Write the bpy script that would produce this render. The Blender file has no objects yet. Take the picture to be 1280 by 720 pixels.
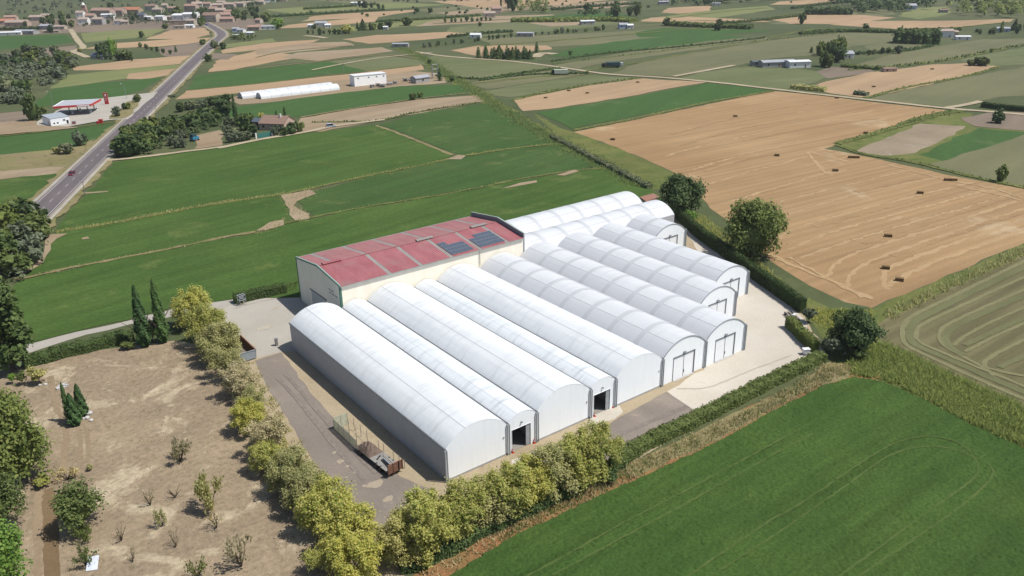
import bpy, bmesh, math, random
import numpy as np
from mathutils import Vector, Matrix
from mathutils.geometry import tessellate_polygon
R = math.radians
scene = bpy.context.scene
COL = scene.collection
rnd = random.Random(7)

# ------------------------------------------------------------------ camera (solved from the photo)
F_PX = 1029.4446
PITCH, ROLL, YAW = 0.3943966, -0.0165395, 0.6427463
CAM = np.array([-57.9506, -95.9497, 80.2912])
fw = np.array([math.sin(YAW)*math.cos(PITCH), math.cos(YAW)*math.cos(PITCH), -math.sin(PITCH)])
rt0 = np.array([math.cos(YAW), -math.sin(YAW), 0.0]); up0 = np.cross(rt0, fw)
rt = rt0*math.cos(ROLL)+up0*math.sin(ROLL); up = -rt0*math.sin(ROLL)+up0*math.cos(ROLL)
cd = bpy.data.cameras.new('camera'); cam = bpy.data.objects.new('camera', cd); COL.objects.link(cam)
cd.sensor_width = 36.0; cd.lens = 36.0*F_PX/1280.0; cd.clip_start = 0.5; cd.clip_end = 20000
cam.matrix_world = Matrix(((rt[0], up[0], -fw[0], CAM[0]), (rt[1], up[1], -fw[1], CAM[1]), (rt[2], up[2], -fw[2], CAM[2]), (0, 0, 0, 1)))
scene.camera = cam

def gp(px, py, z=0.0):
    """the point of the plain (or of height z) seen at a photo pixel"""
    d = fw+rt*(px-640)/F_PX-up*(py-360)/F_PX
    t = (z-CAM[2])/d[2]
    return CAM+t*d
def ppm(p): return F_PX/float((np.array(p)-CAM)@fw)        # photo pixels per metre there
def height_at(b, ty):
    d0 = np.array(b)-CAM; k = (360-ty)/F_PX
    return float((k*(d0@fw)-d0@up)/(up[2]-k*fw[2]))
def V3(p): return (float(p[0]), float(p[1]), float(p[2]) if len(p) > 2 else 0.0)

# ------------------------------------------------------------------ tags
def tag(o, label=None, cat=None, group=None, kind=None):
    if label: o['label'] = label
    if cat: o['category'] = cat
    if group: o['group'] = group
    if kind: o['kind'] = kind
    return o
def empty(name, loc, rz=0.0):
    o = bpy.data.objects.new(name, None); COL.objects.link(o)
    o.location = V3(loc); o.rotation_euler = (0, 0, rz); o.empty_display_size = 0.5
    return o

# ------------------------------------------------------------------ mesh builder
class MB:
    def __init__(s): s.v = []; s.f = []; s.m = []
    def quad(s, a, b, c, d, mi=0):
        n = len(s.v); s.v += [a, b, c, d]; s.f.append((n, n+1, n+2, n+3)); s.m.append(mi)
    def box(s, x0, y0, z0, x1, y1, z1, mi=0):
        n = len(s.v)
        s.v += [(x0,y0,z0),(x1,y0,z0),(x1,y1,z0),(x0,y1,z0),(x0,y0,z1),(x1,y0,z1),(x1,y1,z1),(x0,y1,z1)]
        for q in ((0,3,2,1),(4,5,6,7),(0,1,5,4),(1,2,6,5),(2,3,7,6),(3,0,4,7)):
            s.f.append(tuple(n+i for i in q)); s.m.append(mi)
        return s
    def obox(s, c, ux, hx, hy, z0, z1, mi=0):
        """box with horizontal axis direction ux (2-vector), half sizes"""
        ux = np.array(ux)/np.linalg.norm(ux); uy = np.array([-ux[1], ux[0]]); n = len(s.v)
        for z in (z0, z1):
            for a, b in ((-1,-1),(1,-1),(1,1),(-1,1)):
                p = np.array(c[:2])+ux*hx*a+uy*hy*b; s.v.append((p[0], p[1], z))
        for q in ((0,3,2,1),(4,5,6,7),(0,1,5,4),(1,2,6,5),(2,3,7,6),(3,0,4,7)):
            s.f.append(tuple(n+i for i in q)); s.m.append(mi)
        return s
    def prism(s, pts, axis, a, b, mi=0):
        """outline pts (2D) extruded along axis ('x','y','z') from a to b"""
        def P(p, t): return {'x': (t, p[0], p[1]), 'y': (p[0], t, p[1]), 'z': (p[0], p[1], t)}[axis]
        n = len(s.v); k = len(pts)
        s.v += [P(p, a) for p in pts]+[P(p, b) for p in pts]
        for t in tessellate_polygon([[Vector((p[0], p[1], 0)) for p in pts]]):
            s.f.append((n+t[0], n+t[2], n+t[1])); s.m.append(mi)
            s.f.append((n+k+t[0], n+k+t[1], n+k+t[2])); s.m.append(mi)
        for i in range(k):
            j = (i+1) % k; s.f.append((n+i, n+j, n+k+j, n+k+i)); s.m.append(mi)
        return s
    def tube(s, pts, rad, seg=8, mi=0):
        n0 = len(s.v)
        for i, p in enumerate(pts):
            p = np.array(p, float); a = np.array(pts[max(i-1, 0)], float); b = np.array(pts[min(i+1, len(pts)-1)], float)
            d = b-a; d /= np.linalg.norm(d)+1e-9
            u = np.cross(d, (0, 0, 1)) if abs(d[2]) < 0.95 else np.cross(d, (1, 0, 0)); u /= np.linalg.norm(u); w = np.cross(d, u)
            r = rad[i] if isinstance(rad, (list, tuple)) else rad
            for k in range(seg):
                t = 2*math.pi*k/seg; s.v.append(tuple(p+r*(u*math.cos(t)+w*math.sin(t))))
        for i in range(len(pts)-1):
            for k in range(seg):
                a = n0+i*seg+k; b = n0+i*seg+(k+1) % seg
                s.f.append((a, b, b+seg, a+seg)); s.m.append(mi)
        s.f.append(tuple(n0+k for k in range(seg))[::-1]); s.m.append(mi)
        e = n0+(len(pts)-1)*seg; s.f.append(tuple(e+k for k in range(seg))); s.m.append(mi)
        return s
    def cyl_x(s, c, r, half, seg=16, mi=0):
        return s.tube([(c[0]-half, c[1], c[2]), (c[0]+half, c[1], c[2])], r, seg, mi)
    def mesh(s, name, mats, smooth=False):
        me = bpy.data.meshes.new(name); me.from_pydata([tuple(map(float, q)) for q in s.v], [], s.f)
        for m in (mats if isinstance(mats, (list, tuple)) else [mats]): me.materials.append(m)
        me.polygons.foreach_set('material_index', s.m)
        bm = bmesh.new(); bm.from_mesh(me); bmesh.ops.recalc_face_normals(bm, faces=bm.faces[:]); bm.to_mesh(me); bm.free()
        if smooth: me.polygons.foreach_set('use_smooth', [True]*len(me.polygons))
        me.update(); return me
    def build(s, name, mats, parent=None, smooth=False, bevel=0.0):
        o = bpy.data.objects.new(name, s.mesh(name, mats, smooth)); COL.objects.link(o)
        if parent: o.parent = parent
        if bevel:
            b = o.modifiers.new('bevel', 'BEVEL'); b.width = bevel; b.segments = 2; b.limit_method = 'ANGLE'
        return o

# ------------------------------------------------------------------ materials
def srgb(*c):
    return tuple(((x/255)/12.92 if x/255 <= 0.04045 else ((x/255+0.055)/1.055)**2.4) for x in c)
class NT:
    def __init__(s, name):
        s.mat = bpy.data.materials.new(name); s.mat.use_nodes = True; s.t = s.mat.node_tree; s.t.nodes.clear()
        s.out = s.n('ShaderNodeOutputMaterial'); s.b = s.n('ShaderNodeBsdfPrincipled')
        s.l(s.b.outputs[0], s.out.inputs[0])
    def n(s, t, **k):
        q = s.t.nodes.new(t)
        for a, b in k.items(): setattr(q, a, b)
        return q
    def l(s, a, b): s.t.links.new(a, b)
    def pos(s): return s.n('ShaderNodeNewGeometry').outputs['Position']
    def obj(s): return s.n('ShaderNodeTexCoord').outputs['Object']
    def mapping(s, vec, scale=(1,1,1), rz=0.0, pre_rot=True):
        if rz:
            m = s.n('ShaderNodeMapping'); m.inputs['Rotation'].default_value = (0, 0, rz); s.l(vec, m.inputs[0]); vec = m.outputs[0]
        m = s.n('ShaderNodeMapping'); m.inputs['Scale'].default_value = scale; s.l(vec, m.inputs[0]); return m.outputs[0]
    def noise(s, vec, scale, detail=4, rough=0.55, dist=0.0):
        q = s.n('ShaderNodeTexNoise'); q.inputs['Scale'].default_value = scale; q.inputs['Detail'].default_value = detail
        q.inputs['Roughness'].default_value = rough; q.inputs['Distortion'].default_value = dist
        s.l(vec, q.inputs['Vector']); return q.outputs['Fac']
    def ramp(s, fac, stops, interp='LINEAR'):
        q = s.n('ShaderNodeValToRGB'); q.color_ramp.interpolation = interp; e = q.color_ramp.elements
        while len(e) < len(stops): e.new(0.5)
        for i, (p, c) in enumerate(stops):
            e[i].position = p; e[i].color = (*c, 1) if not isinstance(c, (int, float)) else (c, c, c, 1)
        s.l(fac, q.inputs[0]); return q.outputs[0]
    def mix(s, fac, a, b, mode='MIX'):
        q = s.n('ShaderNodeMix', data_type='RGBA', blend_type=mode)
        for i, v in ((0, fac), (6, a), (7, b)):
            if isinstance(v, (int, float)): q.inputs[i].default_value = v
            elif isinstance(v, tuple): q.inputs[i].default_value = (*v, 1)
            else: s.l(v, q.inputs[i])
        return q.outputs[2]
    def bump(s, h, strength=0.5, dist=0.1):
        q = s.n('ShaderNodeBump'); q.inputs['Strength'].default_value = strength; q.inputs['Distance'].default_value = dist
        s.l(h, q.inputs['Height']); s.l(q.outputs[0], s.b.inputs['Normal'])
    def done(s, col, rough=0.8, spec=0.3, metal=0.0):
        if isinstance(col, tuple): s.b.inputs['Base Color'].default_value = (*col, 1)
        else: s.l(col, s.b.inputs['Base Color'])
        s.b.inputs['Roughness'].default_value = rough; s.b.inputs['Specular IOR Level'].default_value = spec; s.b.inputs['Metallic'].default_value = metal
        return s.mat
K = 0.52                                                    # sunlit picture colour -> albedo
def alb(*c): return tuple(x*K for x in srgb(*c))
_mc = {}
def paint(name, c, rough=0.6, spec=0.3, metal=0.0, var=0.12, scale=1.5):
    """plain surface with a little wear"""
    if name in _mc: return _mc[name]
    c = tuple(x*0.75 for x in c); t = NT(name); n = t.noise(t.obj(), scale, 5, 0.6)
    col = t.ramp(n, [(0.3, tuple(x*(1-var) for x in c)), (0.7, tuple(min(1, x*(1+var)) for x in c))])
    _mc[name] = t.done(col, rough, spec, metal); return _mc[name]
def field_mat(name, base, alt, dirpx=None, streak=0.25, along=0.012, across=0.35, patch=0.02, third=None, third_lo=0.62, grain=0.18, gscale=1.2, bump=0.4, bdist=0.15, line=0.0, wavelen=6.0):
    """crop or soil sheet: large patches, streaks along the working direction, fine grain"""
    t = NT(name); p = t.pos(); rz = 0.0
    if dirpx:
        a, b = gp(*dirpx[0]), gp(*dirpx[1]); rz = -math.atan2(b[1]-a[1], b[0]-a[0])
    n1 = t.noise(p, patch, 5, 0.6)
    col = t.mix(t.ramp(n1, [(0.35, 0.0), (0.65, 1.0)]), base, alt)
    if third:
        n3 = t.noise(p, patch*2.3, 6, 0.65, 0.6); col = t.mix(t.ramp(n3, [(third_lo, 0.0), (third_lo+0.08, 1.0)]), col, third)
    s1 = t.noise(t.mapping(p, (along, across, 1), rz), 1.0, 4, 0.6, 0.15)
    col = t.mix(1.0, col, t.ramp(s1, [(0.3, 1-streak), (0.7, 1+streak*0.6)]), 'MULTIPLY')
    if line:
        w = t.n('ShaderNodeTexWave', wave_type='BANDS', bands_direction='Y'); t.l(t.mapping(p, (1, 1, 1), rz), w.inputs['Vector'])
        w.inputs['Scale'].default_value = 0.314*2/ wavelen*0.5*2; w.inputs['Distortion'].default_value = 1.2; w.inputs['Detail'].default_value = 2; w.inputs['Detail Scale'].default_value = 0.15
        col = t.mix(1.0, col, t.ramp(w.outputs['Fac'], [(0.25, 1-line), (0.75, 1+line*0.6)]), 'MULTIPLY')
    g = t.noise(p, gscale, 6, 0.7)
    col = t.mix(1.0, col, t.ramp(g, [(0.25, 1-grain), (0.75, 1+grain)]), 'MULTIPLY')
    if bump: t.bump(g, bump, bdist)
    return t.done(col, 0.9, 0.1)
def leaf_mat(name, cols, trans=0.25, tint=0.25):
    trans = trans+0.17
    t = NT(name); g = t.n('ShaderNodeNewGeometry'); oi = t.n('ShaderNodeObjectInfo')
    col = t.ramp(g.outputs['Random Per Island'], [((i+0.5)/len(cols), c) for i, c in enumerate(cols)])
    nz = t.noise(t.obj(), 1.1, 2)
    col = t.mix(t.ramp(nz, [(0.42, 0.0), (0.6, 0.5)]), col, cols[len(cols)//2])
    col = t.mix(1.0, col, t.ramp(oi.outputs['Random'], [(0.0, (1-tint, 1-tint*0.9, 1-tint)), (0.5, (1, 1, 1)), (1.0, (1+tint*0.9, 1+tint*0.6, 1-tint*0.3))]), 'MULTIPLY')
    t.done(col, 0.65, 0.25)
    tr = t.n('ShaderNodeBsdfTranslucent'); t.l(col, tr.inputs[0]); mx = t.n('ShaderNodeMixShader'); mx.inputs[0].default_value = trans
    t.l(t.b.outputs[0], mx.inputs[1]); t.l(tr.outputs[0], mx.inputs[2]); t.l(mx.outputs[0], t.out.inputs[0])
    return t.mat

# ------------------------------------------------------------------ ground sheets
def ragged(pts, step, amp, rr):
    out = []
    for i in range(len(pts)):
        a = np.array(pts[i][:2]); b = np.array(pts[(i+1) % len(pts)][:2]); L = np.linalg.norm(b-a); n = max(1, min(60, int(L/step)))
        for k in range(n):
            q = a+(b-a)*k/n
            out.append((q[0]+rr.uniform(-amp, amp), q[1]+rr.uniform(-amp, amp)))
    return out
_layer = [0]
LAB = {}
def sheet(name, px, mat, z=None, ragg=True, world=False, kind='structure', label=None, cat=None):
    if z is None: _layer[0] += 1; z = 0.01+0.003*_layer[0]
    pts = [q[:2] for q in px] if world else [tuple(gp(*q)[:2]) for q in px]
    rr = random.Random(len(px)*13+int(abs(pts[0][0])*7))
    if ragg:
        dist = np.linalg.norm(np.mean(np.array(pts), 0)-CAM[:2]); pts = ragged(pts, max(2.0, dist/60), max(0.3, dist/420), rr)
    me = bpy.data.meshes.new(name)
    tris = tessellate_polygon([[Vector((p[0], p[1], 0)) for p in pts]])
    fs = []
    for t in tris:
        a, b, c = (pts[i] for i in t)
        cr = (b[0]-a[0])*(c[1]-a[1])-(b[1]-a[1])*(c[0]-a[0])
        fs.append(tuple(t) if cr > 0 else (t[0], t[2], t[1]))
    me.from_pydata([(p[0], p[1], z) for p in pts], [], fs); me.materials.append(mat)
    o = bpy.data.objects.new(name, me); COL.objects.link(o); tag(o, label, cat, None, kind); return o
def smooth_line(pts, step):
    """Catmull-Rom through world points, resampled"""
    P = [np.array(p[:2], float) for p in pts]; P = [2*P[0]-P[1]]+P+[2*P[-1]-P[-2]]; out = []
    for i in range(1, len(P)-2):
        n = max(2, int(np.linalg.norm(P[i+1]-P[i])/step))
        for k in range(n):
            t = k/n; a, b, c, d = P[i-1], P[i], P[i+1], P[i+2]
            out.append(0.5*((2*b)+(c-a)*t+(2*a-5*b+4*c-d)*t*t+(3*b-a-3*c+d)*t**3))
    out.append(P[-2]); return out
def ribbon_mb(mb, line, w, z, amp=0.0, rr=None, off=0.0, dash=None, zfun=None):
    n = len(line); L = []; acc = 0.0
    for i in range(n):
        d = line[min(i+1, n-1)]-line[max(i-1, 0)]; d = d/(np.linalg.norm(d)+1e-9); nn = np.array([-d[1], d[0]])
        ww = w[i] if isinstance(w, list) else w
        a = (rr.uniform(-amp, amp) if amp else 0); b = (rr.uniform(-amp, amp) if amp else 0)
        L.append((line[i]+nn*(off+ww/2+a), line[i]+nn*(off-ww/2+b)))
    for i in range(n-1):
        acc += np.linalg.norm(line[i+1]-line[i])
        if dash and (acc % (dash[0]+dash[1])) > dash[0]: continue
        a, b = L[i]; c, d = L[i+1]
        mb.quad((*b, z), (*d, z), (*c, z), (*a, z))
def ribbon(name, px, w, mat, z=None, step=4.0, amp=0.0, off=0.0, dash=None, world=False, kind='structure'):
    if z is None: _layer[0] += 1; z = 0.01+0.003*_layer[0]
    pts = px if world else [gp(*q)[:2] for q in px]
    mb = MB(); ribbon_mb(mb, smooth_line(pts, step), w, z, amp, random.Random(int(w*100)+len(px)), off, dash)
    me = bpy.data.meshes.new(name); me.from_pydata([tuple(map(float, q)) for q in mb.v], [], mb.f); me.materials.append(mat)
    o = bpy.data.objects.new(name, me); COL.objects.link(o); tag(o, kind=kind); return o

# ------------------------------------------------------------------ foliage meshes (numpy)
def quads_mesh(name, C, N, size, mats, rs, extra=None, zs=1.0):
    """one small bent leaf clump (two triangles) per centre"""
    n = len(C); N = N/(np.linalg.norm(N, axis=1, keepdims=True)+1e-9)
    T = rs.normal(size=(n, 3)); T -= N*(T*N).sum(1, keepdims=True); T /= np.linalg.norm(T, axis=1, keepdims=True)+1e-9
    B = np.cross(N, T); s = size if isinstance(size, np.ndarray) else np.full(n, size)
    s = (s*rs.uniform(0.6, 1.35, n))[:, None]; asp = rs.uniform(0.55, 1.0, n)[:, None]
    q_ = np.array([1, 1, 1/zs]); T, B, N = T*q_, B*q_, N*q_      # leaves keep their shape when the crown is scaled
    v = np.stack([C-T*s, C+B*s*asp+N*s*0.15, C+T*s, C-B*s*asp+N*s*0.15], 1).reshape(-1, 3)
    f = np.arange(4*n).reshape(-1, 4)
    me = bpy.data.meshes.new(name); nv = len(v); ev, ef = ([], []) if extra is None else extra
    me.vertices.add(nv+len(ev)); allv = np.concatenate([v, np.array(ev, float).reshape(-1, 3)]) if len(ev) else v
    me.vertices.foreach_set('co', allv.astype(np.float32).ravel())
    loops = list(f.ravel()); starts = list(range(0, 4*n, 4)); tot = [4]*n; mi = [0]*n
    for q, m_ in ef:
        starts.append(len(loops)); tot.append(len(q)); loops += [nv+i for i in q]; mi.append(m_)
    me.loops.add(len(loops)); me.loops.foreach_set('vertex_index', np.array(loops, np.int32))
    me.polygons.add(len(starts)); me.polygons.foreach_set('loop_start', np.array(starts, np.int32)); me.polygons.foreach_set('loop_total', np.array(tot, np.int32))
    for m in (mats if isinstance(mats, (list, tuple)) else [mats]): me.materials.append(m)
    me.polygons.foreach_set('material_index', np.array(mi, np.int32))
    me.update(calc_edges=True); me.validate(); return me
def crown_points(kind, n, rs):
    """points and outward normals in the unit crown: x,y in -1..1, z in 0..1"""
    if kind == 'cypress':
        z = rs.power(1.25, n)*0 + rs.uniform(0, 1, n)**1.15; th = rs.uniform(0, 2*np.pi, n)
        prof = np.minimum(1, (z+0.03)/0.2)**0.6*np.clip(1-z, 0, 1)**0.62*1.15
        lump = 1+0.16*np.sin(th*5+z*17)+0.12*np.sin(th*3-z*31)
        r = prof*lump*rs.uniform(0.82, 1.05, n)
        C = np.stack([r*np.cos(th), r*np.sin(th), z], 1); N = np.stack([np.cos(th), np.sin(th), np.full(n, 0.9)], 1)
        return C, N+rs.normal(size=(n, 3))*0.35
    if kind == 'conifer':
        z = rs.uniform(0, 1, n)**1.3; th = rs.uniform(0, 2*np.pi, n); tier = 0.78+0.3*np.abs(np.sin(z*26+th))
        r = (1-z)*tier*rs.uniform(0.6, 1.05, n)+0.02
        C = np.stack([r*np.cos(th), r*np.sin(th), z], 1); N = np.stack([np.cos(th), np.sin(th), np.full(n, 0.6)], 1)
        return C, N+rs.normal(size=(n, 3))*0.4
    if kind == 'poplar':
        k = 46; zc = rs.uniform(0.05, 0.95, k); ang = rs.uniform(0, 2*np.pi, k); rc = 0.62*np.sin(np.pi*np.clip(zc*0.9+0.12, 0, 1))**0.7*rs.uniform(0.4, 1, k)
        ctr = np.stack([rc*np.cos(ang), rc*np.sin(ang), zc], 1); rad = np.stack([rs.uniform(0.22, 0.4, k)]*2+[rs.uniform(0.05, 0.11, k)], 1)
    elif kind == 'yellow':
        k = 74; ang = rs.uniform(0, 2*np.pi, k); rr = np.sqrt(rs.uniform(0, 1, k))*0.86; zc = 0.12+0.8*rs.uniform(0, 1, k)**0.85*(1-0.5*rr**2)
        ctr = np.stack([rr*np.cos(ang), rr*np.sin(ang), zc], 1); q = rs.uniform(0.09, 0.22, k); rad = np.stack([q, q, q*0.75], 1)
    elif kind == 'sparse':
        k = 22; ang = rs.uniform(0, 2*np.pi, k); rr = np.sqrt(rs.uniform(0, 1, k))*0.8; zc = 0.3+0.6*rs.uniform(0, 1, k)*(1-0.5*rr**2)
        ctr = np.stack([rr*np.cos(ang), rr*np.sin(ang), zc], 1); q = rs.uniform(0.12, 0.26, k); rad = np.stack([q, q, q*0.5], 1)
    elif kind == 'bush':
        k = 14; ang = rs.uniform(0, 2*np.pi, k); rr = np.sqrt(rs.uniform(0, 1, k))*0.6; zc = 0.3+0.3*rs.uniform(0, 1, k)
        ctr = np.stack([rr*np.cos(ang), rr*np.sin(ang), zc], 1); q = rs.uniform(0.3, 0.48, k); rad = np.stack([q, q, q*0.8], 1)
    else:  # broad
        k = 30; u = rs.normal(size=(k, 3)); u /= np.linalg.norm(u, axis=1, keepdims=True); u[:, 2] = u[:, 2]*0.9
        rr = rs.uniform(0.35, 0.74, k)[:, None]; ctr = u*rr*np.array([1, 1, 0.5])+np.array([0, 0, 0.52]); q = rs.uniform(0.2, 0.42, k); rad = np.stack([q, q, q*0.52], 1)
    i = rs.integers(0, k, n); u = rs.normal(size=(n, 3)); u /= np.linalg.norm(u, axis=1, keepdims=True)
    u[:, 2] = np.where(u[:, 2] < -0.35, -u[:, 2], u[:, 2])
    # twigs: leaves gather round clump points on the lobe surface
    m = max(8, n//7); ci = rs.integers(0, k, m); cu = rs.normal(size=(m, 3)); cu /= np.linalg.norm(cu, axis=1, keepdims=True); cu[:, 2] = np.where(cu[:, 2] < -0.3, -cu[:, 2], cu[:, 2])
    cp = ctr[ci]+cu*rad[ci]*rs.uniform(0.7, 1.08, (m, 1)); j = rs.integers(0, m, n)
    C = cp[j]+rs.normal(size=(n, 3))*np.array([0.062, 0.062, 0.04]); N = cu[j]+rs.normal(size=(n, 3))*0.45
    N[:, 2] += 0.45
    C[:, 2] = np.clip(C[:, 2], 0.0, 1.02); return C, N
def ico_core(s, z0, z1, seed, mi=0):
    """lumpy dark inside of a crown, as extra geometry"""
    bm = bmesh.new(); bmesh.ops.create_icosphere(bm, subdivisions=2, radius=1.0); rr = random.Random(seed)
    vs = []
    for v in bm.verts:
        k = rr.uniform(0.8, 1.1); vs.append((v.co.x*s*k, v.co.y*s*k, (z0+z1)/2+v.co.z*(z1-z0)/2*k))
    fs = [(tuple(v.index for v in f.verts), mi) for f in bm.faces]; bm.free(); return vs, fs
def limb_mb(trunk_h, r0, seed, kind='broad'):
    """tapered trunk with limbs, unit height 1 (whole tree), radius relative"""
    rr = random.Random(seed); mb = MB(); top = 0.8 if kind not in ('cypress', 'poplar', 'conifer') else 0.92
    mb.tube([(0, 0, 0), (rr.uniform(-.01, .01), 0.005, trunk_h*0.6), (rr.uniform(-.03, .03), rr.uniform(-.03, .03), trunk_h+0.15), (rr.uniform(-.05, .05), rr.uniform(-.05, .05), top)], [r0*1.25, r0, r0*0.75, r0*0.15], 7)
    for k in range(5):
        a = rr.uniform(0, 6.28); z = trunk_h+rr.uniform(0, 0.15); ln = rr.uniform(0.18, 0.34)
        mb.tube([(0, 0, z), (ln*0.5*math.cos(a), ln*0.5*math.sin(a), z+0.16), (ln*math.cos(a+.2), ln*math.sin(a+.2), z+0.34)], [r0*0.5, r0*0.32, r0*0.08], 5)
    return mb
M = {}
def A(*c): return tuple(min(.62, x*1.5) for x in c)
M['leaf_dark'] = leaf_mat('dark_foliage', [A(.028,.048,.016), A(.04,.066,.021), A(.056,.086,.028), A(.074,.104,.036)], 0.2)
M['leaf_mid'] = leaf_mat('green_foliage', [A(.055,.08,.022), A(.08,.112,.03), A(.108,.138,.04), A(.14,.16,.055)], 0.25)
M['leaf_bright'] = leaf_mat('bright_foliage', [A(.06,.12,.022), A(.085,.16,.03), A(.12,.2,.04), A(.15,.22,.055)], 0.3)
M['leaf_yellow'] = leaf_mat('yellowing_foliage', [A(.20,.22,.052), A(.275,.28,.072), A(.345,.33,.095), A(.39,.35,.145), A(.175,.23,.048)], 0.36, 0.16)
M['leaf_olive'] = leaf_mat('olive_foliage', [A(.19,.19,.075), A(.26,.255,.105), A(.33,.305,.145), A(.22,.235,.08)], 0.33, 0.18)
M['leaf_dry'] = leaf_mat('dry_foliage', [A(.22,.195,.11), A(.31,.27,.16), A(.38,.33,.21), A(.19,.19,.09)], 0.3)
M['leaf_grey'] = leaf_mat('greyish_foliage', [A(.06,.08,.045), A(.085,.105,.06), A(.11,.13,.08), A(.14,.155,.1)], 0.2)
M['leaf_cypress'] = leaf_mat('cypress_foliage', [A(.02,.048,.014), A(.032,.07,.02), A(.05,.095,.028), A(.065,.11,.036)], 0.15)
M['bark'] = paint('bark', (.13, .1, .075), 0.9, 0.1, 0, 0.3, 6)
_tm = {}
def near_meshes(kind, lm, var, n, leaf, zs=1.0, trunk_h=0.18, trunk_r=0.022):
    zs = max(.5, round(zs*2)/2); key = (kind, lm, var, n, zs)
    if key in _tm: return _tm[key]
    rs = np.random.default_rng(hash(kind) % 1 + 31*var+len(kind)*7+len(lm)); C, N = crown_points(kind, n, rs)
    core = None
    if kind in ('broad', 'bush'): core = ico_core(0.5, 0.22, 0.72, var)
    if kind == 'cypress': core = ico_core(0.55, 0.02, 0.75, var)
    me = quads_mesh(kind+'_crown', C, N, leaf*1.02, M[lm], rs, core, zs)
    tr = limb_mb(trunk_h, trunk_r, var+3, kind).mesh('trunk', M['bark'])
    _tm[key] = (me, tr); return _tm[key]
def near_tree(name, label, cat, px, py, top, wpx, kind, lm, var=0, n=3500, leaf=0.075, group=None, crown_base=0.1, squash=1.0):
    """tree standing at pixel (px,py), reaching pixel row top, crown wpx wide"""
    b = gp(px, py); h = height_at(b, top); r = wpx/2/ppm((b[0], b[1], h*0.5))*(1.15 if kind == 'broad' else (0.8 if kind == 'cypress' else 1.0 if kind in ('yellow', 'sparse') else 1.12))
    if kind in ('yellow', 'sparse'): h *= 0.88
    if kind == 'cypress': n, leaf = int(n*1.6), leaf*1.5
    if kind == 'broad': n, leaf = int(n*2.4), leaf*0.6
    if kind in ('yellow', 'sparse'): n, leaf = int(n*1.5), leaf*0.8
    me, tr = near_meshes(kind, lm, var, n, leaf, h*(1-crown_base)/max(r, .1))
    root = empty(name, b, rnd.uniform(0, 6.28)); tag(root, label, cat, group)
    c = bpy.data.objects.new('crown', me); COL.objects.link(c); c.parent = root; lo = 0.14 if kind == 'broad' else 0.0; c.location = (0, 0, h*(crown_base-lo)); c.scale = (r, r*squash, h*(1-crown_base+lo))
    t = bpy.data.objects.new('trunk', tr); COL.objects.link(t); t.parent = root; t.scale = (h*0.9, h*0.9, h*0.95)
    return root
def far_mesh(kind, lm, var, n=720, leaf=0.12):
    key = ('far', kind, lm, var)
    if key in _tm: return _tm[key]
    rs = np.random.default_rng(911+31*var+len(kind)*7+len(lm)); C, N = crown_points(kind, n, rs); cb = 0.0
    C[:, 2] = cb+C[:, 2]*(1-cb)
    if kind == 'broad': C[:, 2] = np.clip((C[:, 2]-0.16)/0.84, 0.0, 1.1)
    core = {'cypress': ico_core(0.6, 0.04, 0.75, var), 'conifer': ico_core(0.4, 0.05, 0.6, var), 'poplar': ico_core(0.45, 0.1, 0.85, var), 'bush': ico_core(0.6, 0.02, 0.66, var)}.get(kind) or ico_core(0.62, 0.0, 0.78, var)
    mb = MB(); base = len(core[0])
    if kind != 'conifer': mb.tube([(0, 0, 0), (0, 0, 0.5)], [0.07, 0.045], 6)
    ev = core[0]+mb.v; ef = core[1]+[(tuple(base+i for i in f), 1) for f in mb.f]
    _tm[key] = quads_mesh(kind+'_tree', C, N, leaf*1.15, [M[lm], M['bark']], rs, (ev, ef), {'cypress': 5.0, 'poplar': 4.5, 'conifer': 2.5, 'bush': 1.2}.get(kind, 1.6)); return _tm[key]
def far_tree(name, label, cat, x, y, h, r, kind, lm, group=None):
    o = bpy.data.objects.new(name, far_mesh(kind, lm, rnd.randrange(4))); COL.objects.link(o)
    o.location = (float(x), float(y), 0); o.rotation_euler = (0, 0, rnd.uniform(0, 6.28)); q = rnd.uniform(0.88, 1.12); o.scale = (r*q, r/q, h)
    return tag(o, label, cat, group)
def px_tree(name, label, cat, px, py, top, wpx, kind='broad', lm='leaf_dark', group=None):
    b = gp(px, py); h = height_at(b, top); r = wpx/2/ppm(b); return far_tree(name, label, cat, b[0], b[1], max(h, 0.5), r, kind, lm, group)
def inside(p, poly):
    x, y = p; c = False
    for i in range(len(poly)):
        (x1, y1), (x2, y2) = poly[i], poly[i-1]
        if (y1 > y) != (y2 > y) and x < (x2-x1)*(y-y1)/(y2-y1)+x1: c = not c
    return c
def scatter(pxpoly, n, rr):
    P = [tuple(gp(*q)[:2]) for q in pxpoly]; xs = [p[0] for p in P]; ys = [p[1] for p in P]; out = []; k = 0
    while len(out) < n and k < n*400:
        k += 1; q = (rr.uniform(min(xs), max(xs)), rr.uniform(min(ys), max(ys)))
        if inside(q, P): out.append(q)
    return out
def grove(pxpoly, n, hr, label, group, kinds=(('broad', 'leaf_dark'),), seed=1, name='grove_tree', wr=(0.32, 0.5)):
    rr = random.Random(seed)
    for q in scatter(pxpoly, n, rr):
        h = rr.uniform(*hr); k, lm = rr.choice(kinds)
        far_tree(name, label, 'tree', q[0], q[1], h, h*rr.uniform(*wr)*(0.45 if k in ('cypress', 'poplar') else 1), k, lm, group)
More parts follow.
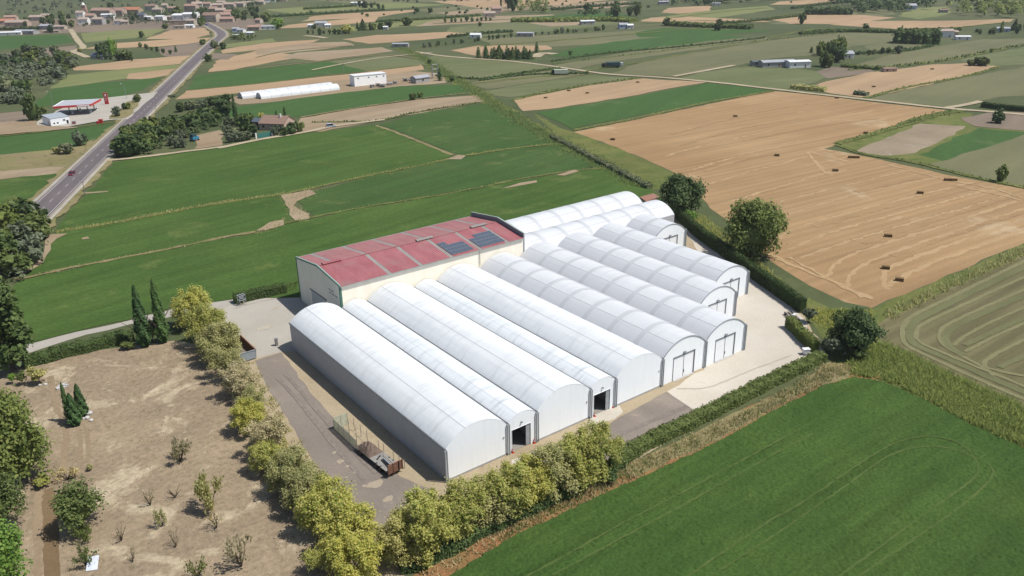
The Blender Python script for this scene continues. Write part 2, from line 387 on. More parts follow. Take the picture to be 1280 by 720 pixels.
def tree_line(a, b, n, hr, label, group, kinds, seed=1, jit=1.0, name='line_tree', wr=(0.34, 0.5)):
    rr = random.Random(seed); A_, B_ = gp(*a), gp(*b)
    for i in range(n):
        q = A_+(B_-A_)*(i+0.5)/n; h = rr.uniform(*hr); k, lm = rr.choice(kinds)
        far_tree(name, label, 'tree', q[0]+rr.uniform(-jit, jit), q[1]+rr.uniform(-jit, jit), h, h*rr.uniform(*wr)*(0.45 if k in ('cypress', 'poplar') else 1), k, lm, group)
def leaf_strip(name, line, width, height, mat, dens, leaf, seed=1, kind=None, label=None, cat=None, core=True, taper=0.0, world=False, rough=0.25, core_mat=None):
    """hedge or thicket along a line: leaves over an uneven box, dark inside"""
    rs = np.random.default_rng(seed); L = smooth_line(line if world else [gp(*q)[:2] for q in line], 1.0); L = np.array(L)
    seg = np.linalg.norm(np.diff(L, axis=0), axis=1); tot = seg.sum(); n = int(dens*tot*(width+2*height)); cum = np.concatenate([[0], np.cumsum(seg)])
    s = rs.uniform(0, tot, n); i = np.clip(np.searchsorted(cum, s)-1, 0, len(seg)-1); t = (s-cum[i])/seg[i]
    P = L[i]+(L[i+1]-L[i])*t[:, None]; d = (L[i+1]-L[i])/seg[i][:, None]; nn = np.stack([-d[:, 1], d[:, 0]], 1)
    hh = height*(1+rough*np.sin(s*0.7+seed)*0.5+rough*np.sin(s*2.3+1.7*seed)*0.5); ww = width*(1+rough*0.7*np.sin(s*0.9+2*seed))/2
    per = rs.uniform(-1, 1, n); side = width/(width+2*height)
    top = np.abs(per) < side; off = np.where(top, per/side*ww, np.sign(per)*ww*rs.uniform(0.85, 1.08, n))
    z = np.where(top, hh*rs.uniform(0.88, 1.08, n), hh*rs.uniform(0.02, 1, n)); z = z*np.where(top, 1-0.25*(np.abs(off)/np.maximum(ww, 1e-3))**3, 1)
    C = np.concatenate([P+nn*off[:, None], z[:, None]], 1); N = np.concatenate([nn*np.where(top, 0.2*np.sign(off), np.sign(off))[:, None], np.where(top, 1.0, 0.35)[:, None]], 1)+rs.normal(size=(n, 3))*0.45
    extra = None
    if core:
        mb = MB(); k = len(L)
        for a in range(k-1):
            d0 = L[a+1]-L[a]; d0 = d0/np.linalg.norm(d0); n0 = np.array([-d0[1], d0[0]])*width*0.43
            for q0, q1 in ((L[a], L[a+1]),):
                p = [q0-n0, q1-n0, q1+n0, q0+n0]; zt = height*0.84
                mb.quad(*[(*q, zt) for q in p]); mb.quad((*p[0], 0), (*p[1], 0), (*p[1], zt), (*p[0], zt)); mb.quad((*p[3], zt), (*p[2], zt), (*p[2], 0), (*p[3], 0))
                if a == 0: mb.quad((*p[0], 0), (*p[0], zt), (*p[3], zt), (*p[3], 0))
                if a == k-2: mb.quad((*p[1], 0), (*p[2], 0), (*p[2], zt), (*p[1], zt))
        extra = (mb.v, [(f, 0) for f in mb.f])
    me = quads_mesh(name, C, N, leaf, mat, rs, extra); o = bpy.data.objects.new(name, me); COL.objects.link(o)
    return tag(o, label, cat, None, kind)
def grass_patch(name, pxpoly, n, hr, width, mat, seed=1, label=None, cat='grass', world=False, lean=0.35, line=None, lw=2.0, clump=0):
    """upright blades scattered over a polygon or along a line: ground cover nobody could count"""
    rs = np.random.default_rng(seed); rr = random.Random(seed)
    if line is not None:
        L = np.array(smooth_line([gp(*q)[:2] for q in line] if not world else line, 1.5)); seg = np.linalg.norm(np.diff(L, axis=0), axis=1); cum = np.concatenate([[0], np.cumsum(seg)]); s = rs.uniform(0, cum[-1], n)
        i = np.clip(np.searchsorted(cum, s)-1, 0, len(seg)-1); t = (s-cum[i])/seg[i]; P = L[i]+(L[i+1]-L[i])*t[:, None]; d = (L[i+1]-L[i])/seg[i][:, None]
        P = P+np.stack([-d[:, 1], d[:, 0]], 1)*(rs.normal(size=n)*lw*0.33)[:, None]
    else:
        P = np.array(scatter(pxpoly, n, rr)); n = len(P)
    if clump:
        cc = P[rs.integers(0, n, clump)]; P = cc[rs.integers(0, clump, n)]+rs.normal(size=(n, 2))*width*2.2
    h = rs.uniform(*hr, n); th = rs.uniform(0, 2*np.pi, n); w = width*rs.uniform(0.6, 1.3, n)
    dx = np.stack([np.cos(th), np.sin(th)], 1)*w[:, None]/2; ln = rs.normal(size=(n, 2))*lean*h[:, None]
    z0 = np.zeros((n, 1)); a = np.concatenate([P-dx, z0], 1); b = np.concatenate([P+dx, z0], 1); c = np.concatenate([P+ln+dx*0.3, h[:, None]], 1); e = np.concatenate([P+ln*0.9-dx*0.3, h[:, None]*0.96], 1)
    v = np.stack([a, b, c, e], 1).reshape(-1, 3); me = bpy.data.meshes.new(name); me.vertices.add(4*n); me.vertices.foreach_set('co', v.astype(np.float32).ravel())
    me.loops.add(4*n); me.loops.foreach_set('vertex_index', np.arange(4*n, dtype=np.int32)); me.polygons.add(n); me.polygons.foreach_set('loop_start', np.arange(0, 4*n, 4, dtype=np.int32)); me.polygons.foreach_set('loop_total', np.full(n, 4, np.int32))
    me.materials.append(mat); me.update(calc_edges=True); o = bpy.data.objects.new(name, me); COL.objects.link(o); return tag(o, label, cat, None, 'stuff')

# ------------------------------------------------------------------ daylight
SUN = Vector((2.3, -2.45, 6.0)).normalized()
w = bpy.data.worlds.new('World'); scene.world = w; w.use_nodes = True; wt = w.node_tree
bg = wt.nodes['Background']; sk = wt.nodes.new('ShaderNodeTexSky'); sk.sky_type = 'NISHITA'; sk.sun_disc = False
sk.sun_elevation = math.asin(SUN.z); sk.sun_rotation = math.atan2(SUN.x, SUN.y); sk.altitude = 300; sk.dust_density = 1.5
wt.links.new(sk.outputs[0], bg.inputs[0]); bg.inputs[1].default_value = 0.085
sd = bpy.data.lights.new('sun', 'SUN'); sd.energy = 4.2; sd.angle = R(0.53); sd.color = (1.0, 0.96, 0.9)
so = bpy.data.objects.new('sun', sd); COL.objects.link(so); so.rotation_euler = (-SUN).to_track_quat('-Z', 'Y').to_euler(); so.location = (0, 0, 300)
scene.view_settings.view_transform = 'Standard'; scene.view_settings.look = 'None'; scene.view_settings.exposure = 0.5; scene.view_settings.gamma = 1.0
scene.render.engine = 'CYCLES'; scene.cycles.use_denoising = True; scene.cycles.max_bounces = 6; scene.cycles.diffuse_bounces = 3; scene.cycles.transparent_max_bounces = 6
scene.cycles.sample_clamp_indirect = 4.0

# ------------------------------------------------------------------ the plain and its fields
GREEN, GREEN2, GREENB = alb(77, 105, 48), alb(91, 117, 56), alb(78, 110, 56)
TAN, TAN2 = alb(194, 162, 120), alb(179, 146, 106)
OLIVE, OLIVE2 = alb(122, 124, 90), alb(136, 134, 99)
m_plain = field_mat('plain_grass', alb(90, 102, 66), alb(112, 116, 80), None, 0.15, 0.01, 0.05, 0.006, alb(102, 114, 76), 0.6, 0.2, 0.35, 0.3, 0.3)
m_alf = field_mat('alfalfa', GREEN, GREEN2, ((80, 380), (330, 310)), 0.2, 0.015, 0.22, 0.022, alb(104, 122, 64), 0.58, 0.28, 0.9, 0.5, 0.25)
m_alf2 = field_mat('alfalfa_thin', alb(86, 110, 58), alb(74, 104, 52), ((80, 380), (330, 310)), 0.18, 0.015, 0.22, 0.03, alb(108, 122, 70), 0.58, 0.24, 0.9, 0.5, 0.25)
m_alf3 = field_mat('alfalfa_far', GREENB, alb(80, 112, 60), ((320, 100), (420, 80)), 0.12, 0.01, 0.12, 0.012, alb(98, 120, 72), 0.6, 0.18, 0.5, 0.3, 0.25)
m_alfn = field_mat('alfalfa_near', alb(71, 101, 46), alb(86, 113, 53), ((665, 718), (957, 560)), 0.2, 0.03, 0.5, 0.05, alb(88, 112, 54), 0.63, 0.44, 2.2, 0.7, 0.3)
m_stub = field_mat('stubble', TAN, TAN2, ((1100, 310), (1280, 255)), 0.16, 0.008, 0.2, 0.012, alb(208, 182, 144), 0.6, 0.16, 1.5, 0.3, 0.1, 0.05, 7.0)
m_stub2 = field_mat('stubble_far', alb(202, 172, 136), alb(188, 160, 126), ((660, 130), (800, 102)), 0.14, 0.006, 0.1, 0.01, alb(178, 156, 126), 0.62, 0.1, 0.6, 0.2, 0.1)
m_pale = field_mat('fallow_soil', alb(184, 166, 138), alb(170, 148, 120), ((400, 160), (600, 122)), 0.16, 0.01, 0.1, 0.02, alb(150, 140, 108), 0.66, 0.14, 0.8, 0.3, 0.1)
m_mown = field_mat('mown_meadow', OLIVE, OLIVE2, ((830, 80), (1000, 50)), 0.1, 0.006, 0.09, 0.012, alb(122, 132, 88), 0.62, 0.1, 0.6, 0.2, 0.1)
m_mown2 = field_mat('mown_meadow_green', alb(118, 127, 86), alb(130, 134, 95), ((600, 95), (740, 85)), 0.14, 0.008, 0.12, 0.015, alb(146, 150, 104), 0.62, 0.1, 0.6, 0.2, 0.1, 0.1, 9.0)
m_mownr = field_mat('mown_field', alb(124, 119, 85), alb(134, 127, 93), ((1140, 418), (1280, 345)), 0.2, 0.012, 0.24, 0.03, alb(116, 122, 82), 0.6, 0.16, 1.4, 0.3, 0.1, 0.1, 8.0)
m_plow = field_mat('ploughed_soil', alb(142, 128, 112), alb(154, 138, 120), ((20, 70), (100, 62)), 0.14, 0.01, 0.1, 0.015, alb(128, 118, 100), 0.64, 0.14, 0.6, 0.3, 0.1)
m_lime = field_mat('pale_green_crop', alb(146, 148, 98), alb(132, 142, 90), ((110, 50), (200, 40)), 0.12, 0.008, 0.1, 0.015, alb(162, 156, 112), 0.62, 0.1, 0.6, 0.2, 0.1)
m_weed = field_mat('weeds', alb(112, 124, 66), alb(132, 134, 78), None, 0.2, 0.05, 0.05, 0.08, alb(98, 116, 56), 0.55, 0.35, 1.4, 0.6, 0.3)
m_dryweed = field_mat('dry_grass', alb(164, 150, 112), alb(146, 140, 96), None, 0.2, 0.05, 0.05, 0.1, alb(116, 120, 66), 0.58, 0.3, 1.6, 0.5, 0.2)
m_red = field_mat('reddish_earth', alb(170, 124, 86), alb(152, 128, 84), None, 0.2, 0.05, 0.05, 0.13, alb(120, 118, 66), 0.56, 0.3, 1.6, 0.5, 0.2)
m_lot = field_mat('dry_lot', alb(182, 163, 135), alb(164, 146, 122), ((120, 560), (330, 480)), 0.14, 0.06, 0.16, 0.045, alb(206, 190, 160), 0.53, 0.34, 1.1, 0.4, 0.12)
m_gravel = field_mat('gravel', alb(204, 188, 158), alb(190, 172, 142), None, 0.1, 0.05, 0.05, 0.1, alb(176, 160, 130), 0.62, 0.18, 2.0, 0.3, 0.05)
m_conc = field_mat('yard_concrete', alb(206, 200, 188), alb(194, 188, 176), None, 0.06, 0.03, 0.03, 0.06, alb(212, 206, 194), 0.6, 0.07, 1.8, 0.1, 0.02)
m_conc2 = field_mat('apron_concrete', alb(234, 226, 211), alb(224, 214, 197), None, 0.08, 0.03, 0.03, 0.08, alb(210, 200, 183), 0.64, 0.08, 1.8, 0.1, 0.02)
m_asph_old = field_mat('worn_tarmac', alb(166, 154, 142), alb(152, 142, 132), ((330, 460), (470, 620)), 0.14, 0.03, 0.2, 0.1, alb(180, 166, 150), 0.62, 0.14, 2.2, 0.25, 0.04)
m_asph = field_mat('asphalt', alb(130, 120, 120), alb(122, 114, 116), ((29, 286), (120, 200)), 0.12, 0.01, 0.5, 0.05, None, 0.6, 0.1, 1.8, 0.15, 0.02)
m_track = field_mat('dirt_track', alb(206, 192, 162), alb(194, 178, 148), None, 0.1, 0.05, 0.05, 0.06, alb(180, 166, 134), 0.64, 0.14, 1.2, 0.2, 0.05)
m_lane = field_mat('lane_concrete', alb(202, 196, 184), alb(190, 184, 172), None, 0.1, 0.05, 0.05, 0.1, alb(180, 172, 156), 0.64, 0.1, 1.6, 0.2, 0.04)
m_should = field_mat('road_shoulder', alb(178, 168, 154), alb(164, 154, 138), None, 0.1, 0.05, 0.05, 0.1, alb(150, 144, 116), 0.6, 0.16, 1.2, 0.2, 0.04)
m_white = paint('road_paint', (.42, .42, .41), 0.7, 0.2, 0, 0.12, 0.6)
m_pink = field_mat('pink_bare_soil', alb(176, 160, 136), alb(162, 146, 122), None, 0.1, 0.03, 0.05, 0.05, alb(200, 190, 180), 0.6, 0.14, 0.8, 0.2, 0.05)

S = 6000
mb = MB(); mb.quad((-S, -S, 0), (S, -S, 0), (S, S, 0), (-S, S, 0)); g = mb.build('ground', m_plain); tag(g, kind='structure')

# far strips, farthest first
def F(mat, *px, name='field'): return sheet(name, px, mat)
for mat, pts in [
    (m_plow, ((-60, 30), (60, 24), (200, 20), (330, 24), (330, 36), (200, 38), (90, 41), (-60, 46))),
    (m_lime, ((330, 12), (480, 2), (560, 6), (470, 12), (380, 20))),
    (m_mown, ((360, -4), (560, -12), (700, -10), (560, 2), (430, 4))),
    (m_stub2, ((345, 36), (360, 31), (430, 24), (470, 21), (472, 27), (400, 33))),
    (m_stub2, ((378, 27), (390, 20), (430, 17), (500, 13), (530, 12), (470, 22), (410, 24))),
    (m_mown, ((520, 12), (620, 5), (700, 6), (620, 14), (540, 18))),
    (m_pale, ((545, 16), (620, 9), (690, 9), (640, 14), (560, 19))),
    (m_lime, ((400, 38), (480, 27), (600, 20), (640, 22), (560, 28), (460, 38))),
    (m_pale, ((520, 33), (540, 26), (600, 21), (690, 18), (735, 26), (690, 27), (600, 29))),
    (m_mown2, ((560, 34), (640, 27), (770, 24), (800, 28), (700, 38), (600, 46), (560, 44))),
    (m_alf3, ((650, 22), (740, 16), (790, 19), (790, 25), (700, 26), (655, 26))),
    (m_pale, ((660, 29), (700, 24), (745, 25), (735, 31), (690, 33))),
    (m_mown, ((600, 48), (760, 40), (900, 33), (930, 40), (830, 50), (700, 58), (620, 60))),
    (m_stub2, ((540, 2), (700, -6), (800, -4), (700, 6), (600, 10))),
    (m_pale, ((690, 6), (780, 1), (800, 4), (770, 10), (700, 12))),
    (m_stub2, ((826, 16), (836, 10), (888, 7), (886, 14), (850, 17))),
    (m_lime, ((800, 24), (880, 14), (960, 7), (968, 12), (900, 22), (830, 26))),
    (m_stub2, ((800, 27), (812, 22), (860, 21), (930, 24), (965, 27), (900, 29))),
    (m_alf3, ((790, 41), (830, 35), (890, 36), (965, 38), (900, 44), (800, 47))),
    (m_mown, ((960, 30), (1000, 24), (1060, 10), (1110, 12), (1120, 18), (1030, 30))),
    (m_stub2, ((960, 24), (1000, 18), (1080, 19), (1120, 22), (1060, 30), (990, 30))),
    (m_stub2, ((1035, 31), (1090, 26), (1180, 26), (1265, 24), (1262, 28), (1200, 34), (1120, 36))),
    (m_stub2, ((962, 6), (972, 2), (1040, -2), (1060, 3), (1000, 6))),
    (m_lime, ((1120, 20), (1150, 10), (1186, 8), (1186, 18), (1150, 24))),
    (m_mown, ((940, 74), (960, 54), (1020, 44), (1115, 42), (1118, 51), (1066, 58), (1010, 70))),
    (m_mown, ((1080, 58), (1130, 46), (1170, 54), (1150, 60), (1090, 66))),
    (m_mown, ((1056, 87), (1070, 80), (1110, 70), (1160, 60), (1230, 49), (1400, 48), (1400, 54), (1280, 57), (1190, 75), (1140, 80), (1100, 86))),
    (m_mown2, ((1200, 74), (1280, 59), (1400, 58), (1400, 84), (1280, 80), (1240, 83), (1210, 80))),
    # long meadows in the middle distance
    (m_mown2, ((520, 76), (545, 69), (600, 73), (655, 78), (690, 84), (640, 92), (600, 98), (560, 96))),
    (m_mown, ((585, 104), (640, 94), (700, 87), (735, 93), (660, 104), (610, 112))),
    (m_mown2, ((605, 114), (660, 105), (738, 94), (800, 98), (700, 112), (640, 122), (618, 120))),
    (m_mown, ((690, 82), (740, 73), (800, 62), (870, 52), (960, 46), (960, 50), (860, 64), (760, 78), (722, 86))),
    (m_alf3, ((685, 70), (720, 60), (770, 52), (830, 46), (905, 44), (930, 46), (860, 55), (780, 64), (722, 72))),
    (m_mown, ((762, 93), (800, 78), (860, 67), (960, 51), (1040, 41), (1090, 42), (1020, 62), (960, 74), (900, 86), (840, 96))),
    (m_mown2, ((880, 102), (850, 98), (880, 90), (920, 84), (1000, 86), (1045, 93), (1018, 103), (992, 113))),
    (m_plow, ((1020, 90), (1040, 84), (1090, 85), (1094, 91), (1060, 95), (1034, 98))),
    (m_stub2, ((1012, 110), (1034, 102), (1085, 91), (1165, 81), (1210, 79), (1246, 83), (1200, 97), (1120, 115), (1080, 122), (1040, 117))),
    (m_mown, ((1086, 124), (1130, 113), (1200, 98), (1290, 82), (1400, 80), (1400, 110), (1250, 122), (1185, 134), (1130, 129))),
    (m_plow, ((1200, 148), (1240, 140), (1400, 140), (1400, 172), (1290, 164), (1215, 158))),
    (m_alf3, ((670, 141), (700, 136), (800, 120), (882, 104), (925, 108), (966, 113), (880, 128), (800, 144), (716, 161))),
    (m_stub2, ((642, 126), (662, 121), (740, 106), (800, 98), (882, 103), (800, 118), (700, 135), (652, 139))),
]: F(mat, *pts)
# big stubble field on the right
_layer[0] = 2
F(m_stub, (718, 165), (800, 148), (900, 127), (966, 113.5), (1040, 121), (1110, 130), (1185, 138), (1128, 156), (1046, 180), (1030, 186), (1100, 199), (1200, 222), (1300, 240), (1420, 268), (1420, 262), (1282, 302), (1200, 337), (1130, 366), (1088, 385), (1055, 379), (1015, 357), (962, 326), (935, 300), (900, 268), (868, 240), (855, 222), (820, 205), (760, 180))
F(m_weed, (1046, 181), (1100, 166), (1190, 139), (1215, 141), (1215, 158), (1400, 168), (1400, 172), (1180, 207), (1140, 202), (1080, 193))
F(m_pink, (1068, 190), (1090, 180), (1125, 166), (1150, 154), (1208, 158), (1180, 175), (1145, 191), (1105, 195))
F(m_alf3, (1150, 194), (1185, 176), (1222, 160), (1290, 166), (1240, 184), (1180, 201))
F(m_mown, (1163, 206), (1290, 166), (1420, 172), (1420, 262), (1290, 237), (1215, 220))
F(m_weed, (668, 142), (700, 160), (716, 165), (760, 181), (822, 206), (850, 222), (835, 238), (812, 236), (760, 205), (690, 165))

# left: fields by the road
_layer[0] = 0
for mat, pts in [
    (m_plow, ((-60, 72), (0, 68), (60, 60), (95, 57), (100, 66), (60, 76), (-60, 84))),
    (m_alf3, ((-100, 54), (0, 45), (30, 45), (84, 43), (92, 52), (60, 57), (0, 62), (-100, 70))),
    (m_lime, ((99, 42), (160, 37), (206, 36), (190, 46), (140, 50), (104, 53))),
    (m_stub2, ((182, 49), (212, 38), (256, 35), (263, 43), (240, 49))),
    (m_stub2, ((106, 61), (140, 54), (200, 50), (262, 47), (258, 53), (200, 58), (150, 60))),
    (m_plow, ((196, 60), (262, 51), (256, 60), (236, 72), (206, 71))),
    (m_stub2, ((95, 88), (92, 84), (160, 75), (243, 69), (228, 80), (150, 87))),
    (m_lime, ((64, 111), (84, 94), (160, 86), (232, 80), (225, 91), (160, 98), (110, 105))),
    (m_stub2, ((160, 98), (164, 92), (226, 85), (218, 93), (180, 99))),
    (m_alf3, ((30, 140), (64, 112), (120, 104), (202, 97), (180, 112), (150, 121), (100, 125), (60, 132))),
    (m_plow, ((-80, 146), (0, 142), (40, 138), (50, 146), (30, 156), (-80, 160))),
    (m_alf3, ((-80, 186), (0, 171), (62, 165), (148, 154), (130, 170), (95, 184), (40, 190), (0, 194), (-80, 205))),
    (m_dryweed, ((-80, 205), (0, 194), (60, 188), (104, 182), (120, 172), (100, 196), (84, 212), (0, 216), (-80, 224))),
    (m_pale, ((-80, 224), (0, 214), (60, 209), (92, 208), (80, 216), (0, 224), (-80, 236))),
    (m_alf, ((-100, 250), (0, 226), (40, 220), (78, 216), (60, 233), (0, 288), (-60, 345), (-160, 380))),
    # right of the road
    (m_stub2, ((262, 90), (270, 76), (322, 63), (382, 70), (335, 79), (290, 87))),
    (m_stub2, ((276, 67), (282, 61), (330, 54), (400, 49), (390, 53), (330, 62))),
    (m_plow, ((262, 74), (266, 66), (300, 68), (285, 75))),
    (m_lime, ((276, 60), (284, 55), (340, 48), (345, 52), (300, 58))),
    (m_pale, ((318, 69), (322, 62), (380, 54), (432, 52), (442, 57), (360, 66))),
    (m_pale, ((352, 72), (372, 66), (480, 59), (490, 64), (430, 72), (400, 76))),
    (m_stub2, ((428, 49), (470, 44), (560, 40), (594, 43), (530, 50), (460, 55))),
    (m_stub2, ((562, 63), (600, 57), (684, 57), (690, 62), (645, 66), (600, 71))),
    (m_alf3, ((236, 112), (246, 95), (320, 85), (412, 77), (460, 89), (400, 94), (320, 105))),
    (m_mown2, ((412, 77), (480, 69), (526, 75), (524, 82), (460, 90))),
    (m_stub2, ((220, 124), (234, 113), (320, 105), (400, 96), (460, 90), (526, 81), (530, 87), (480, 95), (430, 100), (320, 114), (250, 122))),
    (m_pale, ((282, 124), (320, 114), (430, 100), (520, 89), (560, 93), (556, 104), (500, 108), (440, 116), (330, 129), (300, 131))),
    (m_alf3, ((215, 152), (240, 142), (300, 133), (330, 129), (420, 117), (500, 108), (582, 106), (592, 116), (510, 125), (440, 136), (380, 146), (300, 152))),
    (m_pale, ((362, 163), (376, 148), (440, 137), (520, 125), (596, 119), (606, 127), (560, 135), (470, 151), (400, 165))),
    (m_pale, ((246, 186), (242, 170), (276, 163), (278, 182))),
    # the alfalfa between the road and the sheds
    (m_alf, ((70, 290), (92, 258), (118, 232), (142, 203), (200, 193), (300, 180), (360, 169), (420, 163), (470, 156), (565, 195), (530, 205), (470, 217), (355, 242), (320, 247), (215, 264), (130, 280))),
    (m_alf2, ((476, 156), (530, 141), (606, 130), (645, 140), (700, 178), (640, 185), (575, 194))),
    (m_alf, ((20, 348), (62, 300), (72, 291), (130, 281), (215, 265), (320, 248), (352, 246), (368, 272), (350, 280), (320, 290), (265, 299), (225, 308), (160, 320), (100, 332))),
    (m_alf2, ((366, 247), (470, 219), (530, 207), (575, 197), (640, 187), (702, 180), (760, 208), (720, 212), (640, 225), (600, 234), (520, 248), (440, 261), (392, 272))),
    (m_alf, ((22, 352), (100, 334), (160, 322), (225, 310), (265, 301), (320, 292), (350, 283), (392, 274), (440, 263), (520, 250), (600, 236), (640, 227), (720, 214), (762, 210), (820, 240), (840, 262), (640, 330), (372, 372), (290, 374), (220, 384), (162, 399), (46, 427), (-20, 440), (10, 380))),
]: F(mat, *pts)
# weedy baulks between the plots
_layer[0] = 60
def baulk(px, wd, mat=None, n=0, hr=(0.3, 0.7), amp=0.5, lm=None, seed=3, bw=0.35):
    ribbon('verge', px, wd, mat or m_weed, None, 3.0, amp)
    if n: grass_patch('verge_grass', None, n, hr, bw, M[lm or 'leaf_olive'], seed, None, None, line=px, lw=wd*0.9)
baulk([(70, 290), (130, 281), (215, 265), (270, 255), (355, 243)], 2.6, None, 900, (.3, .9), lm='leaf_olive')
baulk([(355, 243), (470, 218), (530, 206), (575, 196), (640, 186), (702, 179)], 2.0, None, 500, (.3, .7), lm='leaf_olive')
baulk([(20, 350), (100, 333), (160, 321), (225, 309), (265, 300), (320, 290)], 1.6, m_dryweed, 400, (.2, .6), lm='leaf_olive')
baulk([(350, 281), (440, 262), (520, 249), (600, 235), (640, 226), (720, 213), (770, 211)], 1.4, m_weed, 450, (.2, .6), lm='leaf_olive')
baulk([(470, 157), (500, 168), (565, 194)], 1.8, m_dryweed)
F(m_pale, (350, 244), (386, 238), (394, 243), (372, 252), (366, 258), (384, 268), (388, 273), (368, 276), (360, 262))
F(m_pale, (318, 290), (338, 279), (354, 275), (352, 282), (332, 289))
F(m_pale, (558, 200), (572, 194), (584, 195), (574, 200)); F(m_pale, (628, 236), (650, 229), (672, 226), (670, 229), (645, 234)); F(m_pale, (696, 219), (716, 213), (724, 215), (706, 220))
F(m_pale, (100, 298), (112, 296), (114, 299), (102, 301)); F(m_pale, (104, 241), (134, 239), (136, 241), (106, 243))
grass_patch('patch_weeds', [(345, 240), (398, 236), (396, 246), (374, 256), (392, 270), (390, 278), (364, 278), (352, 258)], 500, (.2, .6), .35, M['leaf_olive'], 23); grass_patch('patch_weeds', [(312, 293), (340, 276), (360, 272), (356, 284), (330, 293)], 260, (.2, .6), .35, M['leaf_olive'], 24)
F(m_pale, (18, 352), (52, 318), (60, 294), (84, 293), (70, 300), (58, 320), (52, 330), (36, 340))
baulk([(640, 100), (720, 90), (800, 78), (860, 67), (960, 50)], 3, m_weed)
baulk([(690, 80), (760, 72), (860, 60), (960, 50), (1050, 41)], 2.5, m_weed, 160, (.6, 1.2), lm='leaf_dark', bw=1)
baulk([(640, 126), (700, 112), (800, 98)], 3, m_weed, 160, (.6, 1.4), lm='leaf_mid', bw=1)
baulk([(716, 163), (800, 147), (880, 129), (966, 114)], 3, m_weed, 160, (.3, .8), lm='leaf_olive', bw=.8)
baulk([(590, 105), (660, 97), (740, 93)], 2.5, m_weed)
baulk([(1060, 88), (1120, 83), (1190, 74), (1280, 57), (1380, 50)], 5, m_weed, 300, (.8, 2), lm='leaf_dark', bw=1.4)
baulk([(1080, 123), (1140, 108), (1200, 97), (1250, 84)], 3, m_weed, 200, (.5, 1.2), lm='leaf_mid', bw=1)
baulk([(1046, 181), (1080, 193), (1140, 203), (1210, 220), (1290, 237)], 2.5, m_weed, 300, (.3, .8), lm='leaf_mid', bw=.6)
baulk([(1128, 156), (1160, 146), (1200, 138)], 6, m_weed, 250, (.3, 1), lm='leaf_mid', bw=.7)
baulk([(1046, 180), (1090, 168), (1150, 150)], 4, m_weed, 200, (.3, 1), lm='leaf_mid', bw=.7)
baulk([(390, 153), (470, 151), (520, 141), (600, 128)], 2, m_weed, 250, (.3, 1.2), lm='leaf_dark', bw=.8)
baulk([(375, 147), (440, 136), (520, 124), (590, 116)], 1.6, m_dryweed, 160, (.3, .9), lm='leaf_olive', bw=.7)
baulk([(0, 171), (60, 164), (146, 153)], 2, m_weed); baulk([(236, 113), (320, 105), (400, 96), (525, 82)], 2, m_weed)
baulk([(320, 72), (360, 64), (440, 57)], 2.2, m_weed); baulk([(320, 86), (400, 77), (480, 69), (528, 74)], 2.2, m_dryweed)
for q in [((400, 38), (470, 30), (600, 19)), ((540, 30), (640, 24), (700, 23)), ((800, 30), (880, 26), (960, 29)), ((960, 22), (1030, 13), (1110, 18)), ((960, 47), (1030, 36), (1120, 40)), ((1120, 41), (1180, 36), (1260, 28)), ((600, 58), (740, 47), (900, 33)), ((360, 22), (440, 16), (520, 10)), ((830, 24), (900, 15), (960, 10))]:
    ribbon('verge', q, 4.5, m_weed, None, 8.0, 1.2)

# road to the village
RC = [gp(*q)[:2] for q in [(-75, 372), (29, 286), (120.5, 200), (171, 150), (212, 107), (237, 80.5), (256, 60.5)]]
a0, a1 = RC[1], RC[4]; dr = (a1-a0)/np.linalg.norm(a1-a0)
RC = [a0-dr*110, a0, a0+dr*90, a0+dr*190, a0+dr*300, a0+dr*420, a0+dr*530]+[gp(*q)[:2] for q in [(271, 50), (277, 45), (275, 40), (267, 35), (258, 30), (250, 26)]]
road_m = lambda name, wdt, mat, off=0.0, dash=None, step=4.0, amp=0.0: ribbon(name, RC, wdt, mat, None, step, amp, off, dash, True)
ribbon('verge', RC, 17, m_dryweed, None, 4, 1.2, 0, None, True)
road_m('road_shoulder', 12.4, m_should, amp=0.2); road_m('road', 9.0, m_asph)
road_m('road_marking', 0.22, m_white, 3.9); road_m('road_marking', 0.22, m_white, -3.9); road_m('road_marking', 0.2, m_white, 0, (4, 6), 1.0)
ribbon('road_edging', RC, 0.9, m_lane, None, 4, 0.08, 5.6, None, True); ribbon('road_edging', RC, 1.1, m_lane, None, 4, 0.1, -5.9, None, True)
# filling station forecourt, farm tracks
F(m_conc, (40, 157), (70, 139), (100, 127), (130, 123), (168, 119), (196, 116), (186, 126), (170, 142), (158, 150), (140, 150), (90, 158), (60, 160), name='forecourt')
F(m_pale, (-40, 158), (40, 150), (50, 157), (100, 160), (60, 164), (-40, 172))
F(m_dryweed, (135, 150), (160, 128), (178, 123), (168, 138), (158, 149))
TRK = [(520, 65), (560, 71), (640, 77), (700, 84.5), (760, 93), (830, 97.5), (900, 104), (960, 111), (1030, 119), (1120, 129), (1185, 136), (1260, 142), (1400, 156)]
ribbon('farm_track', TRK, 4.2, m_track, None, 4, 0.25)
ribbon('farm_track', [(842, 96), (880, 89), (918, 82)], 4, m_track, None, 4, 0.3); ribbon('farm_track', [(1180, 136), (1210, 131), (1226, 127)], 4, m_track, None, 4, 0.3)
ribbon('farm_track', [(88, 37), (92, 43), (98, 52), (104, 60), (92, 64), (100, 68), (110, 72)], 5.5, m_track, None, 3, 0.5)
ribbon('farm_track', [(272, 186), (325, 175), (380, 166), (420, 158), (480, 150)], 3.6, m_track, None, 3, 0.3)
ribbon('farm_track', [(132, 201), (160, 199), (240, 189), (280, 184)], 3, m_track, None, 3, 0.3)
ribbon('farm_track', [(380, 45), (395, 46), (408, 48)], 6, m_track, None, 3, 0.3)
ribbon('farm_track', [(668, 72), (678, 67), (694, 68)], 9, m_track, None, 3, 0.4)
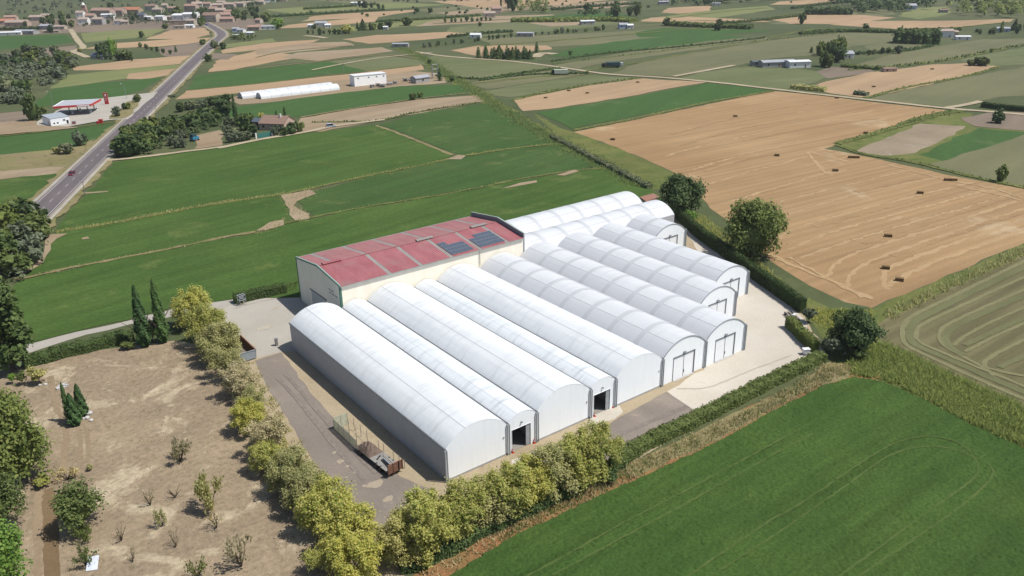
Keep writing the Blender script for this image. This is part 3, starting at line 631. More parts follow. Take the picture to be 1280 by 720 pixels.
ribbon('farm_track', [(390, 88), (430, 80), (480, 72), (540, 66)], 3, m_track, None, 3, 0.3)

# bottom right: banks, mown field with swaths, near alfalfa
_layer[0] = 0
F(m_weed, (1083, 388), (1130, 369), (1200, 339), (1290, 300), (1420, 258), (1420, 268), (1280, 320), (1160, 374), (1108, 402), (1096, 420), (1070, 420))
F(m_mownr, (1095, 413), (1106, 400), (1160, 373), (1285, 316), (1500, 236), (1700, 520), (1400, 580), (1280, 512), (1200, 474), (1130, 437), (1100, 428))
F(m_weed, (1010, 372), (1040, 385), (1090, 386), (1096, 415), (1104, 432), (1200, 474), (1290, 514), (1500, 610), (1500, 680), (1280, 566), (1200, 530), (1130, 492), (1070, 474), (1040, 462), (1035, 430), (1012, 400))
F(m_red, (470, 790), (520, 718), (560, 690), (640, 648), (700, 612), (770, 588), (860, 545), (930, 510), (1000, 482), (1036, 452), (1080, 456), (1104, 474), (1064, 474), (1030, 486), (960, 520), (880, 566), (760, 620), (640, 676), (560, 735), (520, 790))
F(m_dryweed, (745, 600), (800, 574), (860, 545), (930, 511), (1000, 480), (1034, 452), (1075, 458), (1060, 472), (1000, 492), (900, 548), (800, 594))
m_swl = field_mat('pale_swath', alb(148, 145, 106), alb(140, 138, 100), None, 0.1, .05, .05, .1, None, .6, .2, 1.6, .3, .08)
m_swd = field_mat('green_swath', alb(122, 124, 86), alb(128, 129, 91), None, 0.1, .05, .05, .1, None, .6, .2, 1.6, .3, .08)
for k, (mt, wd, px) in enumerate([
    (m_swl, 1.1, [(1290, 322), (1200, 366), (1150, 390), (1133, 402), (1128, 416), (1134, 432), (1170, 450), (1240, 482), (1310, 512)]),
    (m_swd, 1.8, [(1290, 330), (1210, 368), (1160, 393), (1142, 404), (1137, 417), (1143, 430), (1180, 447), (1250, 478), (1320, 506)]),
    (m_swl, 1.0, [(1290, 342), (1220, 374), (1170, 397), (1150, 408), (1145, 418), (1150, 428), (1185, 444), (1256, 473), (1320, 500)]),
    (m_swl, 0.9, [(1290, 358), (1240, 380), (1200, 398), (1178, 411), (1174, 422), (1182, 434), (1204, 446), (1234, 462), (1240, 470)]),
    (m_swd, 1.6, [(1290, 366), (1240, 387), (1205, 403), (1186, 415), (1182, 424), (1190, 436), (1206, 445)]),
    (m_swl, 0.8, [(1300, 376), (1250, 398), (1210, 418), (1192, 432)]), (m_swl, 0.8, [(1300, 396), (1250, 418), (1206, 440)]),
    (m_swl, 0.9, [(1310, 412), (1270, 430), (1238, 447), (1230, 457), (1248, 464), (1310, 476)]), (m_swd, 1.4, [(1310, 386), (1250, 411), (1206, 432)]),
    (m_swl, 0.9, [(1110, 432), (1150, 452), (1220, 482), (1300, 520)]), (m_swd, 1.3, [(1300, 438), (1270, 450), (1250, 460)])]):
    ribbon('mown_swath', px, wd, mt, 0.09+0.004*k, 1.5, 0.12)
NEAR = [(560, 722), (640, 672), (760, 616), (880, 562), (960, 518), (1030, 482), (1066, 472), (1104, 478), (1150, 498), (1210, 530), (1290, 566), (1500, 660), (1500, 900), (380, 900), (470, 800)]
F(m_alfn, *NEAR)
# the crop itself: an uneven canopy 0.4 m tall
def canopy(name, poly, cell, h0, amp, mat, seed):
    P = [tuple(gp(*q)[:2]) for q in poly]; rs = np.random.default_rng(seed)
    x0, x1 = min(p[0] for p in P), max(p[0] for p in P); y0, y1 = min(p[1] for p in P), max(p[1] for p in P)
    nx, ny = int((x1-x0)/cell)+1, int((y1-y0)/cell)+1
    gx, gy = np.meshgrid(x0+np.arange(nx)*cell, y0+np.arange(ny)*cell, indexing='ij')
    c = np.zeros(gx.shape, bool); c2 = np.zeros(gx.shape)
    for i in range(len(P)):
        (xa, ya), (xb, yb) = P[i], P[i-1]
        with np.errstate(divide='ignore', invalid='ignore'):
            hit = ((ya > gy) != (yb > gy)) & (gx < (xb-xa)*(gy-ya)/(yb-ya+1e-12)+xa)
        c ^= hit
    # stay inside what the frame can show plus a margin
    d = np.stack([gx, gy, gx*0], -1)-CAM; zf = d@fw; u = 640+F_PX*(d@rt)/zf; v = 360-F_PX*(d@up)/zf
    c &= (zf > 1) & (u > -80) & (u < 1420) & (v < 830)
    gz = h0+rs.normal(size=gx.shape)*amp+0.06*np.sin(gx*0.35+gy*0.22)
    jx, jy = rs.uniform(-.4, .4, gx.shape)*cell, rs.uniform(-.4, .4, gx.shape)*cell
    idx = -np.ones(gx.shape, int); idx[c] = np.arange(c.sum())
    v = np.stack([(gx+jx)[c], (gy+jy)[c], gz[c]], 1)
    q = np.stack([idx[:-1, :-1], idx[1:, :-1], idx[1:, 1:], idx[:-1, 1:]], -1).reshape(-1, 4); q = q[(q >= 0).all(1)]
    me = bpy.data.meshes.new(name); me.vertices.add(len(v)); me.vertices.foreach_set('co', v.astype(np.float32).ravel()); n = len(q)
    me.loops.add(4*n); me.loops.foreach_set('vertex_index', q.astype(np.int32).ravel()); me.polygons.add(n); me.polygons.foreach_set('loop_start', np.arange(0, 4*n, 4, dtype=np.int32)); me.polygons.foreach_set('loop_total', np.full(n, 4, np.int32))
    me.materials.append(mat); me.update(calc_edges=True); o = bpy.data.objects.new(name, me); COL.objects.link(o); return tag(o, kind='stuff')
canopy('alfalfa_crop', NEAR, 0.3, 0.36, 0.06, m_alfn, 5)
m_tram = field_mat('flattened_crop', alb(100, 119, 64), alb(86, 108, 54), None, 0.1, .05, .05, .15, None, .6, .3, 2, .4, .1)
for k, px in enumerate([[(640, 733), (700, 701), (787, 652), (870, 609), (960, 560), (1010, 533)], [(690, 722), (787, 670), (870, 625), (957, 576), (1015, 545)],
    [(850, 730), (960, 655), (997, 634), (1090, 572), (1122, 555), (1160, 548), (1197, 556), (1219, 578), (1217, 600), (1167, 637), (1115, 675), (1040, 730)],
    [(870, 735), (960, 677), (1047, 617), (1110, 573), (1147, 562), (1185, 563), (1232, 582), (1237, 602), (1185, 647), (1085, 715), (1060, 735)]]):
    ribbon('tramline', px, 0.34, m_tram, 0.45+0.004*k, 0.8, 0.1)

# compound ground
_layer[0] = 0
F(m_lot, (-300, 480), (0, 452), (45, 452), (140, 436), (215, 426), (262, 432), (296, 490), (334, 560), (392, 648), (440, 720), (470, 800), (300, 1000), (-400, 1000), name='yard_ground')
F(m_gravel, (250, 398), (296, 374), (372, 352), (640, 300), (812, 240), (848, 262), (1002, 388), (1034, 446), (902, 516), (776, 584), (640, 652), (500, 724), (440, 716), (392, 640), (334, 552), (296, 480), (262, 425), name='yard_ground')
sheet('lane', [(-60, 462), (37, 440), (110, 418), (165, 405), (215, 395), (262, 396), (300, 384), (306, 372), (262, 374), (222, 385), (162, 400), (47, 427), (-60, 452)], m_lane)
F(m_conc, (262, 398), (286, 382), (300, 381), (376, 358), (440, 372), (400, 440), (352, 439), (320, 449), (301, 456), (280, 430), name='yard')
F(m_asph_old, (318, 451), (352, 440), (362, 452), (378, 478), (420, 524), (462, 570), (500, 596), (540, 612), (545, 640), (500, 672), (455, 650), (400, 590), (362, 530), (336, 488), name='yard')
F(m_conc2, (834, 488), (880, 462), (900, 360), (856, 286), (880, 296), (1002, 396), (1031, 446), (902, 515), (866, 513), name='yard')
F(m_asph_old, (764, 528), (800, 508), (832, 490), (846, 497), (868, 513), (845, 528), (812, 545), (770, 568), (700, 600), (690, 585), (740, 545), name='yard')
F(m_conc2, (741, 512), (774, 506), (778, 514), (768, 524), (752, 530), (735, 530), name='apron'); F(m_conc2, (640, 575), (672, 562), (690, 570), (660, 590), (640, 590), name='apron')
m_rut = field_mat('worn_ruts', alb(176, 156, 128), alb(164, 144, 116), None, .1, .05, .05, .1, None, .6, .2, 1.5, .3, .1)
m_ditch = field_mat('sandy_path', alb(146, 124, 94), alb(136, 114, 86), None, .1, .05, .05, .1, None, .6, .16, 1.5, .3, .1)
ribbon('path', [(58, 612), (62, 640), (64, 680), (66, 760)], 2.1, m_ditch, None, 1, .12); ribbon('path', [(98, 535), (101, 556), (100, 578)], 0.7, m_rut, None, 1, .1); ribbon('path', [(108, 534), (111, 556), (110, 576)], 0.7, m_rut, None, 1, .1)
ribbon('path', [(64, 470), (68, 500), (82, 540), (76, 590), (50, 615), (48, 680), (46, 760)], 1.1, m_rut, None, 1, .25)
m_patch = field_mat('repaired_patch', alb(196, 182, 160), alb(186, 172, 150), None, .1, .05, .05, .2, None, .6, .1, 2, .2, .05)
for x, y, r in [(425, 577, .9), (418, 566, .6), (435, 583, .5), (445, 590, .6), (455, 608, .5), (470, 606, 1.5), (486, 624, 1.0), (433, 597, .4)]:
    c = gp(x, y); mbp = [(c[0]+r*math.cos(t*.7)*rnd.uniform(.6, 1.2), c[1]+r*.8*math.sin(t*.7)*rnd.uniform(.6, 1.2)) for t in range(9)]
    sheet('yard_patch', mbp, m_patch, None, False, True)

# ------------------------------------------------------------------ white growing tunnels
W = 12.5138
def cover_mat(name, c1, c2, dirt, spec=0.2, rough=0.5, amt=0.5, trans=0.38):
    t = NT(name); o = t.obj()
    s1 = t.noise(t.mapping(o, (0.5, 0.035, 1)), 1.0, 5, 0.6, 0.2); s2 = t.noise(t.mapping(o, (0.12, 0.9, 0.3)), 1.0, 4, 0.6)
    col = t.mix(t.ramp(s1, [(0.4, 0.0), (0.68, 1.0)]), c1, c2); col = t.mix(t.ramp(s2, [(0.5, 0.0), (0.75, amt)]), col, dirt)
    t.bump(t.noise(t.mapping(o, (0.3, 0.5, .3)), 1.0, 3), 0.12, 0.1)
    t.done(col, rough, spec)
    tr = t.n('ShaderNodeBsdfTranslucent'); t.l(col, tr.inputs[0]); mx = t.n('ShaderNodeMixShader'); mx.inputs[0].default_value = trans
    t.l(t.b.outputs[0], mx.inputs[1]); t.l(tr.outputs[0], mx.inputs[2]); t.l(mx.outputs[0], t.out.inputs[0]); return t.mat
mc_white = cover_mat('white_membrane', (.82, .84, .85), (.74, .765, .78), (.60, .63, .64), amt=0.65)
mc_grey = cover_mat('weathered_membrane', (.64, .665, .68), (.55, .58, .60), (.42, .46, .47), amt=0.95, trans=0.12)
mc_trans = cover_mat('milky_sheet', (.75, .765, .78), (.70, .72, .74), (.62, .64, .67), 0.3, 0.4, 0.6)
mc_low = cover_mat('milky_sheet_lower', (.70, .715, .735), (.66, .68, .70), (.62, .64, .665), 0.3, 0.4, 0.4)
m_rib_shade = cover_mat('milky_rib_shade', (.62, .635, .655), (.58, .60, .62), (.55, .57, .59), 0.3, 0.4, 0.4)
def gable_mat():
    t = NT('gable_sheet'); o = t.obj(); wv = t.n('ShaderNodeTexWave', wave_type='BANDS', bands_direction='X', wave_profile='SAW'); t.l(o, wv.inputs['Vector']); wv.inputs['Scale'].default_value = 0.314
    n = t.noise(t.mapping(o, (0.5, 0.5, 0.07)), 1.0, 5, 0.65); col = t.ramp(n, [(0.3, (.74, .77, .79)), (0.55, (.80, .83, .85)), (0.8, (.77, .80, .82))])
    col = t.mix(1.0, col, t.ramp(wv.outputs['Fac'], [(0.0, .9), (0.05, 1.0)]), 'MULTIPLY'); return t.done(col, 0.5, 0.3)
m_gable = gable_mat() if True else cover_mat('gable_sheet', (.80, .83, .85), (.78, .81, .83), (.74, .77, .8), 0.3, 0.5, 0.4, 0.08)
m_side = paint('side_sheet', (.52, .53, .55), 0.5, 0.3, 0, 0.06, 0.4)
m_gut = paint('gutter_steel', (.14, .15, .16), 0.5, 0.4, 0.2); m_pipe = paint('pipe_grey', (.36, .39, .41), 0.5, 0.4)
m_seam = paint('seam_tape', (.48, .5, .52), 0.5, 0.3); m_frame = paint('door_frame', (.2, .22, .24), 0.5, 0.4, 0.3); m_door = paint('door_panel', (1.0, 1.03, 1.05), 0.5, 0.35, 0, 0.04)
m_inside = paint('inside_floor', (.3, .28, .25), 0.9, 0.1); m_dark = paint('dark_rubber', (.02, .02, .022), 0.7, 0.3); m_lamp = paint('lamp_housing', (.25, .26, .28), 0.4, 0.4)
m_tip = paint('foundation', (.45, .43, .4), 0.9, 0.1)
EAVE = 6.0
def arc(w, rise, n=26, a0=0.0, a1=1.0, lift=0.0):
    Rr = (w*w/4+rise*rise)/(2*rise)+lift; half = math.asin(min(1, w/2/(Rr-lift))); zc = EAVE+rise-(Rr-lift); out = []
    for i in range(n+1):
        t = -half+2*half*(a0+(a1-a0)*i/n); out.append((w/2+Rr*math.sin(t), zc+Rr*math.cos(t)))
    return out
def strip_along(mb, pr, y0, y1, ny=1, mi=0, thick=0.05):
    ys = [y0+(y1-y0)*i/ny for i in range(ny+1)]; n = len(mb.v); k = len(pr)
    for y in ys: mb.v += [(x, y, z) for x, z in pr]
    for j in range(ny):
        for i in range(k-1):
            mb.f.append((n+j*k+i, n+j*k+i+1, n+(j+1)*k+i+1, n+(j+1)*k+i)); mb.m.append(mi)
def tunnel(label, x0, y0, w, L, rise, style, door=None, rz=0.0, gutters=('r',), left_wall=True, name='growing_tunnel'):
    root = empty(name, (x0, y0, 0), rz); tag(root, label, 'tunnel', 'white growing tunnels of the farm')
    solid = style in ('white', 'grey'); g = 0.06
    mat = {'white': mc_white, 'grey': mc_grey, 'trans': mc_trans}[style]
    def sh(a0, a1, lift, ya, yb, mt, nm, par=None):
        mb = MB(); pr = arc(w-2*g, rise, max(3, int(28*(a1-a0))), a0, a1, lift); pr = [(x+g, z) for x, z in pr]; strip_along(mb, pr, ya, yb, 1)
        me = bpy.data.meshes.new(nm); me.from_pydata(mb.v, [], mb.f); me.materials.append(mt); me.polygons.foreach_set('use_smooth', [True]*len(me.polygons)); me.update()
        o = bpy.data.objects.new(nm, me); COL.objects.link(o); o.parent = par or root; s = o.modifiers.new('thickness', 'SOLIDIFY'); s.thickness = 0.04; s.offset = -1; s.use_rim = False; return o
    if solid:
        cv = sh(0, 1, 0.0, 0.0, L, mat, 'cover')
        sh(0.335, 0.342, 0.02, 0.05, L-0.05, m_seam, 'seam', cv)
    else:
        cv = sh(0.27, 1, 0.0, 0.0, L, mat, 'cover'); sh(0, 0.27, 0.0, 0.0, L, mc_low, 'lower_sheet')
        sh(0.266, 0.274, 0.02, 0.05, L-0.05, m_seam, 'seam', cv); sh(0.725, 0.731, 0.02, 0.05, L-0.05, m_seam, 'seam', cv)
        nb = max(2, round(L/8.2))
        for k in range(1, nb): sh(0.02, 0.98, 0.05, L*k/nb-0.6, L*k/nb+0.6, m_rib_shade, 'rib_shade_band')  # grey strips over the cover: shade of the inner ribs painted as colour
    # side walls
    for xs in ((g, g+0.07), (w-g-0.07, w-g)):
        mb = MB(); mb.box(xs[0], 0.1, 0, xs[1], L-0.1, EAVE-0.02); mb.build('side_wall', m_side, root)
    # gables
    pr = [(x+g, z) for x, z in arc(w-2*g, rise, 28)]
    for yy, front in ((0.02, True), (L-0.10, False)):
        out = [(g, 0)]
        if front and door:
            dx0, dx1, dh = door['x0'], door['x1'], door['h']; out += [(dx0, 0), (dx0, dh), (dx1, dh), (dx1, 0)]
        out += [(w-g, 0)]+[(x, z-0.045) for x, z in pr[::-1]]
        mb = MB(); mb.prism(out, 'y', yy, yy+0.08); gb = mb.build('gable', m_gable, root)
        if front and style == 'trans':
            mb = MB(); strip_along(mb, [(x+g, z) for x, z in arc(w-2*g, rise, 28, 0, 1, 0.03)], -0.1, 0.06); me = bpy.data.meshes.new('rim'); me.from_pydata(mb.v, [], mb.f); me.materials.append(m_pipe); o = bpy.data.objects.new('rim', me); COL.objects.link(o); o.parent = root
            s = o.modifiers.new('thickness', 'SOLIDIFY'); s.thickness = 0.13; s.offset = -1
    if door:
        dx0, dx1, dh = door['x0'], door['x1'], door['h']
        if door['kind'] == 'double':
            mb = MB(); mb.box(dx0-0.12, -0.1, dh, dx1+0.25, 0.0, dh+0.22); mb.box(dx1, -0.1, 0, dx1+0.22, 0.0, dh); mb.box(dx0-0.1, -0.06, 0, dx0, 0.0, dh); fr = mb.build('door_frame', m_frame, root)  # frame; its wide dark right jamb also paints in the shade of the recess
            mid = (dx0+dx1)/2
            for a, b in ((dx0+0.02, mid-0.03), (mid+0.03, dx1-0.02)):
                mb = MB(); mb.box(a, 0.03, 0.05, b, 0.09, dh-0.02); mb.box(a+0.05, -0.005, 0.3, a+0.12, 0.03, dh-0.2); d = mb.build('door', m_door, root)
                if a > dx0+1: mbh = MB(); mbh.box(a+0.1, -0.08, 1.0, a+0.2, -0.005, 1.7); mbh.build('handle', m_frame, d)
            mb = MB(); mb.box(mid-0.03, -0.02, 0.1, mid+0.03, 0.03, dh); mb.build('door_seam', m_frame, root)
            mb = MB(); mb.box(mid-0.3, -0.35, dh+0.55, mid+0.3, 0.02, dh+0.75); mb.tube([(mid, -0.05, dh+0.6), (mid, -0.4, dh+0.45)], 0.05); mb.build('door_lamp', m_lamp, root)
            mb = MB(); mb.box(dx0, -0.5, 0.03, dx1, 0.02, 0.075); mb.build('sill', m_tip, root)
        else:
            mb = MB(); mb.box(0.15, 0.2, 0.03, w-0.15, L-0.3, 0.06); mb.build('floor', m_inside, root)
            mb = MB(); mb.box(dx1-0.95, 0.11, 0.1, dx1-0.02, 0.2, dh); mb.build('door_curtain', m_pipe, root)
            mb = MB(); mb.box(dx0-0.1, -0.02, 0, dx0, 0.018, dh+0.1); mb.box(dx1, -0.02, 0, dx1+0.1, 0.018, dh+0.1); mb.box(dx0, -0.02, dh, dx1, 0.018, dh+0.1); mb.build('door_frame', m_door, root)
            mb = MB(); mb.box((dx0+dx1)/2-0.1, -0.3, dh+0.9, (dx0+dx1)/2+0.12, 0.02, dh+1.1); mb.build('door_lamp', m_lamp, root)
    else:
        mb = MB(); mb.box(w-1.0, -0.12, 3.6, w-0.8, 0.02, 3.8); mb.build('wall_lamp', m_lamp, root)
        mb = MB(); mb.box(0.1, -0.05, 0, w-0.1, 0.018, 0.35); mb.build('base_flashing', m_white, root)
    # gutters and rain pipes
    for side in gutters:
        gx = w if side == 'r' else 0.0
        mb = MB(); mb.box(gx-0.13, -0.1, EAVE-0.02, gx+0.13, L, EAVE+0.14); gt = mb.build('gutter', m_gut if solid else m_pipe, root)
        for off in (-0.2, 0.2):
            mb = MB(); mb.tube([(gx+off, -0.2, EAVE-0.1), (gx+off, -0.22, 0.0)], 0.12, 8); mb.tube([(gx+off*0.5, -0.1, EAVE+0.05), (gx+off, -0.2, EAVE-0.2)], 0.12, 8); mb.build('rain_pipe', m_pipe, root)
    return root
RW, RN = 2.82, 1.27; LB = 61.75
DN = dict(kind='open', x0=0.85, x1=4.9, h=4.35); DW = dict(kind='double', x0=3.2, x1=9.1, h=5.0)
tunnel('wide white tunnel at the left end of the row, long side wall in shade', 0, 0, W, 61.6, RW, 'white', None, gutters=('r', 'l'))
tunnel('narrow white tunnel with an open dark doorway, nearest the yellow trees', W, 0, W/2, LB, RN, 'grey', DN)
tunnel('wide white tunnel with a blank gable between the two open dark doorways', 1.5*W, 0, W, LB, RW, 'white', None)
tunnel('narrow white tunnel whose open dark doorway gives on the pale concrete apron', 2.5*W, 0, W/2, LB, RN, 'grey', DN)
tunnel('wide white tunnel with a blank gable beside the first closed double door', 3*W, 0, W, LB, RW, 'white', None)
tunnel('ribbed milky tunnel with grey double door, next to the wide blank gable', 4*W, 0, W, LB, RW, 'trans', DW)
tunnel('ribbed milky tunnel with grey double door at the right corner of the front row', 5*W, 0, W, LB, RW, 'trans', DW)
tunnel('ribbed milky tunnel set back just behind the right corner of the front row', 6*W, 12.54, W, LB-12.54, RW, 'trans', DW)
tunnel('ribbed milky tunnel set back, its right gable nearest the tall clipped hedge', 7*W, 18.85, W, LB-18.85, RW, 'trans', DW)
tunnel('short white tunnel far back, only its doored gable showing beside the tall hedge', 8*W, 50.15, W, LB-50.15, RW, 'trans', DW)
tunnel('long white ribbed tunnel lying crosswise at the very back by the alfalfa', 64.6, 74.2+W, W, 56.0, RW, 'trans', None, R(-90))
tunnel('long white ribbed tunnel lying crosswise behind the ends of the others', 64.6, 74.15, W, 56.0, RW, 'trans', None, R(-90), gutters=('l',))

# ------------------------------------------------------------------ red-roofed warehouse
def wall_mat():
    t = NT('cream_render'); o = t.obj(); n = t.noise(t.mapping(o, (0.4, 0.4, 0.08)), 1.0, 5, 0.65)
    col = t.ramp(n, [(0.3, (.72, .665, .545)), (0.6, (.80, .745, .625)), (0.8, (.76, .70, .585))]); return t.done(col, 0.85, 0.2)
def roof_mat(name, c, c2, period=0.6):
    t = NT(name); o = t.obj(); wv = t.n('ShaderNodeTexWave', wave_type='BANDS', bands_direction='X'); t.l(o, wv.inputs['Vector']); wv.inputs['Scale'].default_value = 0.314/period
    c = tuple(x*0.75 for x in c); c2 = tuple(x*0.75 for x in c2); n = t.noise(t.mapping(o, (0.5, 0.12, 1)), 1.0, 6, 0.65); col = t.mix(t.ramp(n, [(0.35, 0.0), (0.7, 1.0)]), c, c2)
    col = t.mix(1.0, col, t.ramp(wv.outputs['Fac'], [(0.1, .86), (0.5, 1.06)]), 'MULTIPLY'); n2 = t.noise(t.mapping(o, (0.15, 0.15, 1)), 1.0, 6, 0.7); col = t.mix(t.ramp(n2, [(0.5, 0.0), (0.75, 0.45)]), col, (.2, .15, .135)); t.bump(wv.outputs['Fac'], 0.8, 0.06); return t.done(col, 0.55, 0.35)
m_wall = wall_mat(); m_roof = roof_mat('red_roof_sheet', (.31, .095, .105), (.385, .15, .155)); m_roofn = roof_mat('faded_red_roof_sheet', (.33, .125, .125), (.40, .18, .17)); m_sky = roof_mat('translucent_roof_strip', (.31, .29, .265), (.25, .225, .21)); m_trim = paint('green_trim', (.06, .17, .125), 0.5, 0.4); m_trim2 = paint('pale_green_trim', (.3, .38, .34), 0.5, 0.4)
X0, X1, Y0, Y1, ZE, ZR, YR = 12.55, 64.3, 62.0, 85.4, 11.0, 12.5, 73.2
wh = empty('warehouse', ((X0+X1)/2, (Y0+Y1)/2, 0)); tag(wh, 'large cream warehouse with a red metal roof carrying solar panels', 'warehouse')
wh_o = np.array([(X0+X1)/2, (Y0+Y1)/2, 0])
def wbuild(mb, nm, mt, par=None, **k):
    off = wh_o; mb.v = [tuple(np.array(q)-off) for q in mb.v]; return mb.build(nm, mt, par or wh, **k)
prof = [(Y0, 0), (Y1, 0), (Y1, ZE), (YR, ZR), (Y0, ZE)]
mb = MB(); mb.prism(prof, 'x', X0, X0+0.25); wl = wbuild(mb, 'wall', m_wall)
mb = MB(); mb.prism(prof, 'x', X1-0.25, X1); wbuild(mb, 'wall', m_wall)
mb = MB(); mb.box(X0+0.25, Y0, 0, X1-0.25, Y0+0.25, ZE-0.02); wbuild(mb, 'wall', m_wall); mb = MB(); mb.box(X0+0.25, Y1-0.25, 0, X1-0.25, Y1, ZE-0.02); wbuild(mb, 'wall', m_wall)
def slope(y): return ZE+(ZR-ZE)*((y-Y0)/(YR-Y0) if y <= YR else (Y1-y)/(Y1-YR))
bays = [X0+0.15, 16.7, 25.2, 33.6, 42.2, 50.7, 59.0, X1-0.15]
for front in (True, False):
    ya, yb = (Y0-0.35, YR) if front else (YR, Y1+0.2)
    for i in range(7):
        xa, xb = bays[i]+(0.5 if i else 0), bays[i+1]-(0.5 if i < 6 else 0)
        if front and i == 0: xb = bays[1]+0.5
        mb = MB(); za, zb = slope(ya)+0.06, slope(yb)+0.06
        mb.prism([(ya, za), (yb, zb), (yb, zb+0.1), (ya, za+0.1)], 'x', xa, xb); wbuild(mb, 'roof', m_roof if front else m_roofn)
        if i < 6 and not (front and i == 0):
            mb = MB(); mb.prism([(ya, za-0.02), (yb, zb-0.02), (yb, zb+0.07), (ya, za+0.07)], 'x', bays[i+1]-0.5+0.004, bays[i+1]+0.5-0.004); wbuild(mb, 'skylight_strip', m_sky)
mb = MB(); mb.box(X0, YR-0.3, ZR+0.17, X1, YR+0.3, ZR+0.23); wbuild(mb, 'ridge_cap', m_roofn)
for xa, mt in ((13.9, m_roof), (39.2, m_sky), (55.6, m_sky)):
    mb = MB(); mb.prism([(YR-.55, ZR+0.2), (YR+.55, ZR+0.2), (YR+.6, ZR+.45), (YR+.2, ZR+.6), (YR-.2, ZR+.6), (YR-.6, ZR+.45)], 'x', xa, xa+4.7); wbuild(mb, 'ridge_vent', mt)
mb = MB(); mb.box(X0+0.05, Y0-0.47, ZE-0.02, X1-0.1, Y0-0.36, ZE+0.09); wbuild(mb, 'gutter', m_trim2); mb = MB(); mb.box(X0+0.05, Y1+0.21, ZE-0.15, X1-0.1, Y1+0.35, ZE+0.14); wbuild(mb, 'gutter', m_trim2)
def rake(x, t, h):
    mb = MB(); mb.prism([(Y0-0.1, ZE+0.1), (YR, ZR+0.1), (Y1+0.1, ZE+0.1), (Y1+0.1, ZE+h), (YR, ZR+h), (Y0-0.1, ZE+h)], 'x', x, x+t); return mb
wbuild(rake(X0-0.14, 0.14, 0.35), 'verge_trim', m_trim); wbuild(rake(X0, 0.3, 0.42), 'parapet_cap', m_trim2)
wbuild(rake(X1-0.1, 0.3, 1.25), 'parapet', paint('parapet_grey', (.2, .21, .24), .6)); wbuild(rake(X1-0.14, 0.38, 1.3), 'parapet_cap', m_trim2) if False else None
mb = MB(); mb.prism([(Y0-0.1, ZE+1.25), (YR, ZR+1.25), (Y1+0.1, ZE+1.25), (Y1+0.1, ZE+1.36), (YR, ZR+1.36), (Y0-0.1, ZE+1.36)], 'x', X1-0.16, X1+0.26); wbuild(mb, 'parapet_cap', m_trim2)
mb = MB(); mb.box(X0-0.06, Y0-0.07, 0, X0+0.45, Y0, ZE); mb.box(X0-0.06, Y0, 0, X0, Y0+0.3, ZE); wbuild(mb, 'corner_trim', m_trim)
mb = MB(); mb.box(X1-0.1, Y0-0.12, 0, X1+0.25, Y0, ZE+1.3); wbuild(mb, 'corner_trim', m_pipe)
mb = MB(); mb.box(X0-0.08, Y1-0.3, 0, X0, Y1+0.05, ZE); wbuild(mb, 'corner_trim', m_trim)
mb = MB(); mb.tube([(50.4, Y0-0.2, ZE-0.2), (50.4, Y0-0.2, 7)], 0.09, 8); wbuild(mb, 'rain_pipe', paint('cream_pipe', (.5, .46, .4), .6))
mb = MB(); mb.box(X0-0.12, 69.6, 5.1, X0, 78.6, 5.4); wbuild(mb, 'door_rail', m_frame)
for a, b in ((70.2, 74.0), (74.06, 78.0)):
    mb = MB(); mb.box(X0-0.08, a, 0.05, X0-0.01, b, 5.05); dd = wbuild(mb, 'door', paint('pale_door', (.52, .54, .56), .5))
    mb = MB(); mb.box(X0-0.14, b-0.4, 1.0, X0-0.08, b-0.3, 1.6); wbuild(mb, 'handle', m_frame, dd)
# two lines of dark lettering on the shaded gable, too small to read in the photo
mb = MB()
for zz, y_hi, n in ((8.75, 67.6, 9), (7.95, 67.5, 14)):
    for k in range(n):
        if k in (3, 8): continue
        y = y_hi-k*0.3; mb.box(X0-0.02, y-0.1, zz-.17, X0, y+0.1, zz+.17)
wbuild(mb, 'lettering', m_frame)
def panel_mat():
    t = NT('solar_cell'); o = t.obj(); br = t.n('ShaderNodeTexBrick'); t.l(o, br.inputs['Vector']); br.offset = 0; br.inputs['Color1'].default_value = (.03, .045, .075, 1); br.inputs['Color2'].default_value = (.036, .05, .08, 1); br.inputs['Mortar'].default_value = (.11, .13, .15, 1)
    br.inputs['Scale'].default_value = 1; br.inputs['Brick Width'].default_value = 0.17; br.inputs['Row Height'].default_value = 0.17; br.inputs['Mortar Size'].default_value = 0.02
    return t.done(br.outputs['Color'], 0.35, 0.5)
m_pan = panel_mat(); m_alu = paint('aluminium', (.42, .44, .46), .35, .5, .6)
proto_pan = None
for x0p, rows in ((42.8, ((0.6, 6), (2.35, 6), (4.1, 6), (5.85, 2))), (51.25, ((0.6, 7), (2.35, 7), (4.1, 7), (5.85, 5)))):
    for r_, (yy, cnt) in enumerate(rows):
        for k in range(cnt):
            xa = x0p+k*1.08+(0.0 if (x0p < 50 or r_ < 3) else 2.16); y = Y0+yy
            if proto_pan is None:
                mb = MB(); mb.box(0, 0, 0.16, 1.04, 1.66, 0.2); me = mb.mesh('solar_panel', m_pan); proto_pan = me
                mf = MB()
                for q in ((0, 0, 1.04, .1), (0, 1.56, 1.04, 1.66), (0, .1, .04, 1.56), (1.0, .1, 1.04, 1.56)): mf.box(q[0], q[1], 0.15, q[2], q[3], 0.215)
                proto_fr = mf.mesh('panel_frame', m_alu)
            p = bpy.data.objects.new('solar_panel', proto_pan); COL.objects.link(p); p.parent = wh
            p.location = Vector((xa, y, slope(y)+0.08))-Vector(wh_o); p.rotation_euler = (math.atan2(ZR-ZE, YR-Y0), 0, 0)
            q = bpy.data.objects.new('panel_frame', proto_fr); COL.objects.link(q); q.parent = p

# ------------------------------------------------------------------ trees round the compound
G_ROW = 'yellowing trees along the left fence'; G_BOT = 'yellowing trees in front of the tunnels'
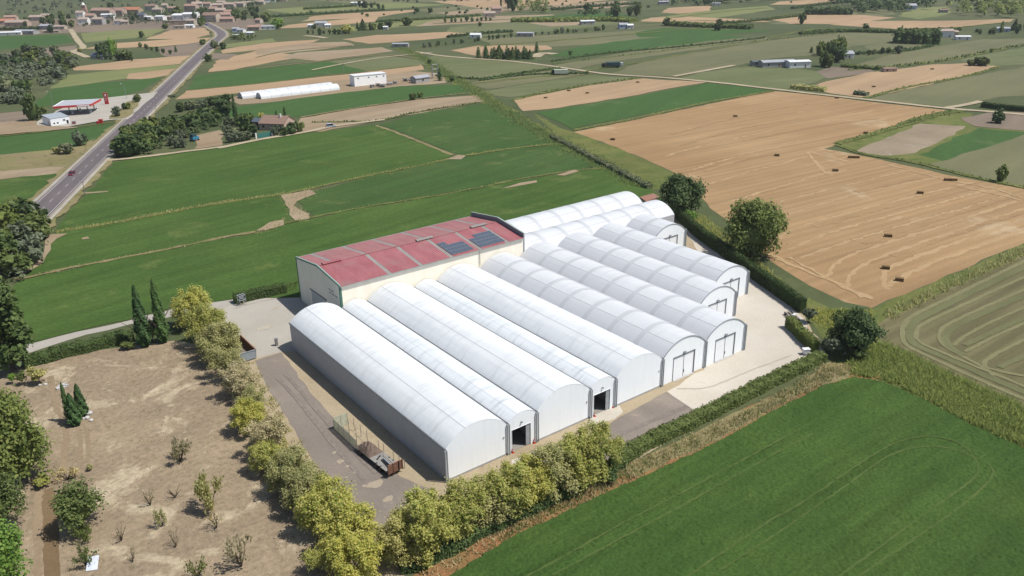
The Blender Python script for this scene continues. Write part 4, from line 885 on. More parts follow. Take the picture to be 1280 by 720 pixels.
# left row, from the back to the front
for i, (px, py, top, wd, kd, lm, lab) in enumerate([
    (246, 408, 351, 52, 'yellow', 'leaf_yellow', 'tall yellow-green tree at the lane end, topmost of the fence row'),
    (262, 432, 374, 54, 'yellow', 'leaf_yellow', 'bright yellow tree second from the lane end of the fence row'),
    (280, 450, 398, 58, 'yellow', 'leaf_olive', 'faded olive tree leaning over the grey skip'),
    (284, 474, 424, 46, 'sparse', 'leaf_olive', 'thin brownish tree just below the grey skip'),
    (302, 498, 448, 50, 'sparse', 'leaf_dry', 'half bare pale tree over the top of the worn tarmac'),
    (316, 520, 474, 40, 'sparse', 'leaf_olive', 'thin olive tree between the half bare ones of the fence row'),
    (312, 540, 494, 44, 'yellow', 'leaf_yellow', 'small bright yellow tree midway down the fence row'),
    (338, 566, 512, 58, 'sparse', 'leaf_dry', 'broad pale half bare tree midway down the fence row'),
    (334, 590, 546, 44, 'yellow', 'leaf_yellow', 'yellow tree under the broad pale half bare one'),
    (366, 612, 556, 62, 'yellow', 'leaf_olive', 'pale green tree opposite the rusty trailer'),
    (384, 636, 580, 60, 'yellow', 'leaf_olive', 'greyish green tree below the pale one in the fence row'),
    (412, 660, 594, 74, 'yellow', 'leaf_yellow', 'broad yellow-green tree near the lower corner of the fence row'),
    (440, 692, 620, 78, 'yellow', 'leaf_yellow', 'largest green-yellow tree at the corner of the worn tarmac'),
    (446, 726, 660, 70, 'yellow', 'leaf_yellow', 'green-yellow tree cut by the lower picture edge'),
    (398, 716, 684, 34, 'bush', 'leaf_yellow', 'small yellow bush at the foot of the corner trees'),
]):
    n = 8000 if kd == 'yellow' else 3800
    near_tree('yellowing_tree', lab, 'tree', px, py, top, wd*1.05, kd, lm, i % 4, n, 0.042, G_ROW, 0.08)
for i, (px, py, top, wd, lm, lab) in enumerate([
    (508, 700, 626, 66, 'leaf_olive', 'greyish olive tree at the left end of the row before the gables'),
    (536, 690, 604, 78, 'leaf_yellow', 'tall yellow-green tree under the shaded wall corner'),
    (556, 676, 626, 58, 'leaf_yellow', 'bright green-yellow tree low at the bank'),
    (580, 664, 596, 70, 'leaf_yellow', 'bushy yellow tree below the first blank gable'),
    (612, 650, 590, 66, 'leaf_olive', 'olive yellow tree below the first open doorway'),
    (634, 642, 572, 68, 'leaf_yellow', 'yellow-green tree hiding the foot of the first doorway'),
    (664, 626, 566, 64, 'leaf_yellow', 'yellow tree to the right of the first doorway'),
    (690, 614, 548, 68, 'leaf_olive', 'olive tree below the middle blank gable'),
    (718, 602, 538, 68, 'leaf_yellow', 'dense gold tree second from the right end of the row'),
    (744, 590, 524, 66, 'leaf_yellow', 'dense golden green tree at the right end of the row'),
]):
    near_tree('yellowing_tree', lab, 'tree', px, py, top, wd*1.06, 'yellow', lm, i % 4, 8500, 0.042, G_BOT, 0.04)
leaf_strip('undergrowth', [(500, 712), (540, 700), (600, 668), (660, 640), (720, 612), (776, 582)], 2.4, 1.6, M['leaf_dark'], 26, 0.2, 3, None, 'dark green undergrowth along the bank beneath the yellow trees', 'hedge', True)
leaf_strip('hedge', [(768, 584), (800, 562), (850, 538), (900, 513), (960, 482), (1026, 450)], 2.6, 1.9, M['leaf_mid'], 42, 0.16, 5, None, 'long green clipped hedge between the apron and the crop field', 'hedge', True, rough=0.12)
leaf_strip('hedge', [(846, 272), (872, 296), (905, 320), (945, 350), (985, 378), (1003, 391)], 1.6, 3.6, M['leaf_dark'], 34, 0.17, 6, None, 'tall dark hedge along the right side of the compound', 'hedge', True, rough=0.05)
leaf_strip('hedge', [(986, 408), (1000, 422), (1018, 440)], 1.9, 2.6, M['leaf_mid'], 46, 0.15, 7, None, 'short rounded hedge piece casting a shadow on the pale apron', 'hedge', True, rough=0.1)
leaf_strip('hedge', [(30, 459), (70, 448), (110, 438), (150, 428), (168, 424)], 2.6, 2.2, M['leaf_dark'], 42, 0.17, 8, None, 'dark green hedge between the concrete lane and the dry lot', 'hedge', True, rough=0.2)
leaf_strip('hedge', [(293, 379), (320, 373), (358, 365)], 2.0, 2.4, M['leaf_dark'], 46, 0.14, 9, None, 'clipped dark hedge by the yard, left of the warehouse', 'hedge', True, rough=0.04)
# cypresses and the other single trees
near_tree('cypress', 'tall dark cypress at the end of the lane hedge', 'tree', 182, 433, 357, 22, 'cypress', 'leaf_cypress', 0, 2600, 0.1, None, 0.01)
near_tree('cypress', 'tall cypress nearer the yellow trees, right of the other', 'tree', 205, 428, 349, 19, 'cypress', 'leaf_cypress', 1, 2600, 0.1, None, 0.01)
near_tree('cypress', 'small cypress with thin brown side, left of the group of three', 'tree', 88, 527, 478, 11, 'cypress', 'leaf_cypress', 2, 1300, 0.12, None, 0.01)
near_tree('cypress', 'small stout cypress in front, middle of the group of three', 'tree', 95, 531, 492, 19, 'cypress', 'leaf_cypress', 3, 1800, 0.11, None, 0.01)
near_tree('cypress', 'small cypress beside the white stones in the dry lot', 'tree', 104, 520, 480, 17, 'cypress', 'leaf_cypress', 0, 2600, 0.1, None, 0.01)
near_tree('poplar', 'tall grey-green poplar at the left picture edge', 'tree', 17, 462, 350, 74, 'poplar', 'leaf_dark', 0, 6000, 0.075, None, 0.06)
near_tree('shade_tree', 'broad mid green tree at the left edge of the dry lot', 'tree', 30, 598, 488, 102, 'broad', 'leaf_mid', 0, 5200, 0.06, None, 0.06)
near_tree('shade_tree', 'green tree low on the left edge below the broad one', 'tree', 0, 664, 592, 64, 'broad', 'leaf_mid', 1, 4200, 0.065, None, 0.05)
near_tree('shade_tree', 'bright green tree in the lower left corner', 'tree', 6, 748, 648, 84, 'broad', 'leaf_bright', 2, 4600, 0.062, None, 0.05)
near_tree('shade_tree', 'mid green tree with lacy crown standing alone in the dry lot', 'tree', 102, 662, 603, 60, 'broad', 'leaf_mid', 1, 1900, 0.075, None, 0.12)
near_tree('walnut_tree', 'dark dense round tree at the right corner of the compound', 'tree', 1065, 440, 385, 62, 'broad', 'leaf_dark', 3, 5200, 0.065, None, 0.03)
near_tree('field_tree', 'dark green tree by the small tiled shed behind the tunnels', 'tree', 850, 268, 217, 58, 'broad', 'leaf_dark', 2, 4200, 0.07, None, 0.03)
near_tree('field_tree', 'rounded olive green tree at the edge of the stubble field', 'tree', 938, 322, 251, 78, 'broad', 'leaf_olive2' if 'leaf_olive2' in M else 'leaf_mid', 0, 5200, 0.06, None, 0.03)
near_tree('round_bush', 'grey-green bush in front of the dark round tree', 'bush', 1044, 445, 420, 34, 'bush', 'leaf_grey', 0, 1500, 0.1)
near_tree('round_bush', 'pale green bush above the pallets at the tall hedge end', 'bush', 1011, 403, 384, 20, 'bush', 'leaf_grey', 1, 1200, 0.1)
near_tree('round_bush', 'small green bush right of the grey-green one under the round tree', 'bush', 1072, 452, 436, 22, 'bush', 'leaf_mid', 2, 1200, 0.1)
near_tree('round_bush', 'light green bush at the foot of the dark field tree', 'bush', 862, 276, 262, 18, 'bush', 'leaf_bright', 0, 900, 0.12)
near_tree('round_bush', 'rounded reddish green bush above the broad lot tree', 'bush', 50, 479, 457, 22, 'bush', 'leaf_olive', 1, 1400, 0.1)
near_tree('round_bush', 'narrow green bush left of the rounded reddish one', 'bush', 28, 482, 462, 13, 'bush', 'leaf_mid', 2, 900, 0.12)
near_tree('round_bush', 'small bright bush under the poplar', 'bush', 16, 480, 465, 11, 'bush', 'leaf_bright', 1, 800, 0.12)
near_tree('round_bush', 'low green shrub at the foot of the first tall cypress', 'bush', 160, 436, 426, 18, 'bush', 'leaf_mid', 0, 900, 0.12)
near_tree('round_bush', 'green shrub filling the gap between the two tall cypresses', 'bush', 192, 428, 398, 20, 'bush', 'leaf_dark', 1, 1200, 0.1)
near_tree('round_bush', 'small round yellow-green bush by the sandy path', 'bush', 54, 609, 595, 19, 'bush', 'leaf_yellow', 2, 900, 0.12)
near_tree('round_bush', 'tiny dark bush above the lone lacy tree', 'bush', 113, 588, 580, 9, 'bush', 'leaf_olive', 0, 500, 0.14)
near_tree('round_bush', 'dark green clump on the dry bank by the crop field', 'bush', 762, 605, 590, 20, 'bush', 'leaf_dark', 1, 900, 0.12)
# dry shrubs and twigs of the lot
def twig_mesh(seed, n, leafy):
    rr = random.Random(seed); mb = MB(); C = []
    for k in range(n):
        a = rr.uniform(0, 6.28); l = rr.uniform(0.5, 1); z = rr.uniform(0.45, 1.0)
        p = [(0, 0, 0), (l*.35*math.cos(a), l*.35*math.sin(a), z*.45), (l*.7*math.cos(a+.3), l*.7*math.sin(a+.3), z*.8), (l*math.cos(a+.2), l*math.sin(a+.2), z)]
        mb.tube(p, [.035, .028, .018, .006], 4)
        for j in range(3):
            b = p[1+j % 2]; a2 = a+rr.uniform(-1, 1); mb.tube([b, (b[0]+.25*math.cos(a2), b[1]+.25*math.sin(a2), b[2]+.25)], [.015, .004], 4)
        C += [tuple(np.array(p[2])*(1-t)+np.array(p[3])*t) for t in (0, .5, 1)]
    return mb, np.array(C)
m_twig = paint('dry_twig', (.11, .085, .06), 0.9, 0.1, 0, .2, 5)
for i, (px, py, top, wd, leafy, lm, lab) in enumerate([
    (226, 577, 552, 26, 500, 'leaf_dry', 'dry brown-green shrub nearest the fence row in the lot'),
    (264, 637, 602, 32, 900, 'leaf_olive', 'largest olive shrub in the middle of the dry lot'),
    (203, 658, 638, 16, 350, 'leaf_olive', 'small olive shrub left of the largest one'),
    (219, 622, 606, 22, 0, None, 'black bare twigs left of the largest olive shrub'),
    (188, 632, 612, 20, 60, 'leaf_dry', 'pale bare shrub left of the black twigs'),
    (271, 660, 640, 26, 60, 'leaf_dry', 'pale leafless shrub just below the largest olive one'),
    (220, 684, 664, 16, 50, 'leaf_dry', 'small leafless shrub with a dark shadow low in the lot'),
    (152, 676, 656, 20, 30, 'leaf_dry', 'leafless twigs right of the lone lacy tree'),
    (166, 703, 686, 14, 20, 'leaf_dry', 'faint thin twigs low in the lot'),
    (248, 722, 698, 26, 180, 'leaf_mid', 'green spiky shrub at the lower picture edge'),
    (302, 708, 676, 40, 160, 'leaf_dry', 'wide straw coloured shrub near the shadow of the fence row'),
    (108, 676, 656, 24, 380, 'leaf_mid', 'small green shrub under the lone lacy tree'),
    (108, 706, 686, 26, 300, 'leaf_mid', 'green shrub leaning over the white board'),
    (84, 600, 586, 30, 300, 'leaf_dry', 'low dry brushwood left of the tiny dark bush'),
]):
    b = gp(px, py); h = height_at(b, top); r = wd/2/ppm(b); mb, C = twig_mesh(i+5, 9, leafy)
    root = empty('dry_shrub', b, rnd.uniform(0, 6)); tag(root, lab, 'shrub', 'shrubs of the dry lot')
    o = mb.build('branches', m_twig, root); o.scale = (r, r, h)
    if leafy:
        leafy = int(leafy*1.7); rs = np.random.default_rng(i+40); j = rs.integers(0, len(C), leafy); P = C[j]+rs.normal(size=(leafy, 3))*np.array([.16, .16, .1]); P[:, 2] = np.abs(P[:, 2])
        o2 = bpy.data.objects.new('leaves', quads_mesh('leaves', P, rs.normal(size=(leafy, 3))+np.array([0, 0, .5]), .07, M[lm], rs)); COL.objects.link(o2); o2.parent = root; o2.scale = (r, r, h)
# reeds and rough grass
REED = [(1062, 452), (1085, 432), (1104, 430), (1150, 450), (1200, 474), (1290, 514), (1420, 574), (1420, 630), (1285, 563), (1210, 528), (1150, 496), (1100, 474), (1066, 470)]
grass_patch('reed_bed', REED, 24000, (.4, 1.35), 0.18, leaf_mat('reed_blades', [A(.11,.155,.05), A(.15,.195,.065), A(.19,.225,.085), A(.085,.13,.036), A(.23,.245,.11)], .4), 11, 'tall yellowish green reeds between the crop and the mown field', 'reeds', clump=3200, lean=.45)
grass_patch('rough_grass', [(1100, 395), (1160, 368), (1290, 306), (1420, 260), (1420, 268), (1285, 316), (1165, 372), (1108, 402)], 2600, (.4, 1.3), .35, M['leaf_olive'], 12, clump=500)
grass_patch('rough_grass', [(1000, 385), (1040, 388), (1090, 388), (1098, 416), (1090, 430), (1080, 425), (1030, 410), (1012, 398)], 2400, (.3, .9), .25, M['leaf_yellow'], 13)
grass_patch('rough_grass', [(846, 258), (880, 270), (940, 318), (1000, 372), (1010, 384), (985, 372), (940, 342), (880, 300)], 2600, (.3, .9), .25, M['leaf_yellow'], 14)
grass_patch('bank_grass', [(640, 652), (760, 592), (860, 548), (960, 500), (1030, 456), (1070, 460), (1030, 484), (960, 516), (860, 568), (760, 614), (640, 672), (560, 720), (530, 720)], 5000, (.2, .7), .2, M['leaf_dry'], 15, clump=900)
grass_patch('bank_grass', [(640, 655), (760, 596), (860, 552), (960, 504), (1030, 460), (1060, 466), (960, 514), (760, 612), (600, 694)], 2200, (.2, .6), .2, M['leaf_mid'], 16, clump=260)
DITCH = [(500, 60), (530, 74), (560, 94), (590, 112), (620, 132), (660, 157), (700, 180), (750, 204), (804, 234)]
ribbon('verge', DITCH, 11, m_weed, None, 4, 1.5)
grass_patch('ditch_reeds', None, 15000, (.35, 1.15), .4, leaf_mat('ditch_blades', [A(.10,.145,.05), A(.14,.18,.065), A(.17,.2,.08), A(.08,.12,.036)], .4), 17, 'pale green reeds filling the long ditch beside the alfalfa', 'reeds', line=DITCH, lw=7.5, clump=3600, lean=.5)
leaf_strip('ditch_thicket', [(690, 172), (730, 193), (770, 214), (812, 236)], 2.6, 1.4, M['leaf_grey'], 14, .3, 21, None, 'green thicket along the ditch ending at the tunnels', 'hedge', True)
grass_patch('lot_grass', [(40, 460), (200, 436), (255, 440), (290, 500), (390, 660), (420, 720), (300, 740), (80, 740)], 6000, (.06, .22), .12, M['leaf_dry'], 18, clump=700)
grass_patch('yard_weeds', [(255, 440), (320, 452), (336, 488), (366, 540), (420, 610), (490, 690), (440, 700), (380, 620), (300, 500)], 4200, (.15, .7), .16, M['leaf_olive'], 19, clump=420)
grass_patch('field_edge_grass', [(300, 372), (330, 366), (372, 352), (372, 362), (330, 372)], 700, (.2, .6), .2, M['leaf_mid'], 20)

# ------------------------------------------------------------------ things in the yards
m_rust = paint('rusty_steel', (.22, .115, .075), .85, .2, 0, .35, 3); m_skipg = paint('skip_grey', (.33, .37, .40), .6, .3, 0, .2, 2); m_deck = paint('deck_grey', (.27, .26, .24), .7, .3, 0, .25, 2)
m_black = paint('black_paint', (.015, .015, .017), .6, .3); m_wood = paint('grey_wood', (.32, .28, .23), .9, .1, 0, .25, 3); m_heap = paint('brown_heap', (.17, .125, .1), .95, .1, 0, .35, 4); m_cone = paint('cone_red', (.5, .05, .03), .6, .3); m_wht = paint('white_paint', (.78, .79, .8), .5, .4, 0, .05)
sk0 = empty('skip', (-10.0, 66.2, 0)); tag(sk0, 'open grey steel skip with rusty inside, half under the yellow trees', 'skip')
mb = MB(); mb.box(-1.9, -4.4, .25, 1.9, 4.4, .35); mb.build('floor', paint('skip_dirt', (.19, .16, .13), .95), sk0)
mb = MB(); mb.prism([(-1.9, .25), (1.9, .25), (2.05, 2.1), (-2.05, 2.1)], 'y', -4.5, -4.4); mb.build('end_panel', m_skipg, sk0); mb = MB(); mb.prism([(-1.9, .25), (1.9, .25), (2.05, 2.1), (-2.05, 2.1)], 'y', 4.4, 4.5); mb.build('end_panel', m_rust, sk0)
for s_ in (-1, 1):
    mb = MB(); mb.prism([(1.9*s_, .25), (2.05*s_, 2.1), (2.15*s_, 2.1), (2.0*s_, .25)], 'y', -4.5, 4.5); mb.build('side_panel', m_rust, sk0)
    mb = MB(); mb.box(min(2.0*s_, 2.22*s_), -4.55, 2.1, max(2.0*s_, 2.22*s_), 4.55, 2.22); mb.build('rim', m_rust if s_ > 0 else m_skipg, sk0)
    for y in (-3, -1, 1, 3): mb = MB(); mb.box(2.08*s_-.07, y-.08, .3, 2.08*s_+.1, y+.08, 2.1); mb.build('rib', m_rust, sk0)
mb = MB(); mb.box(-2.1, -4.58, 2.1, 2.1, -4.4, 2.22); mb.build('rim', m_skipg, sk0)
for x in (-1.2, 1.2): mb = MB(); mb.box(x-.15, -4.4, 0, x+.15, 4.4, .25); mb.build('skid', m_rust, sk0)
# flatbed trailer with junk
tr = empty('flatbed_trailer', (-6.0, 12.0, 0), R(4)); tr.scale = (1.2, 1.06, 1.2); tag(tr, 'old flatbed trailer with brown heap, loose slats and rusty tailgate', 'trailer')
mb = MB(); mb.box(-1.15, -4.9, .75, 1.15, 4.9, .87); mb.build('deck', m_deck, tr)
for x in (-.7, .7): mb = MB(); mb.box(x-.1, -5, .5, x+.1, 5.2, .75); mb.build('chassis_rail', m_rust, tr)
mb = MB(); mb.box(-1.2, -5.05, .6, 1.2, -4.93, 2.05); tgp = mb.build('tailgate', m_rust, tr)
for x in (-1.2, -.35, .5, 1.1): mb = MB(); mb.box(x, -5.15, .5, x+.12, -5.05, 2.1); mb.build('tailgate_post', m_black if x > .3 and x < 1 else m_rust, tgp)
for x in (-1.05, 1.05):
    for y in (-2.6, -1.5, 3.3):
        mb = MB(); mb.cyl_x((x, y, .45), .45, .13); wv_ = mb.build('wheel', m_black, tr); mb = MB(); mb.cyl_x((x, y, .45), .2, .15); mb.build('rim', m_rust, wv_)
mb = MB(); rs = np.random.default_rng(4)
hv = [(x, y, .87+max(0, (1.0-(x/1.15)**2)*(1-((y-2.6)/2.2)**2))*1.0*rs.uniform(.75, 1.15)) for y in np.linspace(.4, 4.8, 14) for x in np.linspace(-1.12, 1.12, 9)]
mb.v = hv; mb.f = [(j*9+i, j*9+i+1, (j+1)*9+i+1, (j+1)*9+i) for j in range(13) for i in range(8)]; mb.m = [0]*len(mb.f); hp = mb.build('scrap_heap', m_heap); hp.scale = (1.2, 1.06, 1.25); hp.location = (-6, 12, -.04); hp.rotation_euler = (0, 0, R(4)); tag(hp, 'low brown heap of rubbish on the deck of the flatbed trailer', 'heap')
for k, (x, y, l, mt, a) in enumerate([(.55, -2.4, 3.6, m_wood, 6), (.8, -2.2, 3.8, m_deck, 4), (.25, -2.6, 3.0, m_skipg, 5), (-.1, -2.9, 2.8, m_black, 3), (-.35, -2.7, 2.6, m_black, 8), (-.2, -.6, 1.2, m_black, 60)]):
    mb = MB(); mb.obox((0, 0), (math.sin(R(a)), math.cos(R(a))), l/2, .09, 0, .12); o = mb.build('slat', mt); o.location = (-6+x*.99-y*.07, 12+y+x*.07, 1.06+.012*k); o.rotation_euler = (0, 0, R(4))
    tag(o, ['grey wooden slat on the trailer deck', 'pale grey slat at the edge of the trailer deck', 'light grey slat beside the black ones on the trailer', 'long black slat on the trailer deck', 'shorter black slat on the trailer deck', 'black slat lying askew near the heap on the trailer'][k], 'slat', 'loose slats on the trailer')
# netting pen
pen = empty('netting_pen', (-6.4, 21.2, 0)); tag(pen, 'pale netting pen with thin posts, between the tarmac and the long shaded wall', 'pen')
def net_mat():
    t = NT('pale_netting'); d = t.n('ShaderNodeBsdfTransparent'); mx = t.n('ShaderNodeMixShader'); mx.inputs[0].default_value = .55; t.done((.55, .56, .42), .9, .1)
    t.l(d.outputs[0], mx.inputs[1]); t.l(t.b.outputs[0], mx.inputs[2]); t.l(mx.outputs[0], t.out.inputs[0]); return t.mat
m_net = net_mat(); Pn = [(-1.0, 4.6), (1.7, 4.6), (-1.0, -4.4), (1.7, -4.4)]
mb = MB(); mb.box(-1.0, 4.58, .05, 1.7, 4.62, 2.5); mb.build('net_panel', paint('pale_panel', (.55, .56, .42), .8, .2), pen)
mb = MB(); mb.box(-1.02, -4.4, .05, -.98, 4.58, 2.3); mb.build('net_panel', m_net, pen)
mb = MB(); mb.box(-1.1, -4.4, 0, -.9, 4.6, .1); mb.build('base_rail', m_black, pen)
for x, y in [(-1, 4.6), (-1, 2.6), (-1, .6), (-1, -1.6), (-1, -4.4), (1.7, 4.6), (1.7, 2), (1.7, -.6), (1.7, -3), (.4, 4.6), (.5, 1.6), (.6, -1)]:
    mb = MB(); mb.tube([(x, y, 0), (x, y, 2.55)], .05, 6); mb.build('post', m_wood, pen)
for k, (y0_, y1_) in enumerate([(4.6, 2.0), (2.0, -.6), (-.6, -3)]): mb = MB(); mb.tube([(1.7, y0_, 1.2), (1.7, y1_, 1.25)], .035, 5); mb.build('rail', m_wood, pen)
for i, (x, y) in enumerate([(-4.2, 15.0), (-4.0, 13.6), (-3.8, 10.6), (-3.6, 9.0), (-3.5, 7.4)]):
    mb = MB(); mb.tube([(0, 0, 0), (0, 0, 1.9)], .05, 6); mb.box(-.09, -.09, 0, .09, .09, .06); o = mb.build('fence_post', m_wood); o.location = (x, y, 0); tag(o, 'thin weathered post standing between the rusty trailer and the long shaded wall', 'post', 'posts beside the trailer')
# cones
for i, (px, py) in enumerate([(641, 566), (667.5, 554), (743, 520.5), (765.5, 509.5)]):
    b = gp(px, py); root = empty('traffic_cone', b); tag(root, ['red cone left of the first open doorway', 'red cone right of the first open doorway', 'red cone at the left of the doorway on the apron', 'red cone at the right of the doorway on the apron'][i], 'cone', 'red cones by the doorways')
    mb = MB(); mb.box(-.26, -.26, 0, .26, .26, .06); mb.build('base', m_cone, root); mb = MB(); mb.tube([(0, 0, .06), (0, 0, .38), (0, 0, .55), (0, 0, .9)], [.19, .13, .1, .04], 12); cb_ = mb.build('body', m_cone, root)
    mb = MB(); mb.tube([(0, 0, .4), (0, 0, .55)], [.135, .108], 12); mb.build('band', m_wht, cb_)
# pallets, bins, frame, white board, stones
b = gp(990, 398); root = empty('pallet_cart', b, R(55)); tag(root, 'black and grey pallet cart at the end of the tall hedge', 'cart')
for k in range(6): mb = MB(); mb.box(-2.4, -1.1+k*.4, .55, 2.4, -.85+k*.4, .65); mb.build('slat', m_black if k % 2 else m_wood, root)
for x in (-1.8, 1.8): mb = MB(); mb.box(x-.08, -1.1, .4, x+.08, 1.2, .55); mb.build('cross_beam', m_black, root)
for x in (-1.8, 1.8):
    for y in (-.9, 1.0): mb = MB(); mb.cyl_x((x, y, .28), .28, .08); mb.build('wheel', m_black, root)
mb = MB(); mb.box(-.3, -.25, 0, .9, .25, .35); o = mb.build('crate', m_wht, None, bevel=.03); o.location = (b[0]+.2, b[1]-.1, .66); tag(o, 'small white crate lying on the black pallet cart', 'crate')
b = gp(1007, 443); root = empty('wheeled_bin', b, R(-30)); tag(root, 'white bin with dark wheels at the hedge corner of the apron', 'bin')
mb = MB(); mb.prism([(-.55, .2), (.55, .2), (.7, 1.3), (-.7, 1.3)], 'y', -.5, .5); mb.build('body', m_wht, root, bevel=.03); mb = MB(); mb.box(-.75, -.55, 1.3, .75, .55, 1.38); mb.build('lid', m_wht, root)
for x in (-.4, .4): mb = MB(); mb.cyl_x((x, -.5, .2), .2, .06); mb.build('wheel', m_black, root)
mb = MB(); mb.tube([(-.7, .55, 1.2), (-.7, .7, 1.2), (.7, .7, 1.2), (.7, .55, 1.2)], .03, 6); mb.build('handle', m_black, root)
b = gp(303, 381); root = empty('pump_frame', b, R(10)); tag(root, 'small steel frame with a motor, standing before the clipped hedge end', 'machine')
for x in (-.8, .8):
    for y in (-.5, .5): mb = MB(); mb.tube([(x, y, 0), (x, y, 2.6)], .06, 6); mb.build('leg', m_pipe, root)
for z in (1.4, 2.6): mb = MB(); mb.box(-.86, -.56, z-.06, .86, -.44, z+.06); mb.box(-.86, .44, z-.06, .86, .56, z+.06); mb.box(-.86, -.44, z-.06, -.74, .44, z+.06); mb.box(.74, -.44, z-.06, .86, .44, z+.06); mb.build('cross_rail', m_pipe, root)
mb = MB(); mb.tube([(-.5, 0, 1.8), (.5, 0, 1.8)], .34, 14); mb.build('motor', m_lamp, root); mb = MB(); mb.tube([(0, -.3, 1.4), (.4, -.9, .1)], .08, 8); mb.build('pipe', m_pipe, root)
b = gp(346, 432); root = empty('cabinet', b); tag(root, 'small grey cabinet in the shadow at the back corner of the left tunnel', 'cabinet')
mb = MB(); mb.box(-.3, -.25, .1, .3, .25, 1.7); mb.build('body', m_pipe, root, bevel=.02); mb = MB(); mb.box(-.34, -.3, 1.7, .34, .3, 1.78); mb.build('roof', m_lamp, root); mb = MB(); mb.box(-.26, -.28, .2, .26, -.25, 1.6); mb.build('door', m_deck, root)
b = gp(117, 707); root = empty('board', b, R(-25)); tag(root, 'bluish white board propped among shrubs at the lower left', 'board')
mb = MB(); mb.prism([(-1.1, .1), (-.9, .04), (.9, 1.0), (.7, 1.06)], 'x', -.75, .75); mb.build('panel', paint('bluish_white', (.62, .66, .74), .5), root); mb = MB(); mb.tube([(-.6, .8, 0), (-.6, .75, .9)], .04, 6); mb.tube([(.6, .8, 0), (.6, .75, .9)], .04, 6); mb.build('prop', m_wood, root)
m_stone = paint('white_stone', (.52, .51, .49), .9, .1, 0, .15, 3)
for i, (px, py, r) in enumerate([(106, 519, .55), (109, 523, .45), (112, 518, .6), (114, 526, .4), (105, 524, .35), (50, 482, .3), (57, 481, .35)]):
    bm_ = bmesh.new(); bmesh.ops.create_icosphere(bm_, subdivisions=2, radius=r)
    for v in bm_.verts: v.co *= rnd.uniform(.85, 1.15); v.co.z = v.co.z*.7+r*.4
    me = bpy.data.meshes.new('stone'); bm_.to_mesh(me); bm_.free(); me.materials.append(m_stone); o = bpy.data.objects.new('stone', me); COL.objects.link(o); o.location = V3(gp(px, py))
    tag(o, 'white stone in the small pile at the foot of the cypress group' if i < 5 else 'pale stone under the rounded reddish bush', 'stone', 'white stones by the cypresses' if i < 5 else 'stones under the bush')
b = gp(76, 484); root = empty('rubble_pile', b); mb = MB(); rr = random.Random(3)
for k in range(14): x, y, r = rr.uniform(-1.2, 1.2), rr.uniform(-.8, .8), rr.uniform(.15, .35); mb.obox((x, y), (1, rr.uniform(-1, 1)), r, r*.7, 0, r)
mb.build('rubble', m_stone, root); tag(root, 'small pale rubble pile above the three small cypresses', 'rubble')
# bits behind the tunnels
m_terra = roof_mat('terracotta_tiles', (.36, .17, .11), (.28, .14, .10), .35)
b0, b1, b2, b3 = gp(800, 246, 3), gp(817, 241.5, 3), gp(824, 246, 2.6), gp(808, 252, 2.6)
mb = MB(); mb.quad(tuple(b0), tuple(b1), tuple(b2), tuple(b3)); mb.quad(*[tuple(np.array(q)-[0, 0, .12]) for q in (b3, b2, b1, b0)])
for q0, q1 in ((b0, b1), (b1, b2), (b2, b3), (b3, b0)): mb.quad(tuple(q0-[0, 0, .12]), tuple(q1-[0, 0, .12]), tuple(q1), tuple(q0))
hut = empty('tiled_shed', (0, 0, 0)); tag(hut, 'small terracotta roofed shed behind the crosswise tunnels', 'shed'); mb.build('roof', m_terra, hut)
mb = MB(); cq = [np.array(q)*.94+np.mean([b0, b1, b2, b3], axis=0)*.06 for q in (b0, b1, b2, b3)]
for i in range(4): q0, q1 = cq[i], cq[(i+1) % 4]; mb.quad((q0[0], q0[1], 0), (q1[0], q1[1], 0), (q1[0], q1[1], q1[2]-.14), (q0[0], q0[1], q0[2]-.14))
mb.build('wall', m_wood, hut)
for i, (px, py, sx, sy, sz, mt, nm, lab) in enumerate([(826, 262, 2.2, 1.4, 1.5, m_skipg, 'covered_stack', 'grey tarpaulin covered stack in the shade of the dark field tree'), (834, 271, 1.3, .9, .8, m_wood, 'pallet_stack', 'low brown pallet stack at the start of the tall hedge'), (822, 255, 2.4, .8, .6, m_black, 'dark_trough', 'long dark trough beside the small tiled shed')]):
    root = empty(nm, gp(px, py), R(-37)); tag(root, lab, nm.split('_')[1])
    if i == 0: mb = MB(); mb.prism([(-sx/2, 0), (sx/2, 0), (sx/2, sz*.6), (sx*.1, sz), (-sx*.3, sz*.8)], 'y', -sy/2, sy/2); mb.build('tarpaulin', mt, root, bevel=.08)
    elif i == 1:
        for k in range(4): mb = MB(); mb.box(-sx/2, -sy/2, k*.2, sx/2, sy/2, k*.2+.03); [mb.box(-sx/2, y, k*.2+.03, sx/2, y+.1, k*.2+.14) for y in (-sy/2, -.05, sy/2-.1)]; mb.box(-sx/2, -sy/2, k*.2+.14, sx/2, sy/2, k*.2+.17); mb.build('pallet', m_wood if k % 2 else m_heap, root)
    else: mb = MB(); mb.box(-sx/2, -sy/2, .1, sx/2, sy/2, .2); mb.box(-sx/2, -sy/2, .2, sx/2, -sy/2+.08, sz); mb.box(-sx/2, sy/2-.08, .2, sx/2, sy/2, sz); mb.build('body', m_black, root); mb = MB(); mb.box(-sx/2, -sy/2, 0, -sx/2+.2, sy/2, .1); mb.box(sx/2-.2, -sy/2, 0, sx/2, sy/2, .1); mb.build('foot', m_pipe, root)
